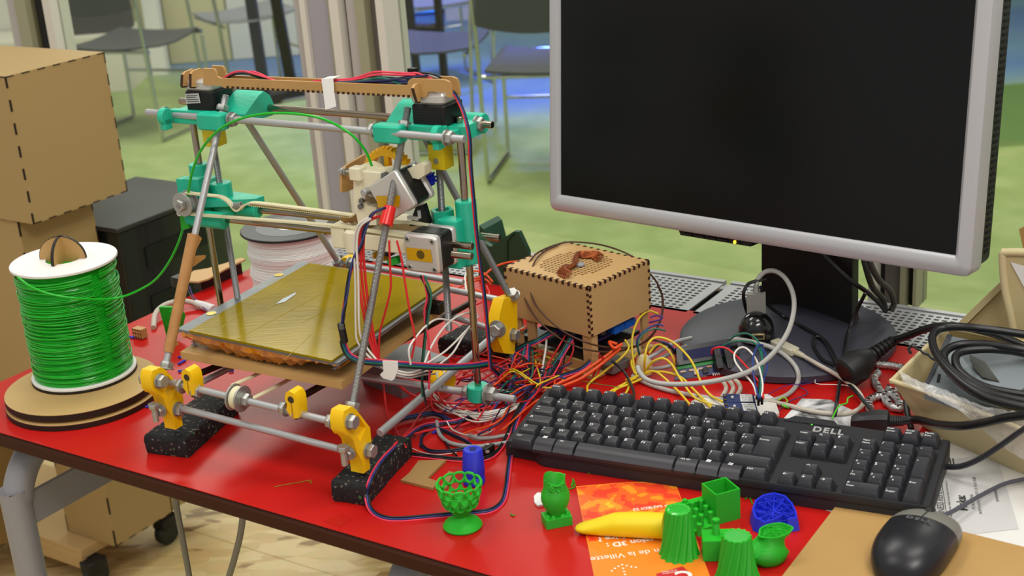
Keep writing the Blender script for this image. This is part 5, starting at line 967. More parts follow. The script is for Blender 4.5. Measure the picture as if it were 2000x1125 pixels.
# yellow mouthpiece
ya0, ya1 = U(1124, 1021, 11), U(1296, 1030, 11); yx = norm((ya1 - ya0) * [1, 1, 0]); yn = np.array([-yx[1], yx[0], 0]); yl = np.linalg.norm((ya1 - ya0)[:2]); y0_ = np.array([ya0[0], ya0[1], 0])
R = []
for t, wy, z0, z1 in ((0, 3, 4.5, 6), (.03, 6, 2.6, 7.6), (.1, 8, 1.4, 9.5), (.25, 9.4, .6, 14), (.42, 10.4, .3, 19.5), (.5, 10.8, .3, 20.5), (.8, 11.4, .3, 22), (1, 11.2, .3, 22)):
    wy *= 1.15; z1 *= 1.14; zc, hh = (z0 + z1) / 2, (z1 - z0) / 2; R.append([y0_ + yx * yl * t + yn * wy * math.cos(a) + EZ * (zc + hh * math.copysign(abs(math.sin(a)) ** (.85), math.sin(a))) for a in np.linspace(0, 2 * math.pi, 29)[:-1]])
b = MB(); b.loft(R + [[y0_ + yx * (yl + .2) + (p - y0_ - yx * yl - EZ * 11.1) * .72 + EZ * 11.1 for p in R[-1]], [y0_ + yx * (yl - 16) + (p - y0_ - yx * yl - EZ * 11.1) * .7 + EZ * 11.1 for p in R[-1]]]); b.build('mouthpiece', PY_, None, 'yellow printed wind-instrument mouthpiece lying on the orange flyer', 'mouthpiece')
# fluted vases
def vase(c, h, r0, r1, label, tw, topm):
    v_ = thing('fluted_vase', label, 'printed vase', c, 'twisted green printed vases'); rows = []; n = 14
    for i in range(15):
        t = i / 14; r = r0 + (r1 - r0) * (t ** .62); rows.append([c + (E1 * math.cos(a) + E2 * math.sin(a)) * r * (1 + .075 * math.cos(n * (a - tw * t))) + EZ * (.3 + h * t) for a in np.linspace(0, 2 * math.pi, 113)[:-1]])
    rows.append([c + (p - c - EZ * (h + .3)) * .82 + EZ * (h - .2) for p in rows[-1]]); b = MB(); b.loft(rows); b.build('shell', PG, v_, sharp=70)
    b = MB(); b.lathe(c + EZ * (h - .3), AXZ, [(r1 * .88, 0), (r1 * .7, 1.1), (r1 * .35, .5), (.2, .9)], 30); b.build('top_skin', topm, v_)
vase(U(1327, 1083, 0), 48, 18.6, 11.6, 'taller fluted green printed vase with a glossy top, right of the yellow mouthpiece', .6, M('green_gloss', '#35b53a', .12, coat=.6))
vase(U(1440, 1125, 0), 42, 19.4, 12.6, 'shorter fluted green printed vase at the bottom edge, with a matte flat top', .5, M('green_matte', '#3fae45', .7))
# cube with a post
cb = U(1402, 1085, 0); q1 = norm(U(1436, 1092, 0) - U(1368, 1094, 0)); q2 = np.cross(EZ, q1); CA_ = (q1, q2, EZ)
cu = thing('test_cube', 'green printed cube with a small round post on top, between the two vases', 'printed part', cb)
b = MB(); b.box(cb + EZ * 11.2, (29, 22, 22), CA_, .6); b.build('cube', PG, cu)
b = MB(); b.lathe(cb + EZ * 22 - q1 * 1 + q2 * 2, CA_, [(4, 0), (3.4, 3), (3.4, 10), (2.7, 11), (2.7, 13), (3.6, 13.6), (3.6, 16), (1.5, 16.6)], 20); b.build('post', PG, cu)
# open square box and peg plate
ob = U(1414, 1012, 0); g1 = norm(U(1455, 1010, 0) - U(1405, 1024, 0)); g2 = np.cross(EZ, g1); GA = (g1, g2, EZ); bx = thing('square_cup', 'green printed open square box in front of the keyboard', 'printed box', ob)
hb = 33
for dx, dy, sx, sy in ((0, -14, 27, 1.6), (0, 12.4, 27, 1.6), (-12.8, -.8, 1.6, 25), (12.8, -.8, 1.6, 25)): b = MB(); b.box(ob + g1 * dx + g2 * (dy + 6) + EZ * (hb / 2 + .3), (sx, sy, hb), GA); b.build('wall', PG, bx)
b = MB(); b.box(ob + g2 * 5 + EZ * 3.3, (26, 26, 6), GA); b.build('floor_plate', PG, bx)
pgp = thing('peg_plate', 'green printed plate with round pegs between the tall vase and the square box', 'printed part', U(1350, 1010, 0))
b = MB(); b.prism([U(x, y, .3) for x, y in ((1300, 1020), (1306, 998), (1376, 978), (1402, 1030), (1345, 1050))], EZ * 4); b.build('plate', PG, pgp)
b = MB(); b.prism([U(x, y, 4) for x, y in ((1303, 1004), (1377, 985), (1380, 992), (1308, 1012))], EZ * 10); b.build('back_wall', PG, pgp)
for x, y in ((1338, 994), (1352, 999), (1370, 995), (1345, 1012), (1360, 1012), (1379, 1006), (1356, 1027), (1370, 1024), (1388, 1018), (1350, 1038), (1366, 1042)): p = U(x, y + 4, 4); b = MB(); b.cyl(p, p + EZ * 13, 2.6, n=14, ch=.3); b.build('peg', PG, pgp)
# blue infill tray
bl_ = [(1464, 1017), (1471, 997), (1488, 985), (1512, 980), (1536, 987), (1552, 1004), (1560, 1022), (1562, 1036), (1541, 1040), (1530, 1030), (1508, 1042), (1490, 1046), (1470, 1036)]
bt2 = thing('infill_tray', 'blue printed shield-shaped tray with stringy infill, beside the brown board', 'printed part', U(1512, 1015, 0)); P0 = [U(x, y, .4) for x, y in bl_]; cn = sum(P0) / len(P0)
b = MB(); b.loft([[cn + (p - cn) * 1.0 for p in P0], [cn + (p - cn) * .9 + EZ * 13 for p in P0], [cn + (p - cn) * .82 + EZ * 13 for p in P0], [cn + (p - cn) * .8 + EZ * 5 for p in P0]]); b.build('shell', PB, bt2)
b = MB(); rnd = random.Random(2)
for i, j in ((0, 6), (1, 7), (2, 9), (3, 10), (4, 11), (5, 12), (1, 4), (0, 9), (2, 5), (3, 6)): u, v = cn + (P0[i] - cn) * .82, cn + (P0[j] - cn) * .82; u2, v2 = u + EZ * 5, v + EZ * 5; sd_ = norm(np.cross(v - u, EZ)) * .5; b.hexa([u2 - sd_, v2 - sd_, v2 + sd_, u2 + sd_, u2 - sd_ + EZ * 5.5, v2 - sd_ + EZ * 5.5, v2 + sd_ + EZ * 5.5, u2 + sd_ + EZ * 5.5])
for k in range(26): a, c = rnd.sample(range(13), 2); u, v = cn + (P0[a] - cn) * .8 + EZ * rnd.uniform(8, 12.5), cn + (P0[c] - cn) * rnd.uniform(.1, .8) + EZ * rnd.uniform(8, 12); b.tube([u, v], .2, 4, 0)
b.build('infill_strings', PB, bt2, kind='stuff')
# green bust with honeycomb section
gb = U(1502, 1095, 0); bu = thing('cut_bust', 'green printed bust cut off at the neck showing honeycomb infill', 'printed part', gb); R = []; fx = norm(U(1540, 1085, 0) - U(1470, 1100, 0)); fy = np.cross(EZ, fx)
for z, rx, ry, dx, dy in ((.3, 14, 12, -1, 0), (3, 17.5, 14.5, -1, 0), (8, 19.5, 16, -2, 0), (13, 19.5, 16, -3.5, 0), (17, 18, 14.5, -3, 0), (20, 15.5, 12.5, -.5, 0), (23, 14, 11.5, 2, 0), (27, 14.4, 11.5, 4, 0), (31, 16.5, 12.5, 6, 0)):
    R.append([gb + fx * (dx + rx * math.cos(a) * (1 + .06 * math.sin(3 * a + z * .3) + .04 * math.sin(5 * a - z * .5))) + fy * (dy + ry * math.sin(a)) + EZ * (z + (1.2 * math.cos(a) if z > 25 else 0)) for a in np.linspace(0, 2 * math.pi, 37)[:-1]])
ctop = sum(R[-1]) / 36; b = MB(); b.loft(R + [[ctop + (p - ctop) * .9 for p in R[-1]], [ctop + (p - ctop) * .88 - EZ * 4 for p in R[-1]]]); b.build('body', PG, bu)
b = MB()
for hx_, hy_ in ((0, 0), (6.2, 3), (6.2, -3.4), (0, 6.4), (0, -6.4), (-6.2, 3.4), (-6.2, -3.2), (11, 0), (-10.8, 0)): b.tube([ctop + fx * (hx_ + 3.7 * math.cos(q)) + fy * (hy_ + 3.3 * math.sin(q)) - EZ * 1 for q in np.linspace(0, 2 * math.pi, 7)], .5, 4, 0)
b.build('honeycomb', PG, bu, kind='stuff')
# ================================================================= small loose things on the table
MDS = M('mdf_scrap', '#a07d4a', .6)
def scrap(name, pts, z, th, mat, label, cat, grp=None): b = MB(); b.prism([U(x, y, z) for x, y in pts], EZ * th); return b.build(name, mat, None, label, cat, grp)
scrap('wood_offcut', [(783, 942), (800, 928), (818, 904), (872, 902), (836, 938), (857, 945), (846, 958)], .3, 3, MDS, 'L-shaped thin wood offcut beside the right rubber block', 'offcut')
scrap('wood_strip', [(861, 955), (876, 924), (887, 926), (872, 957)], .3, 2.6, MDS, 'small wood strip left of the egg cup', 'offcut')
scrap('white_disc', [(1044, 984), (1043, 972), (1050, 965), (1062, 966), (1066, 976), (1062, 988), (1050, 990)], .3, 2, WHITE, 'small white plastic disc behind the green owl', 'disc')
pc = thing('puzzle_cube', 'tiny fingerjointed MDF cube left of the printer', 'cube', U(275, 662, 0))
b = MB(); p = U(275, 660, 0); b.box(p + EZ * 8.2, (18, 11, 14), AXZ, .4); b.build('cube', MDFP, pc); b = MB()
for k in range(12): b.box(p + EZ * (3 + (k % 3) * 5.5) - E2 * 5.6 + E1 * (-7.5 + (k // 3) * 5), (2.2, .6, 2), AXZ)
b.build('joint_marks', MDFB, pc, kind='stuff')
gbk = thing('green_bracket', 'bright green printed bracket standing behind the brown taped rod', 'printed part', U(335, 660, 0)); GBM = M('green_bright', '#14a822', .4)
g0 = U(338, 664, 0); b = MB(); b.prism([up(g0, x, y) for x, y in ((310, 600), (346, 601), (357, 618), (352, 640), (342, 655), (325, 658), (321, 640))], PY * 6); b.build('plate', GBM, gbk)
b = MB(); b.prism([up(g0, x, y) for x, y in ((325, 628), (334, 606), (340, 606), (332, 640))], -PY * 5); b.build('rib', GBM, gbk)
BBT = M('blue_bit', '#2430c8', .45)
for i, (x0, y0, x1, y1) in enumerate(((348, 711, 362, 703), (348, 725, 357, 724), (447, 725, 456, 724), (284, 795, 300, 791), (349, 697, 354, 698), (252, 657, 262, 660), (845, 846, 852, 842))):
    b = MB(); b.tube([U(x0, y0, 1.6), U((x0 + x1) / 2, (y0 + y1) / 2, 2), U(x1, y1, 1.6)], 1.4, 6, 2); b.build('plastic_bit', BBT, None, ('upper one of two blue slivers right of the taped rod, before the bed board', 'lower one of two blue slivers right of the taped rod, before the bed board', 'blue sliver under the left part of the bed board', 'blue sliver beside the left rubber block at the turntable rim', 'tiny blue crumb above two slivers right of the taped rod', 'blue piece left of the tiny MDF cube', 'blue crumb near the wires behind the right rubber block')[i], 'scrap', 'blue plastic slivers around the printer')
for i, ps in enumerate((((535, 951), (560, 946), (585, 942), (606, 938), (608, 944), (603, 940)), ((505, 572), (520, 565), (530, 570), (555, 566)))):
    b = MB(); b.tube([U(x, y, .7) for x, y in ps], .45, 5, 5); b.build('filament_scrap', M('scrap_olive', '#8f7a12', .45), None, ('thin curled ochre filament scrap near the front table edge', 'thin ochre filament scrap behind the print bed')[i], 'scrap')
for i, ps in enumerate((((1118, 935), (1122, 942), (1116, 950), (1120, 936)), ((1112, 955), (1121, 952), (1124, 946)), ((997, 1003), (1001, 1007), (1005, 1005)), ((1150, 925), (1158, 918), (1164, 922)), ((1455, 975), (1463, 970), (1470, 985)))):
    b = MB(); b.tube([U(x, y, .9) for x, y in ps], .7, 5, 5); b.build('filament_scrap', M('scrap_green', '#2f9a1a', .45), None, ('green filament curl standing right of the owl head', 'small green filament curl just right of the owl', 'tiny green filament curl between the egg cup and the owl', 'green filament crumb along the front edge of the keyboard', 'green filament curl right of the open square box')[i], 'scrap', 'green filament curls')
b = MB(); p0, p1 = U(394, 567, 0), U(474, 534, 0); e_ = norm(p1 - p0); f_ = np.cross(EZ, e_); b.prism([p0, p1, p1 + f_ * 18, p0 + f_ * 18], EZ * 17); wj = thing('wood_topped_case', 'long black case with a shaped wood plate on top, behind the printer', 'case', p0); b.build('case_body', M('case_black', '#131314', .4), wj)
b = MB(); zt_ = 17.2; b.prism([U(x, y, zt_) for x, y in ((352, 547), (369, 552), (388, 553), (408, 547), (440, 528), (480, 509), (470, 506), (440, 517), (405, 527), (380, 531))], EZ * 2.5); b.build('wood_plate', M('plate_wood', '#c6a06a', .55), wj)
b = MB(); p = U(352, 549, 8); b.box(p, (24, 20, 16), AXZ, 3); b.build('end_block', MATS['case_black'], wj)
# grey drive under the printer
c4 = [U(786, 780, 0), U(880, 742, 0), U(800, 712, 0), U(708, 748, 0)]; gd = thing('metal_drive', 'grey sheet-metal drive lying under the print bed', 'drive', sum(c4) / 4); DRV = M('drive_grey', '#7f8388', .35, .6); DRVD = M('drive_dark', '#4b4d51', .4, .5)
b = MB(); b.loft([[p + EZ * z for p in c4] for z in (.4, 30)]); b.build('housing', DRV, gd)
for k in range(9): p = c4[0] + (c4[1] - c4[0]) * (.25 + k * .06) + EZ * 20; b = MB(); b.box(p - PY * .4, (2.6, 3, 16), PA); b.build('vent_fin', BLACK, gd)
# dark green crate behind
DG = M('crate_green', '#12452c', .45); cr_ = thing('green_crate', 'dark green plastic crate behind the printer, beside the wooden box', 'crate', UT(985, 580, 395))
b = MB(); b.prism([UT(x, y, 385) for x, y in ((938, 560), (940, 470), (958, 482), (1003, 452), (1013, 453), (1031, 492), (1031, 560), (1000, 575))], E2 * 8); b.build('front_panel', DG, cr_)
b = MB(); b.prism([UT(x, y, 393) for x, y in ((934, 566), (936, 440), (944, 448), (955, 490), (953, 560))], E2 * 50); b.build('side_panel', DG, cr_)
b = MB(); b.tube([UT(x, y, 384) for x, y in ((990, 560), (990, 470), (1003, 455))], 1.6, 6, 0); b.build('rib', DG, cr_)
# ================================================================= wires and cables
def wire(col, pts, r=1.25, label=None, group=None, name='wire', cat='wire', sm=7, n=7):
    b = MB(); b.tube([pp(p) if not isinstance(p, np.ndarray) else p for p in pts], r, n, sm); return b.build(name, WR[col] if isinstance(col, str) else col, None, label, cat, group, sharp=80)
def ribbon(cols, pts, label, r=1.05, group=None, flat=None):
    """flat cable: strands side by side, each a part"""
    P = spline([pp(p) if not isinstance(p, np.ndarray) else p for p in pts], 7); e = thing('ribbon_cable', label, 'cable', P[0], group); n = len(cols)
    for k, c in enumerate(cols):
        q = []
        for i, p in enumerate(P):
            t = norm(P[min(i + 1, len(P) - 1)] - P[max(i - 1, 0)]); s_ = norm(np.cross(t, norm(p - CAM))); q.append(p + s_ * (k - (n - 1) / 2) * r * 1.8)
        b = MB(); b.tube(q, r, 6, 0); b.build('strand', WR[c], e, sharp=80)
    return e
Y = lambda pts, y: [(a, b_, 'y', y) for a, b_ in pts]; X_ = lambda pts, x: [(a, b_, 'x', x) for a, b_ in pts]; Z = lambda pts, z: [(a, b_, z) for a, b_ in pts]
def zz(pts): return [tuple(p) for p in pts]
G1 = 'wires hanging from the print head'
wire('white', Y([(722, 424), (700, 440), (692, 474), (694, 551), (695, 636), (699, 668), (722, 698), (752, 722)], 38), 1.2, 'left one of the two white wires hanging in front of the amber bed', G1)
wire('white', Y([(724, 427), (704, 443), (697, 476), (700, 551), (702, 640), (712, 672), (735, 702), (760, 726)], 36), 1.2, 'right one of the two white wires hanging in front of the amber bed', G1)
for i in range(3): o = i * 7; wire('red', Y([(742, 422), (712 + o * .4, 436), (700 + o * .7, 480), (700 + o, 545), (708 + o * .9, 600), (718 + o * .8, 650), (732 + o * .5, 695), (742 + o * .4, 715)], 42 + i * 3), 1.5, ('leftmost', 'middle', 'rightmost')[i] + ' of three thick red wires hanging in front of the amber bed', G1)
for i, c in enumerate(('red', 'navy', 'black', 'blue')):
    tw = [(751, 406), (727, 419), (712, 450), (705, 480), (692, 505), (682, 540), (676, 580), (671, 612), (669, 632)]
    wire(c, Y([(x + 2.6 * math.sin(k * 1.7 + i * 1.57), y) for k, (x, y) in enumerate(tw)], 40 - i), 1.05, {'red': 'red', 'navy': 'navy', 'black': 'black', 'blue': 'blue'}[c] + ' wire twisted into the bundle left of the white wires, ending in a black plug', G1)
tg = thing('inline_plug', 'black inline plug on the twisted bundle over the amber bed edge', 'plug', QY(669, 650, 36)); b = MB(); b.box(QY(669.5, 650, 36), (7, 5, 22), (norm(PX + EZ * .1), PY, norm(EZ - PX * .1)), .8); b.build('plug_body', BLACK, tg); b = MB(); b.box(QY(667, 638, 34), (5, 3, 6), PA, .6); b.build('latch', M('plug_grey', '#55565a', .4), tg)
ribbon(['black', 'green', 'blue', 'pink'], Y([(670, 664), (673, 678), (683, 695), (706, 705), (751, 709)], 36) + [(811, 714, 'y', 60), (872, 717, 'y', 100), (925, 714, 'y', 140), (956, 709, 'y', 165)], 'four-coloured ribbon cable running right from the black plug behind the white tape tag')
ribbon(['red', 'blue', 'black'], [(876, 168, 'y', 160), (893, 192, 'y', 150), (907, 225, 'y', 140)] + X_([(917, 270), (919, 320), (924, 380), (929, 440), (936, 500), (944, 560), (951, 630), (956, 690), (958, 718)], 338), 'ribbon cable falling from the top right motor down past the right smooth rod', .8)
tt_ = thing('tape_tag', 'white tape tag wrapped around the wires below the amber bed corner', 'tape', QY(762, 722, 30)); b = MB(); b.prism([QY(x, y, 30) for x, y in ((748, 704), (777, 705), (778, 722), (771, 740), (766, 743), (749, 738), (743, 731), (750, 724))], -PY * 1); b.build('tag', WHITE, tt_)
G2 = 'loose wires below the print head'
for c, ps, lb in (('red', [(760, 470), (762, 520), (763, 562), (753, 607), (742, 650), (740, 700)], 'red wire falling along the right front rod'), ('red', [(775, 470), (784, 505), (790, 545), (800, 607), (810, 659), (804, 700)], 'red wire falling left of the X motor over the bed corner'), ('pink', [(826, 538), (834, 579), (829, 613), (837, 664), (839, 705), (838, 760)], 'red wire hanging straight under the square motor'), ('green', [(829, 539), (842, 575), (836, 624), (828, 690), (824, 740), (825, 775)], 'dark green wire hanging straight under the square motor'), ('black', [(821, 538), (838, 577), (833, 620), (826, 690), (823, 730), (832, 790)], 'black wire hanging straight under the square motor')):
    wire(c, Y(ps, 60 if ps[0][0] < 800 else 85), 1.2, lb, G2)
wire('red', [(748, 735, 40), (751, 770, 26), (757, 808, 10), (775, 842, 5), (793, 873, 26)], 1.2, 'dark red wire falling from the tape tag to the rubber block', G2)
for ps, lb in ((((828, 712), (845, 672), (872, 634), (902, 614), (925, 612), (932, 620), (911, 645), (872, 684), (832, 711)), 'large white wire loop right of the bed'), (((802, 712), (799, 681), (815, 655), (834, 635), (856, 623), (884, 628), (899, 636)), 'white wire arching left of the large white loop'), (((858, 712), (884, 690), (905, 655), (926, 628), (934, 618)), 'straight white wire inside the large white loop')): wire('white', X_(ps, 296), 1.15, lb, 'white wires right of the bed')
for a, lb in (([(769, 744, 40), (805, 771, 20), (856, 785, 12), (917, 787, 8), (962, 784, 8)], 'thick red wire sweeping low from the tape tag to the right'), ([(778, 736, 46), (841, 747, 34), (902, 738, 24), (962, 717, 18), (1000, 700, 14)], 'thick red wire sweeping high from the tape tag to the right')): wire('red', a, 1.6, lb)
for i, c in enumerate(('white', 'white', 'grey')): wire(c, [(768 + i * 3, 722 + i * 6, 'y', 34), (800, 728 + i * 5, 'y', 50), (828, 720 + i * 6, 'y', 90), (850, 712 + i * 9, 'y', 120)], 1.1, ('topmost', 'middle', 'lowest')[i] + ' pale wire leaving the tape tag to the right', 'pale wires at the tape tag')
# front loop lying on the table
fr = [(958, 718, 40), (968, 728, 26), (978, 742, 14), (970, 765, 8), (938, 800, 4), (896, 822, 3), (829, 832, 3), (790, 858, 16), (765, 880, 28), (742, 905, 28), (724, 938, 27), (717, 968, 12), (724, 995, 3), (745, 1010, 2), (780, 1014, 2), (850, 1008, 2), (905, 1003, 2), (955, 998, 2), (980, 982, 2), (989, 955, 2), (995, 905, 2), (1001, 865, 3), (1008, 825, 5), (1030, 783, 12), (1075, 743, 16), (1137, 720, 18), (1168, 687, 30)]
ribbon(['pink', 'blue', 'black'], fr, 'long ribbon cable looping over the right rubber block and along the table front', 1.1)
rb2 = [(805, 888, 3), (850, 893, 3), (902, 898, 3), (950, 895, 3), (975, 878, 3), (992, 848, 4), (1003, 820, 6), (1023, 783, 12), (1045, 755, 16), (1075, 735, 20), (1100, 690, 30), (1115, 660, 40)]
ribbon(['pink', 'black', 'black'], rb2, 'red and black ribbon cable curving around the back of the blue cone')
for cols, ps, lb in ((['black', 'green', 'blue', 'pink'], [(1084, 645, 45), (1049, 666, 38), (1023, 676, 30), (1003, 692, 18), (990, 730, 6), (985, 760, 3)], 'ribbon cable leaving the wooden box to the left, uppermost'), (['green', 'blue', 'pink'], [(1040, 668, 36), (1029, 676, 30), (1020, 709, 14), (1005, 746, 5), (990, 790, 3)], 'ribbon cable dropping steeply left of the wooden box'), (['pink', 'blue', 'black'], [(1034, 672, 34), (1032, 700, 18), (1034, 725, 8), (1040, 756, 4)], 'ribbon cable dropping straight down beside the white wire'), (['black', 'green', 'blue', 'pink'], [(1116, 661, 45), (1094, 697, 30), (1068, 730, 14), (1040, 757, 6), (1028, 776, 3)], 'ribbon cable slanting from under the box lid to the top left of the keyboard'), (['black', 'blue', 'navy'], [(742, 850, 4), (775, 822, 5), (815, 812, 5), (850, 808, 4), (880, 822, 4)], 'dark ribbon cable lying behind the right rubber block'), (['black', 'navy'], [(822, 872, 3), (826, 850, 3), (850, 836, 4), (885, 850, 3), (920, 870, 3), (880, 880, 3), (840, 880, 3), (822, 868, 3)], 'dark ribbon loop lying on the table behind the wood offcut')): ribbon(cols, ps, lb)
wire('white', [(1068, 646, 44), (1066, 681, 28), (1060, 715, 12), (1055, 744, 5)], 1.5, 'single white wire dropping from the wooden box')
for i, c in enumerate(('white', 'orange')): wire(c, [(1048 + i * 2, 629 + i * 2, 52), (1035, 636 - i * 3, 46), (1023, 639 + i * 4, 42), (1010, 650 - i * 3, 36), (1003, 668 + i * 3, 26), (998, 690, 14), (1000 + i * 6, 712, 4)], 1.1, c + ' wire of the twisted pair at the left side of the wooden box', 'twisted pair at the wooden box')
for ps, lb in (([(1210, 674, 44), (1177, 700, 32), (1132, 730, 18), (1089, 750, 10), (1058, 766, 4)], 'upper orange wire slanting down from the blue terminal'), ([(1212, 680, 42), (1185, 703, 30), (1137, 738, 14), (1092, 757, 6), (1064, 772, 3)], 'lower orange wire slanting down from the blue terminal'), ([(1205, 672, 46), (1190, 668, 48), (1200, 680, 44), (1215, 672, 46)], 'short orange wire curled on the blue terminal')): wire('orange', ps, 2.0, lb, 'orange wires at the wooden box')
for i, ps in enumerate(([(1172, 694, 36), (1168, 712, 22), (1158, 735, 6)], [(1178, 696, 36), (1171, 720, 18), (1163, 743, 4)], [(1104, 655, 44), (1090, 680, 34), (1073, 708, 18), (1064, 735, 6)], [(1120, 668, 40), (1118, 690, 28), (1100, 725, 10), (1080, 752, 4)])): wire('red', ps, 1.2, ('red wire right of the front box leg, left one', 'red wire right of the front box leg, right one', 'red wire left of the front box leg, falling steeply', 'red wire just left of the front box leg')[i], 'red wires at the wooden box')
wire('black', [(1195, 705, 30), (1218, 725, 18), (1234, 755, 10), (1238, 775, 6), (1232, 792, 3)], 1.7, 'black wire curving from the box to the F4 key')
wire(M('thread_green', '#4a7a30', .5), [(1062, 738, 12), (1120, 742, 10), (1180, 752, 10), (1210, 756, 8)], .45, 'fine green thread crossing above the top left keys')
# orange wires at the rear
for i, ps in enumerate(([(900, 548, 40), (940, 540, 46), (965, 522, 50), (990, 513, 52), (1012, 510, 52)], [(905, 556, 36), (925, 530, 42), (948, 536, 40), (962, 550, 36)], [(895, 562, 34), (920, 552, 38), (945, 545, 38), (960, 556, 30)], [(915, 600, 20), (940, 590, 26), (955, 575, 30), (950, 558, 34)], [(880, 556, 38), (900, 570, 34), (930, 566, 30), (958, 580, 24)])): wire('orange' if i != 3 else 'red', ps, 1.5, ('long orange wire arching to the top of the wooden box', 'orange wire loop behind the right smooth rod, uppermost', 'orange wire behind the right smooth rod, middle one', 'red wire curling beside the rear yellow foot', 'orange wire running low to the rear yellow foot')[i], 'orange wires behind the printer')
# random tangle between printer and box
rnd = random.Random(21); TL = {'red': 'thin red wire in the tangle between the printer and the wooden box', 'orange': 'thin orange wire in the tangle between the printer and the wooden box', 'navy': 'thin navy wire in the tangle between the printer and the wooden box', 'black': 'thin black wire in the tangle between the printer and the wooden box', 'yellow': 'thin yellow wire in the tangle left of the wooden box', 'blue': 'thin blue wire in the tangle between the printer and the wooden box', 'green': 'thin green wire in the tangle between the printer and the wooden box', 'purple': 'thin purple wire in the tangle between the printer and the wooden box'}
for k in range(44):
    c = ('red', 'orange', 'navy', 'black', 'red', 'orange', 'yellow', 'blue', 'red', 'green', 'purple', 'navy')[k % 12]
    x0, y0 = rnd.uniform(1000, 1120), rnd.uniform(672, 745); x3, y3 = rnd.uniform(855, 990), rnd.uniform(690, 850)
    if k % 3 == 0: x3, y3 = rnd.uniform(950, 1045), rnd.uniform(720, 800)
    ps = [(x0, y0, rnd.uniform(6, 26))] + [(x0 + (x3 - x0) * t + rnd.uniform(-26, 26), y0 + (y3 - y0) * t + rnd.uniform(-26, 26), rnd.uniform(4, 26)) for t in (.25, .5, .75)] + [(x3, y3, rnd.uniform(2, 10))]
    wire(c, ps, rnd.uniform(.8, 1.25), TL[c], 'tangled %s wires beside the printer' % c, sm=6, n=6)
for i, ps in enumerate(([(829, 756), (840, 775), (856, 793), (880, 805), (902, 811), (950, 812), (985, 803), (1020, 790)], [(833, 752), (862, 790), (905, 806), (955, 806), (1020, 784)], [(872, 822), (885, 840), (915, 850), (945, 848), (960, 842)], [(974, 761), (990, 764), (1000, 772), (1002, 787), (990, 800)], [(780, 862), (815, 880), (850, 888), (892, 884)])): wire('white', Z(ps, (6, 8, 4, 12, 2)[i]), (1.1, 1.1, .9, .9, .45)[i], ('white wire sweeping behind the blue cone, lower of two', 'white wire sweeping behind the blue cone, upper of two', 'white wire loop right behind the blue cone', 'small white wire hook left of the escape key', 'hair-thin white thread behind the wood offcut')[i])
for i, ps in enumerate(([(853, 823), (857, 845), (870, 860), (890, 868), (930, 872), (990, 864)], [(915, 850), (935, 856), (960, 855), (995, 849)], [(870, 818), (862, 840), (874, 870), (892, 890)])): wire('grey' if i < 2 else 'black', Z(ps, 3.2), (2.4, 2.2, 1.2)[i], ('grey cable curving behind the blue cone to the keyboard', 'short grey cable between the blue cone and the keyboard', 'black wire hooking behind the blue cone')[i], name='cable', cat='cable')
bp_ = thing('screw_terminal', 'small black two-screw terminal between the blue cone and the keyboard', 'connector', U(953, 882, 0)); b = MB(); b.box(U(953, 880, 6), (8, 17, 11), AXZ, .8); b.build('terminal_body', BLACK, bp_)
for yy in (868, 882): b = MB(); p = U(952, yy, 12); b.cyl(p - EZ, p + EZ * .6, 2.4, n=14); b.build('screw_head', NUTM, bp_)
for i in range(5): wire('white', [(845 + (i * 17) % 40, 768 + (i * 13) % 29, 8 + i), (880 + i * 6, 795 + (i * 7) % 19, 6), (925 + (i * 11) % 17, 806 + (i * 9) % 23, 5 + i), (975, 800 + (i * 7) % 17, 6 + i), (1022 - i * 6, 786 + (i * 5) % 13, 8)], 1.1, 'white wire in the sweep of white wires behind the blue cone', 'white wires sweeping behind the blue cone')
for i, ps in enumerate(([(980, 716, 16), (940, 742, 10), (880, 770, 6), (830, 800, 5), (800, 840, 12), (770, 868, 26)], [(1000, 742, 10), (950, 770, 6), (900, 790, 5), (860, 805, 6), (842, 790, 14), (846, 760, 22)], [(1010, 760, 8), (970, 790, 5), (920, 800, 6), (872, 790, 12), (850, 760, 20)], [(985, 735, 12), (960, 800, 5), (905, 830, 4), (850, 838, 4), (800, 850, 8)])): wire('red', ps, 1.35, ('long red wire sweeping from the ribbon knot to the right rubber block', 'red wire hooking up left of the teal foot clamp', 'red wire passing under the teal foot clamp', 'red wire sweeping low behind the blue cone')[i], 'red wires sweeping behind the blue cone')
# brown loop around the wooden box
dF, dL, dR = D(Bq(0, 0, 60)) - 26, D(BL + EZ * 80) - 30, D(BR + EZ * 60) - 12
def loop(px_, lb):
    pts = []
    for x, y, d in px_:
        if d == 't': pts.append(U(x, y, 123.5))
        else: pts.append(at(x, y, d))
    wire('brown', pts, 1.15, lb, 'brown wire loop around the wooden box')
ip = lambda x: dL + (dF - dL) * (x - 1015) / 135 if x < 1150 else dF + (dR - dF) * (x - 1150) / 120
loop([(1268, 520, dR - 2), (1222, 494, 't'), (1177, 479, 't'), (1132, 473, 't'), (1101, 474, 't'), (1065, 486, 't'), (1041, 502, 't')] + [(x, y, ip(x)) for x, y in ((1021, 540), (1023, 576), (1047, 621), (1089, 658), (1132, 679), (1177, 687), (1222, 683), (1265, 664), (1290, 627), (1295, 585), (1283, 552), (1266, 531))], 'outer brown wire looped around the wooden box')
loop([(1090, 478, 't'), (1062, 492, 't'), (1044, 512, 't')] + [(x, y, ip(x) - 2) for x, y in ((1036, 545), (1038, 575), (1052, 604), (1090, 640), (1137, 666), (1190, 679), (1240, 676), (1272, 655), (1291, 618), (1293, 580), (1284, 556))], 'inner brown wire looped around the wooden box')
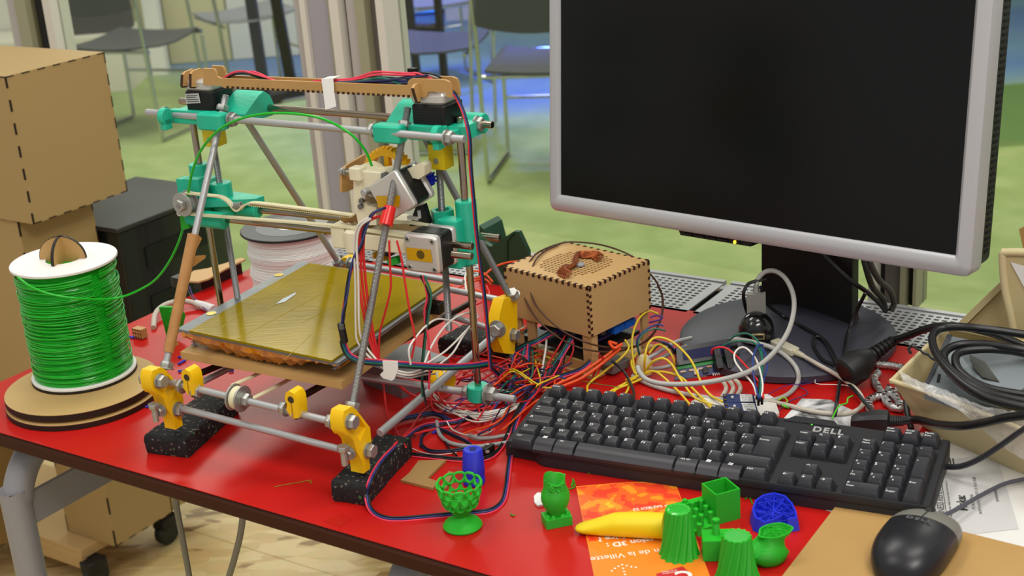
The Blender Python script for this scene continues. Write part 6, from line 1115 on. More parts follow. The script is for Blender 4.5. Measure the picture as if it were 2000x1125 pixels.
# yellow wires right of the box
G3 = 'yellow wires between the wooden box and the keyboard'
for i, ps in enumerate(([(1285, 613, 46), (1268, 608, 52), (1250, 620, 54), (1238, 645, 46), (1234, 675, 32), (1238, 712, 14), (1244, 736, 6)], [(1260, 735, 8), (1259, 705, 34), (1266, 672, 52), (1284, 659, 58), (1315, 669, 52), (1349, 703, 34), (1371, 750, 12), (1388, 772, 8), (1412, 785, 10)], [(1268, 690, 30), (1284, 673, 40), (1303, 682, 36), (1316, 703, 24), (1315, 724, 8)], [(1262, 722, 16), (1276, 706, 30), (1295, 700, 34), (1312, 712, 28), (1329, 740, 16), (1356, 776, 10), (1392, 791, 9)], [(1255, 728, 14), (1280, 726, 18), (1305, 745, 12), (1330, 770, 8), (1348, 791, 6)], [(1222, 742, 5), (1245, 735, 10), (1271, 727, 16), (1300, 727, 18), (1330, 737, 14), (1352, 758, 8), (1390, 797, 8)], [(1221, 664, 40), (1228, 680, 34), (1212, 700, 26), (1185, 722, 14), (1150, 750, 5), (1148, 770, 4)], [(1246, 736, 8), (1222, 748, 8), (1195, 763, 5), (1183, 772, 4)], [(1258, 738, 8), (1230, 750, 8), (1205, 760, 6), (1190, 776, 4)], [(1230, 745, 6), (1226, 762, 5), (1214, 778, 3)], [(1243, 690, 22), (1233, 708, 16), (1240, 730, 8)])): wire('yellow', ps, 1.5, ('yellow wire arching at the right rear leg of the wooden box', 'longest yellow wire, arching high to the blue breakout boards', 'yellow wire making the inner small arch before the display', 'yellow wire of the middle arch, running to the F9 key', 'yellow wire ending at the F8 key', 'yellow wire lying low from the box to the F9 key', 'yellow wire slanting from the box corner to the F1 key', 'upper yellow wire ending at the F3 key', 'middle yellow wire ending at the F3 key', 'short yellow wire ending at the F4 key', 'short yellow wire behind the cream wire knot')[i], G3)
for i, (c, ps) in enumerate((('green', [(1252, 700, 14), (1246, 675, 34), (1256, 652, 46), (1280, 642, 50), (1300, 646, 46)]), ('blue', [(1250, 698, 16), (1244, 665, 38), (1262, 644, 50), (1284, 634, 52), (1296, 636, 50)]), ('green', [(1270, 690, 24), (1285, 676, 34), (1300, 672, 36), (1318, 690, 26), (1324, 712, 14)]), ('black', [(1272, 664, 44), (1292, 668, 44), (1312, 680, 34), (1324, 705, 16)]), ('blue', [(1285, 666, 42), (1302, 670, 40), (1318, 684, 30), (1327, 705, 16)]), ('purple', [(1270, 620, 56), (1282, 616, 58), (1294, 620, 56), (1284, 626, 54), (1268, 630, 50)]))): wire(c, ps, 1.15, ('dark green wire arching right of the wooden box', 'blue wire arching right of the wooden box', 'dark green wire reaching the left end of the display', 'black wire reaching the left end of the display', 'blue wire reaching the left end of the display', 'small dark purple wire eye at the right rear box leg')[i], 'thin wires right of the wooden box')
kn = thing('wire_knot', 'cream hot-glue lump holding grey and yellow wires, right of the wooden box', 'connector', U(1258, 722, 0)); b = MB(); p = U(1258, 712, 16); b.lathe(p - EZ * 15, AXZ, [(6, 0), (10, 4), (10.5, 13), (9, 22), (5, 27)], 14); b.build('glue_lump', M('glue_cream', '#cfc39a', .4, bump=(300, .5), sss=.2), kn)
b = MB(); p = U(1200, 712, 8); b.box(p, (34, 24, 12), BAX, 3); b.build('grey_plug', M('plug_grey_dark', '#6d6a66', .45), None, 'grey plug body in front of the right box leg', 'plug')
for i, ps in enumerate(([(1262, 702, 24), (1290, 686, 30), (1320, 668, 34), (1350, 660, 30)], [(1264, 712, 18), (1290, 700, 22), (1322, 684, 26), (1340, 676, 22)], [(1264, 722, 10), (1295, 718, 12), (1318, 712, 14)])): wire('grey', ps, 2.6, ('topmost', 'middle', 'lowest')[i] + ' grey jacketed cable between the cream lump and the display', 'grey cables at the cream lump')
# ================================================================= display, breakout boards, Dupont wires
dz = thing('display_module', 'character display on a blue circuit board propped against the monitor foot', 'display', U(1384, 745, 0))
g_ = U(1317, 742, 1); h_ = U(1452, 724, 1)
def lean(x, y, k): # k 0 bottom .. 1 top of the leaning plane
    t = (x - 1317) / 135; base = g_ + (h_ - g_) * t + PY * 0; nrm = norm(np.cross(h_ - g_, EZ)); d = ray(x, y); n_ = norm(np.cross(h_ - g_, EZ * .8 - nrm * .6)); k2 = ((g_ - CAM) @ n_) / (d @ n_); return CAM + d * k2
def plate(name, pts, th, mat, parent):
    P = [lean(x, y, 0) for x, y in pts]; n_ = norm(np.cross(P[1] - P[0], P[-1] - P[0])); n_ = n_ if n_ @ (CAM - P[0]) > 0 else -n_; b = MB(); b.prism(P, n_ * th); o = b.build(name, mat, parent); return o, n_
pb, dn = plate('blue_board', [(1317, 743), (1452, 723), (1452, 701), (1321, 723)], 2, PCBB, dz)
plate('green_edge', [(1322, 723), (1442, 703), (1441, 690), (1320, 714)], 3, M('pcb_green', '#1f9a40', .4), dz)
plate('display_frame', [(1320, 717), (1439, 696), (1437, 662), (1318, 682)], 8, M('display_black', '#0b0b0e', .2), dz)
o_, dn = plate('display_glass', [(1332, 708), (1425, 692), (1423, 673), (1330, 689)], 8.4, M('display_blue', '#191a45', .08), dz)
for x, y, c in ((1333, 727, '#c9b59a'), (1350, 724, '#c9b59a'), (1367, 721, '#c9b59a'), (1384, 717, '#b98a5a')): b = MB(); p = lean(x, y, 0) + dn * 2.6; b.box(p, (7, 2.4, 2.4), (norm(h_ - g_), np.cross(dn, norm(h_ - g_)), dn), .4); b.build('resistor', M('part' + c, c, .5), pb)
b = MB(); p = lean(1377, 725, 0) + dn * 3; b.box(p, (7, 7, 4), (norm(h_ - g_), np.cross(dn, norm(h_ - g_)), dn), .5); b.build('push_button', BLACK, pb); b = MB(); p = lean(1358, 729, 0) + dn * 4; b.box(p, (5, 6, 7), (norm(h_ - g_), np.cross(dn, norm(h_ - g_)), dn), .5); b.build('white_socket', WHITE, pb)
for x in (1397, 1417): b = MB(); p = lean(x, 706, 0) + dn * 12; b.box(p, (8, 26, 12), (norm(h_ - g_), np.cross(dn, norm(h_ - g_)), dn), .6); b.build('black_header', BLACK, pb)
b = MB()
for k in range(14): p = lean(1392 + k * 3.8, 732 - k * .55, 0) + dn * 2.2; b.box(p, (1, 3.4, .3), (norm(h_ - g_), np.cross(dn, norm(h_ - g_)), dn))
b.build('board_print', WHT, pb, kind='stuff')
bk2 = thing('breakout_board', 'two small blue breakout boards side by side behind the F10 key', 'circuit board', U(1440, 800, 0))
pz = U(1436, 812, 6); ux = norm(U(1475, 768, 22) - U(1411, 770, 22)); uy_ = norm(U(1411, 770, 24) - U(1418, 800, 14)); uz = np.cross(ux, uy_)
for x4, nm in ((((1411, 769), (1472, 770), (1476, 786), (1413, 785)), 'upper_board'), (((1413, 786), (1476, 787), (1481, 805), (1418, 803)), 'lower_board')):
    P = [U(x, y, 26 - (y - 769) * .35) for x, y in x4]; b = MB(); b.prism(P, -EZ * 1.6); bb = b.build(nm, PCBB, bk2)
    L = lambda a, c: P[0] + (P[1] - P[0]) * a + (P[3] - P[0]) * c + EZ * .3
    b = MB(); b.prism([L(.55, .06), L(.95, .06), L(.95, .94), L(.55, .94)], EZ * .15); b.build('white_print', M('board_white', '#cfd0cc', .5), bb)
    for r_, tx in ((.25, 'VCC RX TX'), (.5, 'GND  NC'), (.75, 'OUT  5V')): text('printed_text', tx, M('ink_navy', '#1b2350', .5), L(.75, r_) + EZ * .3, ux, norm(P[0] - P[3]), 2.6, bb, .01)
    for a, c in ((.06, .25), (.06, .75)): b = MB(); q_ = L(a, c); b.cyl(q_, q_ + EZ * .3, 1.8, n=14); b.build('pad', M('pad_gold', '#b99a3a', .3, .8), bb)
    b = MB(); b.box(L(.3, .55) + EZ * 1.2, (2.6, 2.6, 2.4), AXZ, .4); b.build('chip_led', WHITE, bb)
for i, (x, y) in enumerate(((1478, 780), (1484, 784), (1481, 792), (1488, 790))): b = MB(); p = U(x, y, 26); b.cyl(p, p + EZ * 14 + E2 * 2, 1.6, n=6); b.build('dupont_plug', BLACK, bk2)
G4 = 'jumper wires at the breakout boards'
for c, ps, lb in (('red', [(1390, 690, 42), (1392, 682, 50), (1405, 678, 54), (1422, 682, 54), (1445, 702, 50), (1470, 730, 46), (1487, 755, 44), (1491, 778, 40)], 'red jumper wire arching from the display to the breakout board'), ('white', [(1478, 772, 40), (1470, 750, 44), (1450, 726, 46), (1436, 706, 50), (1435, 690, 56), (1446, 679, 60), (1460, 682, 60), (1478, 705, 54), (1489, 745, 48), (1488, 775, 40)], 'white jumper wire making an open loop above the breakout board'), ('blue', [(1482, 778, 40), (1474, 745, 46), (1470, 705, 56), (1480, 676, 62), (1490, 674, 60)], 'left blue jumper wire rising from the breakout board'), ('blue', [(1484, 778, 40), (1492, 740, 44), (1499, 712, 50), (1492, 685, 56), (1480, 672, 60)], 'right blue jumper wire rising from the breakout board'), ('green', [(1424, 664, 46), (1440, 654, 56), (1460, 652, 60), (1478, 664, 60), (1488, 690, 56), (1486, 740, 48), (1484, 775, 40)], 'outer dark green jumper wire over the display'), ('green', [(1410, 676, 46), (1430, 668, 54), (1455, 666, 58), (1476, 672, 58), (1488, 700, 54), (1487, 750, 46)], 'inner dark green jumper wire over the display'), ('black', [(1479, 776, 40), (1482, 755, 44), (1484, 735, 48)], 'short black jumper wire at the breakout board')): wire(c, ps, 1.2, lb, G4)
scrap('paper_scrap', [(1350, 790), (1372, 778), (1405, 790), (1500, 775), (1512, 783), (1522, 812), (1480, 835), (1390, 818)], .3, 4, M('tissue', '#d6d3cd', .8, bump=(120, .8)), 'crumpled white paper under the breakout boards behind the keyboard', 'paper')
def photo_print():
    mt = M('marbled_paper', '#d9d9da', .45); nt = mt.node_tree; b_ = nt.nodes['Principled BSDF']; tc = nt.nodes.new('ShaderNodeTexCoord'); n1 = nt.nodes.new('ShaderNodeTexNoise'); n1.inputs['Scale'].default_value = 16; n1.inputs['Detail'].default_value = 3; n1.inputs['Distortion'].default_value = 2; cr = nt.nodes.new('ShaderNodeValToRGB'); cr.color_ramp.elements[0].position = .36; cr.color_ramp.elements[0].color = lin('#4a4a4c'); cr.color_ramp.elements[1].position = .58; cr.color_ramp.elements[1].color = lin('#dcdcdd'); nt.links.new(tc.outputs['Object'], n1.inputs['Vector']); nt.links.new(n1.outputs['Fac'], cr.inputs[0]); nt.links.new(cr.outputs[0], b_.inputs['Base Color']); return mt
scrap('photo_print', [(1516, 834), (1566, 779), (1620, 781), (1672, 805), (1700, 830), (1660, 850), (1540, 845)], .3, .5, photo_print(), 'grey-white marbled print lying behind the keyboard light strip', 'paper')
wire('purple', [(1500, 770, 6), (1540, 752, 8), (1575, 750, 6), (1600, 742, 4)], .5, 'thin purple wire on the table before the monitor foot'); wire('blue', [(1590, 735, 8), (1560, 752, 4), (1578, 768, 3), (1540, 785, 2), (1508, 815, 2)], .5, 'thin blue wire zigzagging on the table before the monitor foot'); wire('white', [(1592, 742, 8), (1598, 750, 6), (1660, 755, 8), (1690, 790, 12), (1720, 820, 16)], .5, 'thin white wire angled before the black power plug')
wire(M('wire_lime', '#4cc21e', .4), [(1665, 773, 16), (1656, 778, 18), (1654, 787, 16), (1640, 792, 18), (1633, 802, 16), (1625, 818, 12)], .9, 'bright green plastic twist behind the keyboard light strip')
wire(M('scrap_lime', '#8fc21e', .4), [(1520, 782, 5), (1530, 776, 6), (1538, 784, 5), (1528, 790, 4), (1534, 795, 3)], .9, 'tiny lime green coil behind the F12 key')
b = MB(); p = U(1530, 792, 3); b.cyl(p, p + E1 * 7, 2.6, n=12); b.build('green_bead', M('bead_green', '#6bd35c', .3), None, 'small green bead behind the F12 key', 'bead')
KINDS['m'] = lambda x, y, v: onp(x, y, mn, v, bc)      # standing plane behind the monitor panel
# ================================================================= USB hub and cables on the monitor foot
hb_ = thing('usb_hub', 'black dome-shaped USB hub standing on the monitor foot', 'usb hub', U(1477, 662, 23)); hc = U(1477, 641, 42)
b = MB(); b.lathe(hc - EZ * 19, AXZ, [(15, 0), (20, 5), (22, 14), (21.5, 22), (18.5, 30), (13, 36), (6, 39.5), (.5, 40)], 36); b.build('dome', M('hub_black', '#101012', .16, coat=.4), hb_)
vd = norm((CAM - hc) * [1, 1, 0]); hx = np.array([-vd[1], vd[0], 0])
pu_ = at(1481, 657, D(hc) - 20); b = MB(); b.box(pu_ - vd * 2, (15, 8, 7), (hx, vd, EZ), .5); b.build('usb_port', M('port_metal', '#b5ad7a', .3, .8), hb_); b = MB(); b.box(pu_ + vd * 2.1, (12, .4, 4), (hx, vd, EZ)); b.build('port_gap', BLACK, hb_)
pg_ = thing('usb_plug', 'grey USB plug standing on top of the black dome hub', 'usb plug', at(1477, 612, D(hc))); UG = M('usb_grey', '#85857e', .45); UB = M('usb_beige', '#c9c3ab', .45)
b = MB(); b.hexa([at(x, y, D(hc) - 4) + vd * 0 for x, y in ()] or [at(1477, 592, D(hc)) + hx * a * 11.5 + vd * c * 5 + EZ * e for e in (-13, 13) for a, c in ((-1, 1), (1, 1), (1, -1), (-1, -1))]); b.build('plug_shell', UG, pg_)
b = MB(); b.box(at(1477, 614, D(hc)), (12, 5, 5), (hx, vd, EZ)); b.build('metal_tip', M('tip_metal', '#b9b28a', .3, .8), pg_); b = MB(); b.cyl(at(1477, 572, D(hc)), at(1477, 556, D(hc)), 4.2, 3.4, n=12); b.build('strain_relief', UG, pg_)
CG = M('cable_light_grey', '#a9a8a3', .42); CB_ = M('cable_beige', '#bdb4a6', .45); dh = D(hc)
b = MB(); b.tube([at(1477, 560, dh), at(1481, 544, dh), at(1495, 531, dh), at(1515, 530, dh - 5), at(1535, 545, dh - 15), at(1549, 575, dh - 30), at(1550, 610, dh - 50), at(1538, 650, dh - 80), at(1510, 690, dh - 110), at(1470, 722, dh - 140), at(1420, 739, dh - 160), at(1360, 749, dh - 165), at(1300, 750, dh - 160), at(1265, 742, dh - 150), at(1250, 728, dh - 146), at(1245, 715, dh - 143)], 3, 10, 8); b.build('usb_cable', CG, None, 'light grey USB cable looping from the dome hub down to the cream lump', 'cable')
b = MB(); b.tube([pp(p) for p in ((1425, 664, 'f', 30), (1440, 663, 'f', 28), (1470, 668, 'f', 14), (1510, 680, 'f', 5), (1540, 700, 'f', 3.2), (1558, 725, 'f', 3.2), (1556, 752, 'f', 3.4), (1530, 775, 3.4), (1480, 786, 3.4), (1420, 782, 3.4), (1340, 770, 3.4), (1280, 755, 3.4), (1235, 735, 4))], 2.8, 9, 7); b.build('usb_cable', CG, None, 'light grey cable circling the display and passing behind the F keys', 'cable')
for i, x in enumerate((1408, 1422, 1436)): b = MB(); b.tube([U(x - 1, 742, 14), U(x + 6, 748, 12), U(x + 10, 760, 6), U(x + 2, 776, 3)], 2.6, 8, 6); b.build('cable', CB_, None, ('leftmost', 'middle', 'rightmost')[i] + ' of three beige cables coming out under the display', 'cable', 'beige cables under the display')
p2 = thing('usb_plug', 'beige USB plug lying on the monitor foot right of the dome hub', 'usb plug', U(1535, 680, 22)); ua, ub = U(1512, 668, 28), U(1554, 688, 26); ud_ = norm(ub - ua); us_ = np.cross(EZ, ud_)
b = MB(); b.box((ua + ub) / 2, (np.linalg.norm(ub - ua), 14, 8), (ud_, us_, EZ), 1.5); b.build('plug_shell', UB, p2); b = MB(); b.box(ua - ud_ * 6, (13, 11, 4.6), (ud_, us_, EZ)); b.build('metal_tip', M('tip_steel', '#8f8f8f', .3, .9), p2)
b = MB()
for k in range(4): b.cyl(ub + ud_ * k * 3.4, ub + ud_ * (k * 3.4 + 2.2), 4.2 - k * .3, n=12)
b.cyl(ub, ub + ud_ * 14, 2.7); b.build('strain_relief', UB, p2, kind='stuff')
b = MB(); b.tube([ub + ud_ * 12] + [pp(p) for p in ((1598, 712, 'f', 7), (1640, 736, 'f', 10), (1672, 760, 'f', 12), (1686, 785, 8), (1672, 802, 4), (1640, 808, 4), (1590, 804, 4), (1545, 793, 4), (1500, 783, 4), (1450, 778, 4))], 2.6, 9, 7); b.build('usb_cable', CB_, None, 'beige USB cable curving in front of the monitor foot', 'cable')
CK = M('cable_black', '#141416', .35); CKD = M('cable_dark_grey', '#2a2a30', .4)
for ps, r, lb in (([(1466, 628, 'f', 6), (1456, 600, 'f', 30), (1452, 575, 'f', 52), (1460, 556, 'f', 62), (1476, 549, 'f', 64), (1496, 546, 'f', 62)], 2.2, 'black cable arching behind the dome hub'), ([(1486, 560, 'f', 60), (1495, 590, 'f', 30), (1530, 618, 'f', 3), (1570, 640, 'f', 2.6), (1610, 665, 'f', 2.6), (1632, 700, 'f', 3), (1650, 738, 'f', 8), (1680, 775, 18), (1706, 806, 18)], 2.2, 'black cable winding over the monitor foot to the connector behind the keyboard'), ([(1630, 712, 'f', 5), (1606, 702, 'f', 3), (1590, 678, 'f', 3), (1590, 660, 'f', 5), (1602, 658, 'f', 6), (1616, 674, 'f', 5), (1634, 708, 'f', 5), (1642, 722, 'f', 5)], 2.0, 'black cable making a small loop on the monitor foot'), ([(1690, 573, 'f', 60), (1672, 610, 'f', 30), (1657, 650, 'f', 8), (1648, 700, 'f', 3), (1641, 740, 'f', 6), (1634, 790, 14), (1630, 812, 10)], 2.4, 'black cable falling from behind the monitor neck'), ([(1590, 480, 'm', 18), (1625, 515, 'm', 18), (1660, 547, 'm', 20), (1690, 568, 'm', 30), (1715, 590, 'm', 60), (1730, 608, 30)], 3, 'dark cable slanting behind the monitor neck')):
    b = MB(); b.tube([pp(p) for p in ps], r, 8, 7); b.build('cable', CK, None, lb, 'cable')
for i, ps in enumerate(([(1694, 490, 'm', 40), (1702, 520, 'm', 40), (1718, 548, 'm', 55), (1738, 567, 'm', 75), (1746, 590, 'm', 90), (1740, 608, 30)], [(1684, 490, 'm', 50), (1692, 525, 'm', 50), (1704, 560, 'm', 60), (1722, 582, 'm', 80), (1730, 606, 'm', 95)])): b = MB(); b.tube([pp(p) for p in ps], 4, 8, 7); b.build('monitor_cable', M('cable_olive', '#4a4c40', .45), None, ('right', 'left')[i] + ' one of two thick cables hanging behind the right side of the monitor neck', 'cable', 'thick cables behind the monitor')
# ================================================================= power plug, connector, silver braids
pq = thing('power_plug', 'large black mains plug standing before the monitor foot', 'plug', U(1680, 745, 0)); pa, pb_ = U(1655, 728, 24), U(1712, 688, 40); pd = norm(pb_ - pa); PF = frame(pa, pb_)
b = MB(); b.lathe(pa - pd * 4, PF, [(16, 0), (19, 3), (19.5, 20), (17, 27), (13, 36), (10, 40)], 28); b.build('plug_body', M('plug_black', '#141415', .5), pq)
b = MB()
for k in range(6): b.cyl(pa + pd * (36 + k * 6), pa + pd * (40 + k * 6), 9.5 - k * .6, n=18, ch=.6)
b.cyl(pa + pd * 34, pa + pd * 72, 6, 5); b.build('strain_relief', MATS['plug_black'], pq, kind='stuff')
pe = pa + pd * 70
b = MB(); b.tube([pe] + [pp(p) for p in ((1768, 658, 60), (1810, 642, 82), (1850, 636, 95), (1900, 642, 100), (1950, 655, 96), (2000, 676, 90), (2050, 700, 80))], 4.4, 12, 8); b.build('power_cable', CK, None, 'thick black mains cable rising from the plug over the beige tray', 'cable')
for i, ps in enumerate(([(2040, 660, 109), (1980, 650, 114), (1900, 640, 118), (1845, 640, 114), (1822, 655, 110), (1826, 685, 104), (1850, 720, 98), (1890, 755, 92), (1940, 780, 88), (2020, 800, 84)], [(2040, 690, 102), (1980, 680, 106), (1920, 672, 106), (1870, 674, 104), (1845, 690, 100), (1850, 715, 94), (1885, 745, 88), (1940, 770, 84), (2030, 790, 80)], [(2040, 700, 100), (1980, 686, 102), (1920, 682, 102), (1876, 688, 100), (1866, 705, 96), (1880, 730, 90), (1930, 758, 84), (2030, 776, 80)], [(1830, 690, 102), (1862, 735, 92), (1910, 770, 84), (1970, 790, 78), (2040, 806, 74)])): b = MB(); b.tube([pp(p) for p in ps], 4.4, 12, 8); b.build('power_cable', CK, None, ('outermost', 'second', 'innermost', 'lowest')[i] + ' turn of thick black cable coiled in the beige tray', 'cable', 'black cable coil in the beige tray')
wt = [(1778, 690, 78), (1775, 680, 82), (1783, 676, 84), (1800, 686, 84), (1830, 706, 80), (1870, 745, 74), (1900, 770, 70), (1945, 800, 62)]
b = MB(); P = spline([pp(p) for p in wt], 10); b.tube([p + np.array([math.cos(i * 1.1), math.sin(i * 1.1), 0]) * .8 for i, p in enumerate(P)], 1.5, 6, 0); b.build('twist_tie', CK, None, 'twisted black tie wire lying on the grey drive in the tray', 'wire')
ci, cj = U(1662, 822, 14), U(1762, 822, 18); cdv = norm(cj - ci); CF = (cdv, np.cross(EZ, cdv), EZ); ic_ = thing('appliance_connector', 'black appliance connector lying along the rear edge of the keyboard', 'connector', ci)
b = MB(); R = []
for t, wv, hv in ((0, 6, 4), (.12, 9, 7), (.3, 9.5, 9), (.55, 11, 11), (.72, 10, 10), (.76, 7, 7)): c = ci + (cj - ci) * t; R.append([c + CF[1] * wv * a_ + EZ * hv * e_ for a_, e_ in ((-1, -1), (1, -1), (1, .6), (.6, 1), (-.6, 1), (-1, .6))])
b.loft(R); b.build('connector_body', M('connector_dark', '#202022', .45), ic_); b = MB()
for k in range(6): c = ci + (cj - ci) * (.76 + k * .045); b.cyl(c, c + cdv * 2, 6.6 - k * .2, n=16)
b.cyl(ci + (cj - ci) * .7, cj, 4.6); b.build('strain_relief', MATS['connector_dark'], ic_, kind='stuff')
b = MB(); b.tube([ci + (cj - ci) * .98] + [pp(p) for p in ((1790, 820, 22), (1830, 829, 36), (1875, 832, 50), (1920, 826, 66), (1965, 816, 86), (2040, 806, 108))], 4.6, 12, 8); b.build('power_cable', CK, None, 'thick black cable running from the connector in front of the beige tray', 'cable')
b = MB(); b.tube([pp(p) for p in ((1771, 765, 30), (1770, 790, 22), (1774, 815, 14), (1780, 838, 6))], 3.4, 9, 6); b.build('cable', CK, None, 'short black cable dropping from under the tray corner', 'cable')
SB = M('silver_braid', '#c3c3c3', .3, .75, bump=(420, 1.0))
for i, ps in enumerate(([(1712, 712, 5), (1740, 714, 5), (1765, 720, 5), (1785, 730, 5)], [(1715, 728, 5), (1708, 742, 5), (1722, 768, 5), (1738, 792, 5), (1760, 798, 5), (1752, 780, 5), (1735, 760, 5)], [(1700, 800, 5), (1696, 785, 5), (1708, 776, 5), (1730, 772, 5), (1752, 764, 5), (1775, 756, 5)])):
    P = spline([pp(p) for p in ps], 6); e = thing('silver_sleeve', ('glittering silver braided sleeve nearest the power plug', 'glittering silver braided sleeve bent in a loop under the tray corner', 'dull silver braided sleeve lowest, beside the connector')[i], 'sleeve', P[0], 'silver sleeves under the tray corner')
    b = MB(); b.tube(P, 4.6, 10, 0, lambda t: 4.6 + .7 * math.sin(t * 60)); b.build('sleeve', SB, e, sharp=80); b = MB()
    for k, p in enumerate(P[::2]): b.box(p + EZ * 4.4, (4.5, 3, 1), (norm(E1 + E2 * (k % 3 - 1)), norm(E2 - E1 * (k % 3 - 1)), EZ))
    b.build('glitter_flake', M('glitter', '#e4e4e4', .08, 1), e, kind='stuff', flat=True)
# ================================================================= beige trays on the right
BG = M('tray_beige', '#c6b78c', .5, sss=.05); BGD = M('tray_inner', '#b8a87c', .55)
ty = thing('parts_tray', 'beige plastic parts tray holding a grey drive and coiled black cable', 'tray', U(1900, 800, 0))
hr = 66
ra = [U(1742, 745, hr), U(1858, 782, hr - 2), U(2090, 880, hr), U(2150, 700, hr + 30), U(1850, 640, hr + 10)]
fa = [U(1800, 832, 1), U(1850, 862, 1), U(2080, 960, 1), U(2140, 800, 1), U(1880, 740, 1)]
n5 = len(ra); cen = sum(ra) / n5; inr = [p + norm((cen - p) * [1, 1, 0]) * 4 - EZ * 1 for p in ra]; cf = sum(fa) / n5; ifl = [p + norm((cf - p) * [1, 1, 0]) * 5 + EZ * 3 for p in fa]
b = MB(); b.loft([fa, ra, [p + EZ * 1.4 for p in ra], [p + EZ * 1.4 for p in inr], ifl]); b.build('tray_shell', BG, ty)
b = MB(); q = ra + [ra[0]]
for k in range(n5): a_, c_ = q[k] + EZ * .5, q[k + 1] + EZ * .5; b.cyl(a_, c_, 3.0, n=10)
for p in ra: b.lathe(p - EZ * 2.5, AXZ, [(1, 0), (3.1, 1.5), (3.1, 4.5), (1, 6)], 12)
b.build('rolled_rim', BG, ty, kind='stuff')
dr = thing('optical_drive', 'grey optical drive with a barcode label lying tilted in the beige tray', 'drive', U(1900, 760, 30)); T4 = [U(1806, 752, 74), U(1948, 795, 70), U(2080, 700, 100), U(1850, 655, 88)]
b = MB(); b.prism(T4, -EZ * 16); b.build('housing', M('drive_light', '#8f989d', .38, .5), dr)
b = MB(); b.prism([T4[0] + EZ * .2, T4[0] + (T4[1] - T4[0]) * .05 + EZ * .2, T4[3] + (T4[2] - T4[3]) * .04 + EZ * .2, T4[3] + EZ * .2], EZ * 1.5); b.build('front_strip', M('strip_dark', '#3a3c42', .45), dr)
TP = lambda a, c, z=.25: T4[0] + (T4[1] - T4[0]) * a + (T4[3] - T4[0]) * c + EZ * z
def TPX(x, y): n_ = norm(np.cross(T4[1] - T4[0], T4[3] - T4[0])); d_ = ray(x, y); return CAM + d_ * (((T4[0] - CAM) @ n_) / (d_ @ n_)) + EZ * .3
b = MB(); b.prism([TPX(*p) for p in ((1894, 690), (1931, 700), (1928, 711), (1892, 702))], EZ * .15); lb_ = b.build('barcode_label', WHITE, dr); b = MB()
for k in range(14): t = k / 14; b.prism([TPX(1895 + 35 * t, 692.5 + 9.5 * t), TPX(1896 + 35 * t, 692.8 + 9.5 * t), TPX(1895 + 35 * t, 699 + 9.5 * t), TPX(1894 + 35 * t, 698.7 + 9.5 * t)], EZ * .4)
b.build('bars', INK, lb_, kind='stuff')
for p4 in (((1832, 731), (1838, 732), (1835, 748), (1829, 747)), ((1850, 731), (1856, 733), (1855, 737), (1849, 735)), ((1908, 680), (1914, 679), (1917, 682), (1910, 683))): b = MB(); b.prism([TPX(*p) for p in p4], EZ * .15); b.build('drive_slot', BLACK, dr)
b = MB(); b.prism([TPX(x, y) + EZ * 1.5 for x, y in ((1903, 669), (1960, 675), (1992, 684), (1990, 690), (1935, 681))], EZ * .5); b.build('white_card', PAP, None, 'white card strip between the coiled cable and the grey drive', 'card')
b = MB(); b.prism([TPX(x, y) + EZ * 3 for x, y in ((1893, 699), (1925, 714), (1962, 730), (2050, 748), (2060, 790), (1960, 757), (1918, 743), (1902, 726))], EZ * .8); b.build('black_flap', M('flap_black', '#26261f', .3), None, 'curved black plastic sheet lying on the drive beside the barcode label', 'sheet')
def film():
    mt = bpy.data.materials.new('clear_film'); mt.use_nodes = True; nt = mt.node_tree; nt.nodes.clear(); o = nt.nodes.new('ShaderNodeOutputMaterial'); t = nt.nodes.new('ShaderNodeBsdfTransparent'); g = nt.nodes.new('ShaderNodeBsdfPrincipled'); g.inputs['Base Color'].default_value = (.95, .95, .94, 1); g.inputs['Roughness'].default_value = .1; g.inputs['Specular IOR Level'].default_value = .8; x = nt.nodes.new('ShaderNodeMixShader'); x.inputs[0].default_value = .38
    tc = nt.nodes.new('ShaderNodeTexCoord'); nz = nt.nodes.new('ShaderNodeTexNoise'); nz.inputs['Scale'].default_value = 70; nz.inputs['Distortion'].default_value = 1.5; bp = nt.nodes.new('ShaderNodeBump'); bp.inputs['Distance'].default_value = .003; nt.links.new(tc.outputs['Object'], nz.inputs[0]); nt.links.new(nz.outputs['Fac'], bp.inputs['Height']); nt.links.new(bp.outputs[0], g.inputs['Normal'])
    nt.links.new(t.outputs[0], x.inputs[1]); nt.links.new(g.outputs[0], x.inputs[2]); nt.links.new(x.outputs[0], o.inputs[0]); return mt
b = MB(); rnd = random.Random(4); rows = []
edge0 = [(1754, 722, 72), (1790, 742, 74), (1835, 757, 76), (1880, 778, 78), (1930, 796, 84), (1990, 806, 92), (2050, 815, 96)]; edge1 = [(1764, 748, 70), (1800, 766, 70), (1850, 790, 69), (1895, 818, 60), (1930, 850, 52), (1975, 885, 46), (2060, 925, 46)]
E0 = spline([U(*p) for p in edge0], 6); E1_ = spline([U(*p) for p in edge1], 6)
for a_, c_ in zip(E0, E1_): rows.append([a_ + (c_ - a_) * t + (EZ * .8 - E2 * .4) * (rnd.uniform(-1.2, 2.2) + 5 * math.sin(t * 3.1)) for t in np.linspace(0, 1, 10)])
b.loft(rows, caps=False, closed=False); b.build('plastic_bag', film(), None, 'crinkled clear plastic bag hanging over the front rim of the beige tray', 'bag', sharp=70)
t2 = thing('parts_tray', 'second beige tray standing upright at the right edge, leaning behind the first', 'tray', U(1960, 720, 60))
W4 = [UT(1868, 640, 300), UT(1965, 545, 300), UT(1990, 560, 290), UT(1990, 665, 290), UT(1900, 665, 300)]
b = MB(); b.prism(W4, E2 * 4); b.build('slanted_wall', BGD, t2)
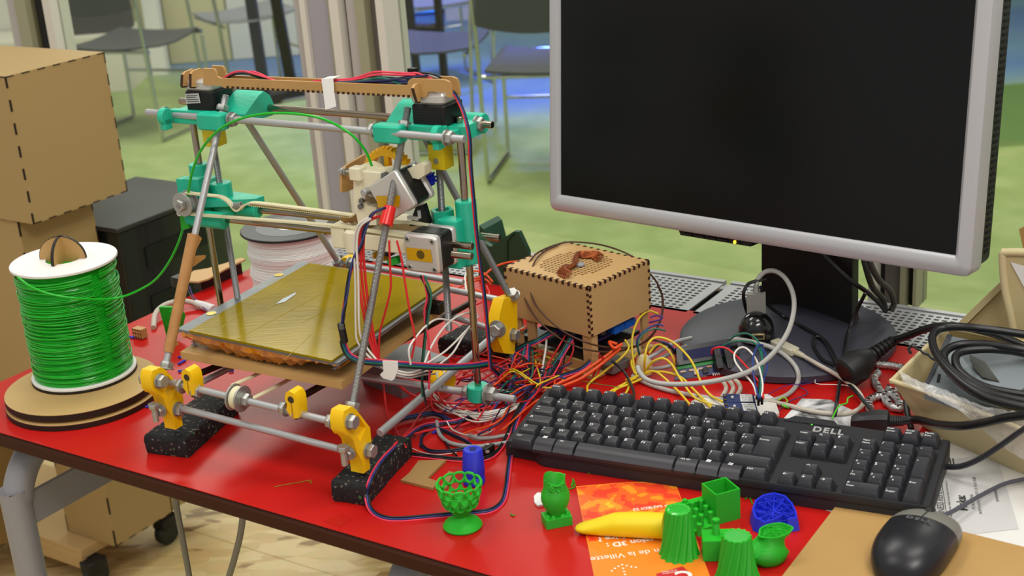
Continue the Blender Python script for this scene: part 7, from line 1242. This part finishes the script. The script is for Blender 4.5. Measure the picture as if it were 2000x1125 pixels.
b = MB(); b.loft([[UT(x, y, 300) + E2 * k_ for x, y in ((1862, 640), (1960, 544), (1964, 556), (1876, 644))] for k_ in (-8, 4)]); b.build('slanted_rim', BG, t2)
b = MB(); b.prism([UT(x, y, 262) for x, y in ((1956, 492), (2010, 490), (2040, 500), (2040, 735), (1992, 718), (1972, 610), (1960, 560))], -E2 * 3); b.build('end_wall', BGD, t2)
b = MB(); b.tube([UT(x, y, 260) for x, y in ((2040, 494), (1965, 493), (1959, 500), (1963, 560), (1976, 625), (1988, 700), (1998, 716), (2030, 726))], 4.5, 10, 5); b.build('rolled_rim', BG, t2)
b = MB(); b.prism([UT(x, y, 258) for x, y in ((1974, 512), (2010, 522), (2030, 600), (2000, 560))], -E2 * .6); b.build('paper_corner', PAP, None, 'white paper corner sticking out of the upright beige tray', 'paper')
b = MB(); b.prism([UT(x, y, 330) for x, y in ((1990, 448), (2030, 430), (2030, 490), (1998, 485))], E2 * 4); b.build('cardboard_piece', MDFP, None, 'brown card corner at the right edge above the upright tray', 'card')
# keyboard and mouse cords
b = MB(); b.tube([pp(p) for p in ((1826, 905, 12), (1845, 911, 12), (1875, 911, 18), (1910, 898, 32), (1950, 873, 54), (2000, 838, 84), (2040, 815, 100))], 3.0, 10, 8); b.build('cord', CKD, kb)
b = MB(); b.tube([mouse_p(.97, math.pi / 2) + EZ * -3] + [pp(p) for p in ((1858, 1000, 12), (1890, 982, 10), (1930, 960, 8), (1965, 944, 8), (2000, 936, 8), (2040, 928, 8))], 2.2, 9, 8); b.build('cord', M('cord_grey', '#4f4f59', .45), ms, 'grey cord')
# left of the printer
b = MB(); b.tube([pp(p) for p in ((300, 640, 3), (303, 615, 10), (318, 598, 14), (345, 589, 14), (372, 590, 10), (392, 598, 6))], 4, 10, 8); b.build('cable', CB_, None, 'beige cable curling behind the green bracket', 'cable')
b = MB(); b.tube([pp(p) for p in ((382, 592, 8), (400, 598, 6), (418, 606, 5))], 7, 10, 5, lambda t: 5 + 3 * t); b.build('bag_end', M('bag_white', '#dcdcdc', .3, bump=(200, .8)), None, 'white plastic wrapping on the end of the beige cable', 'wrapping')
for i, c in enumerate(('black', 'purple')): wire(c, [(366 + i * 4, 560, 16), (372 + i * 5, 578, 10), (388 + i * 4, 594, 8), (402, 604 + i * 3, 6)], .9, ('black', 'dark purple')[i] + ' wire trailing from the wood-topped case', 'wires of the wood-topped case')
wire('white', [(912, 575, 40), (908, 545, 48), (912, 530, 52)], 1.6, 'white cable tie sticking up behind the right smooth rod', name='cable_tie', cat='cable tie')
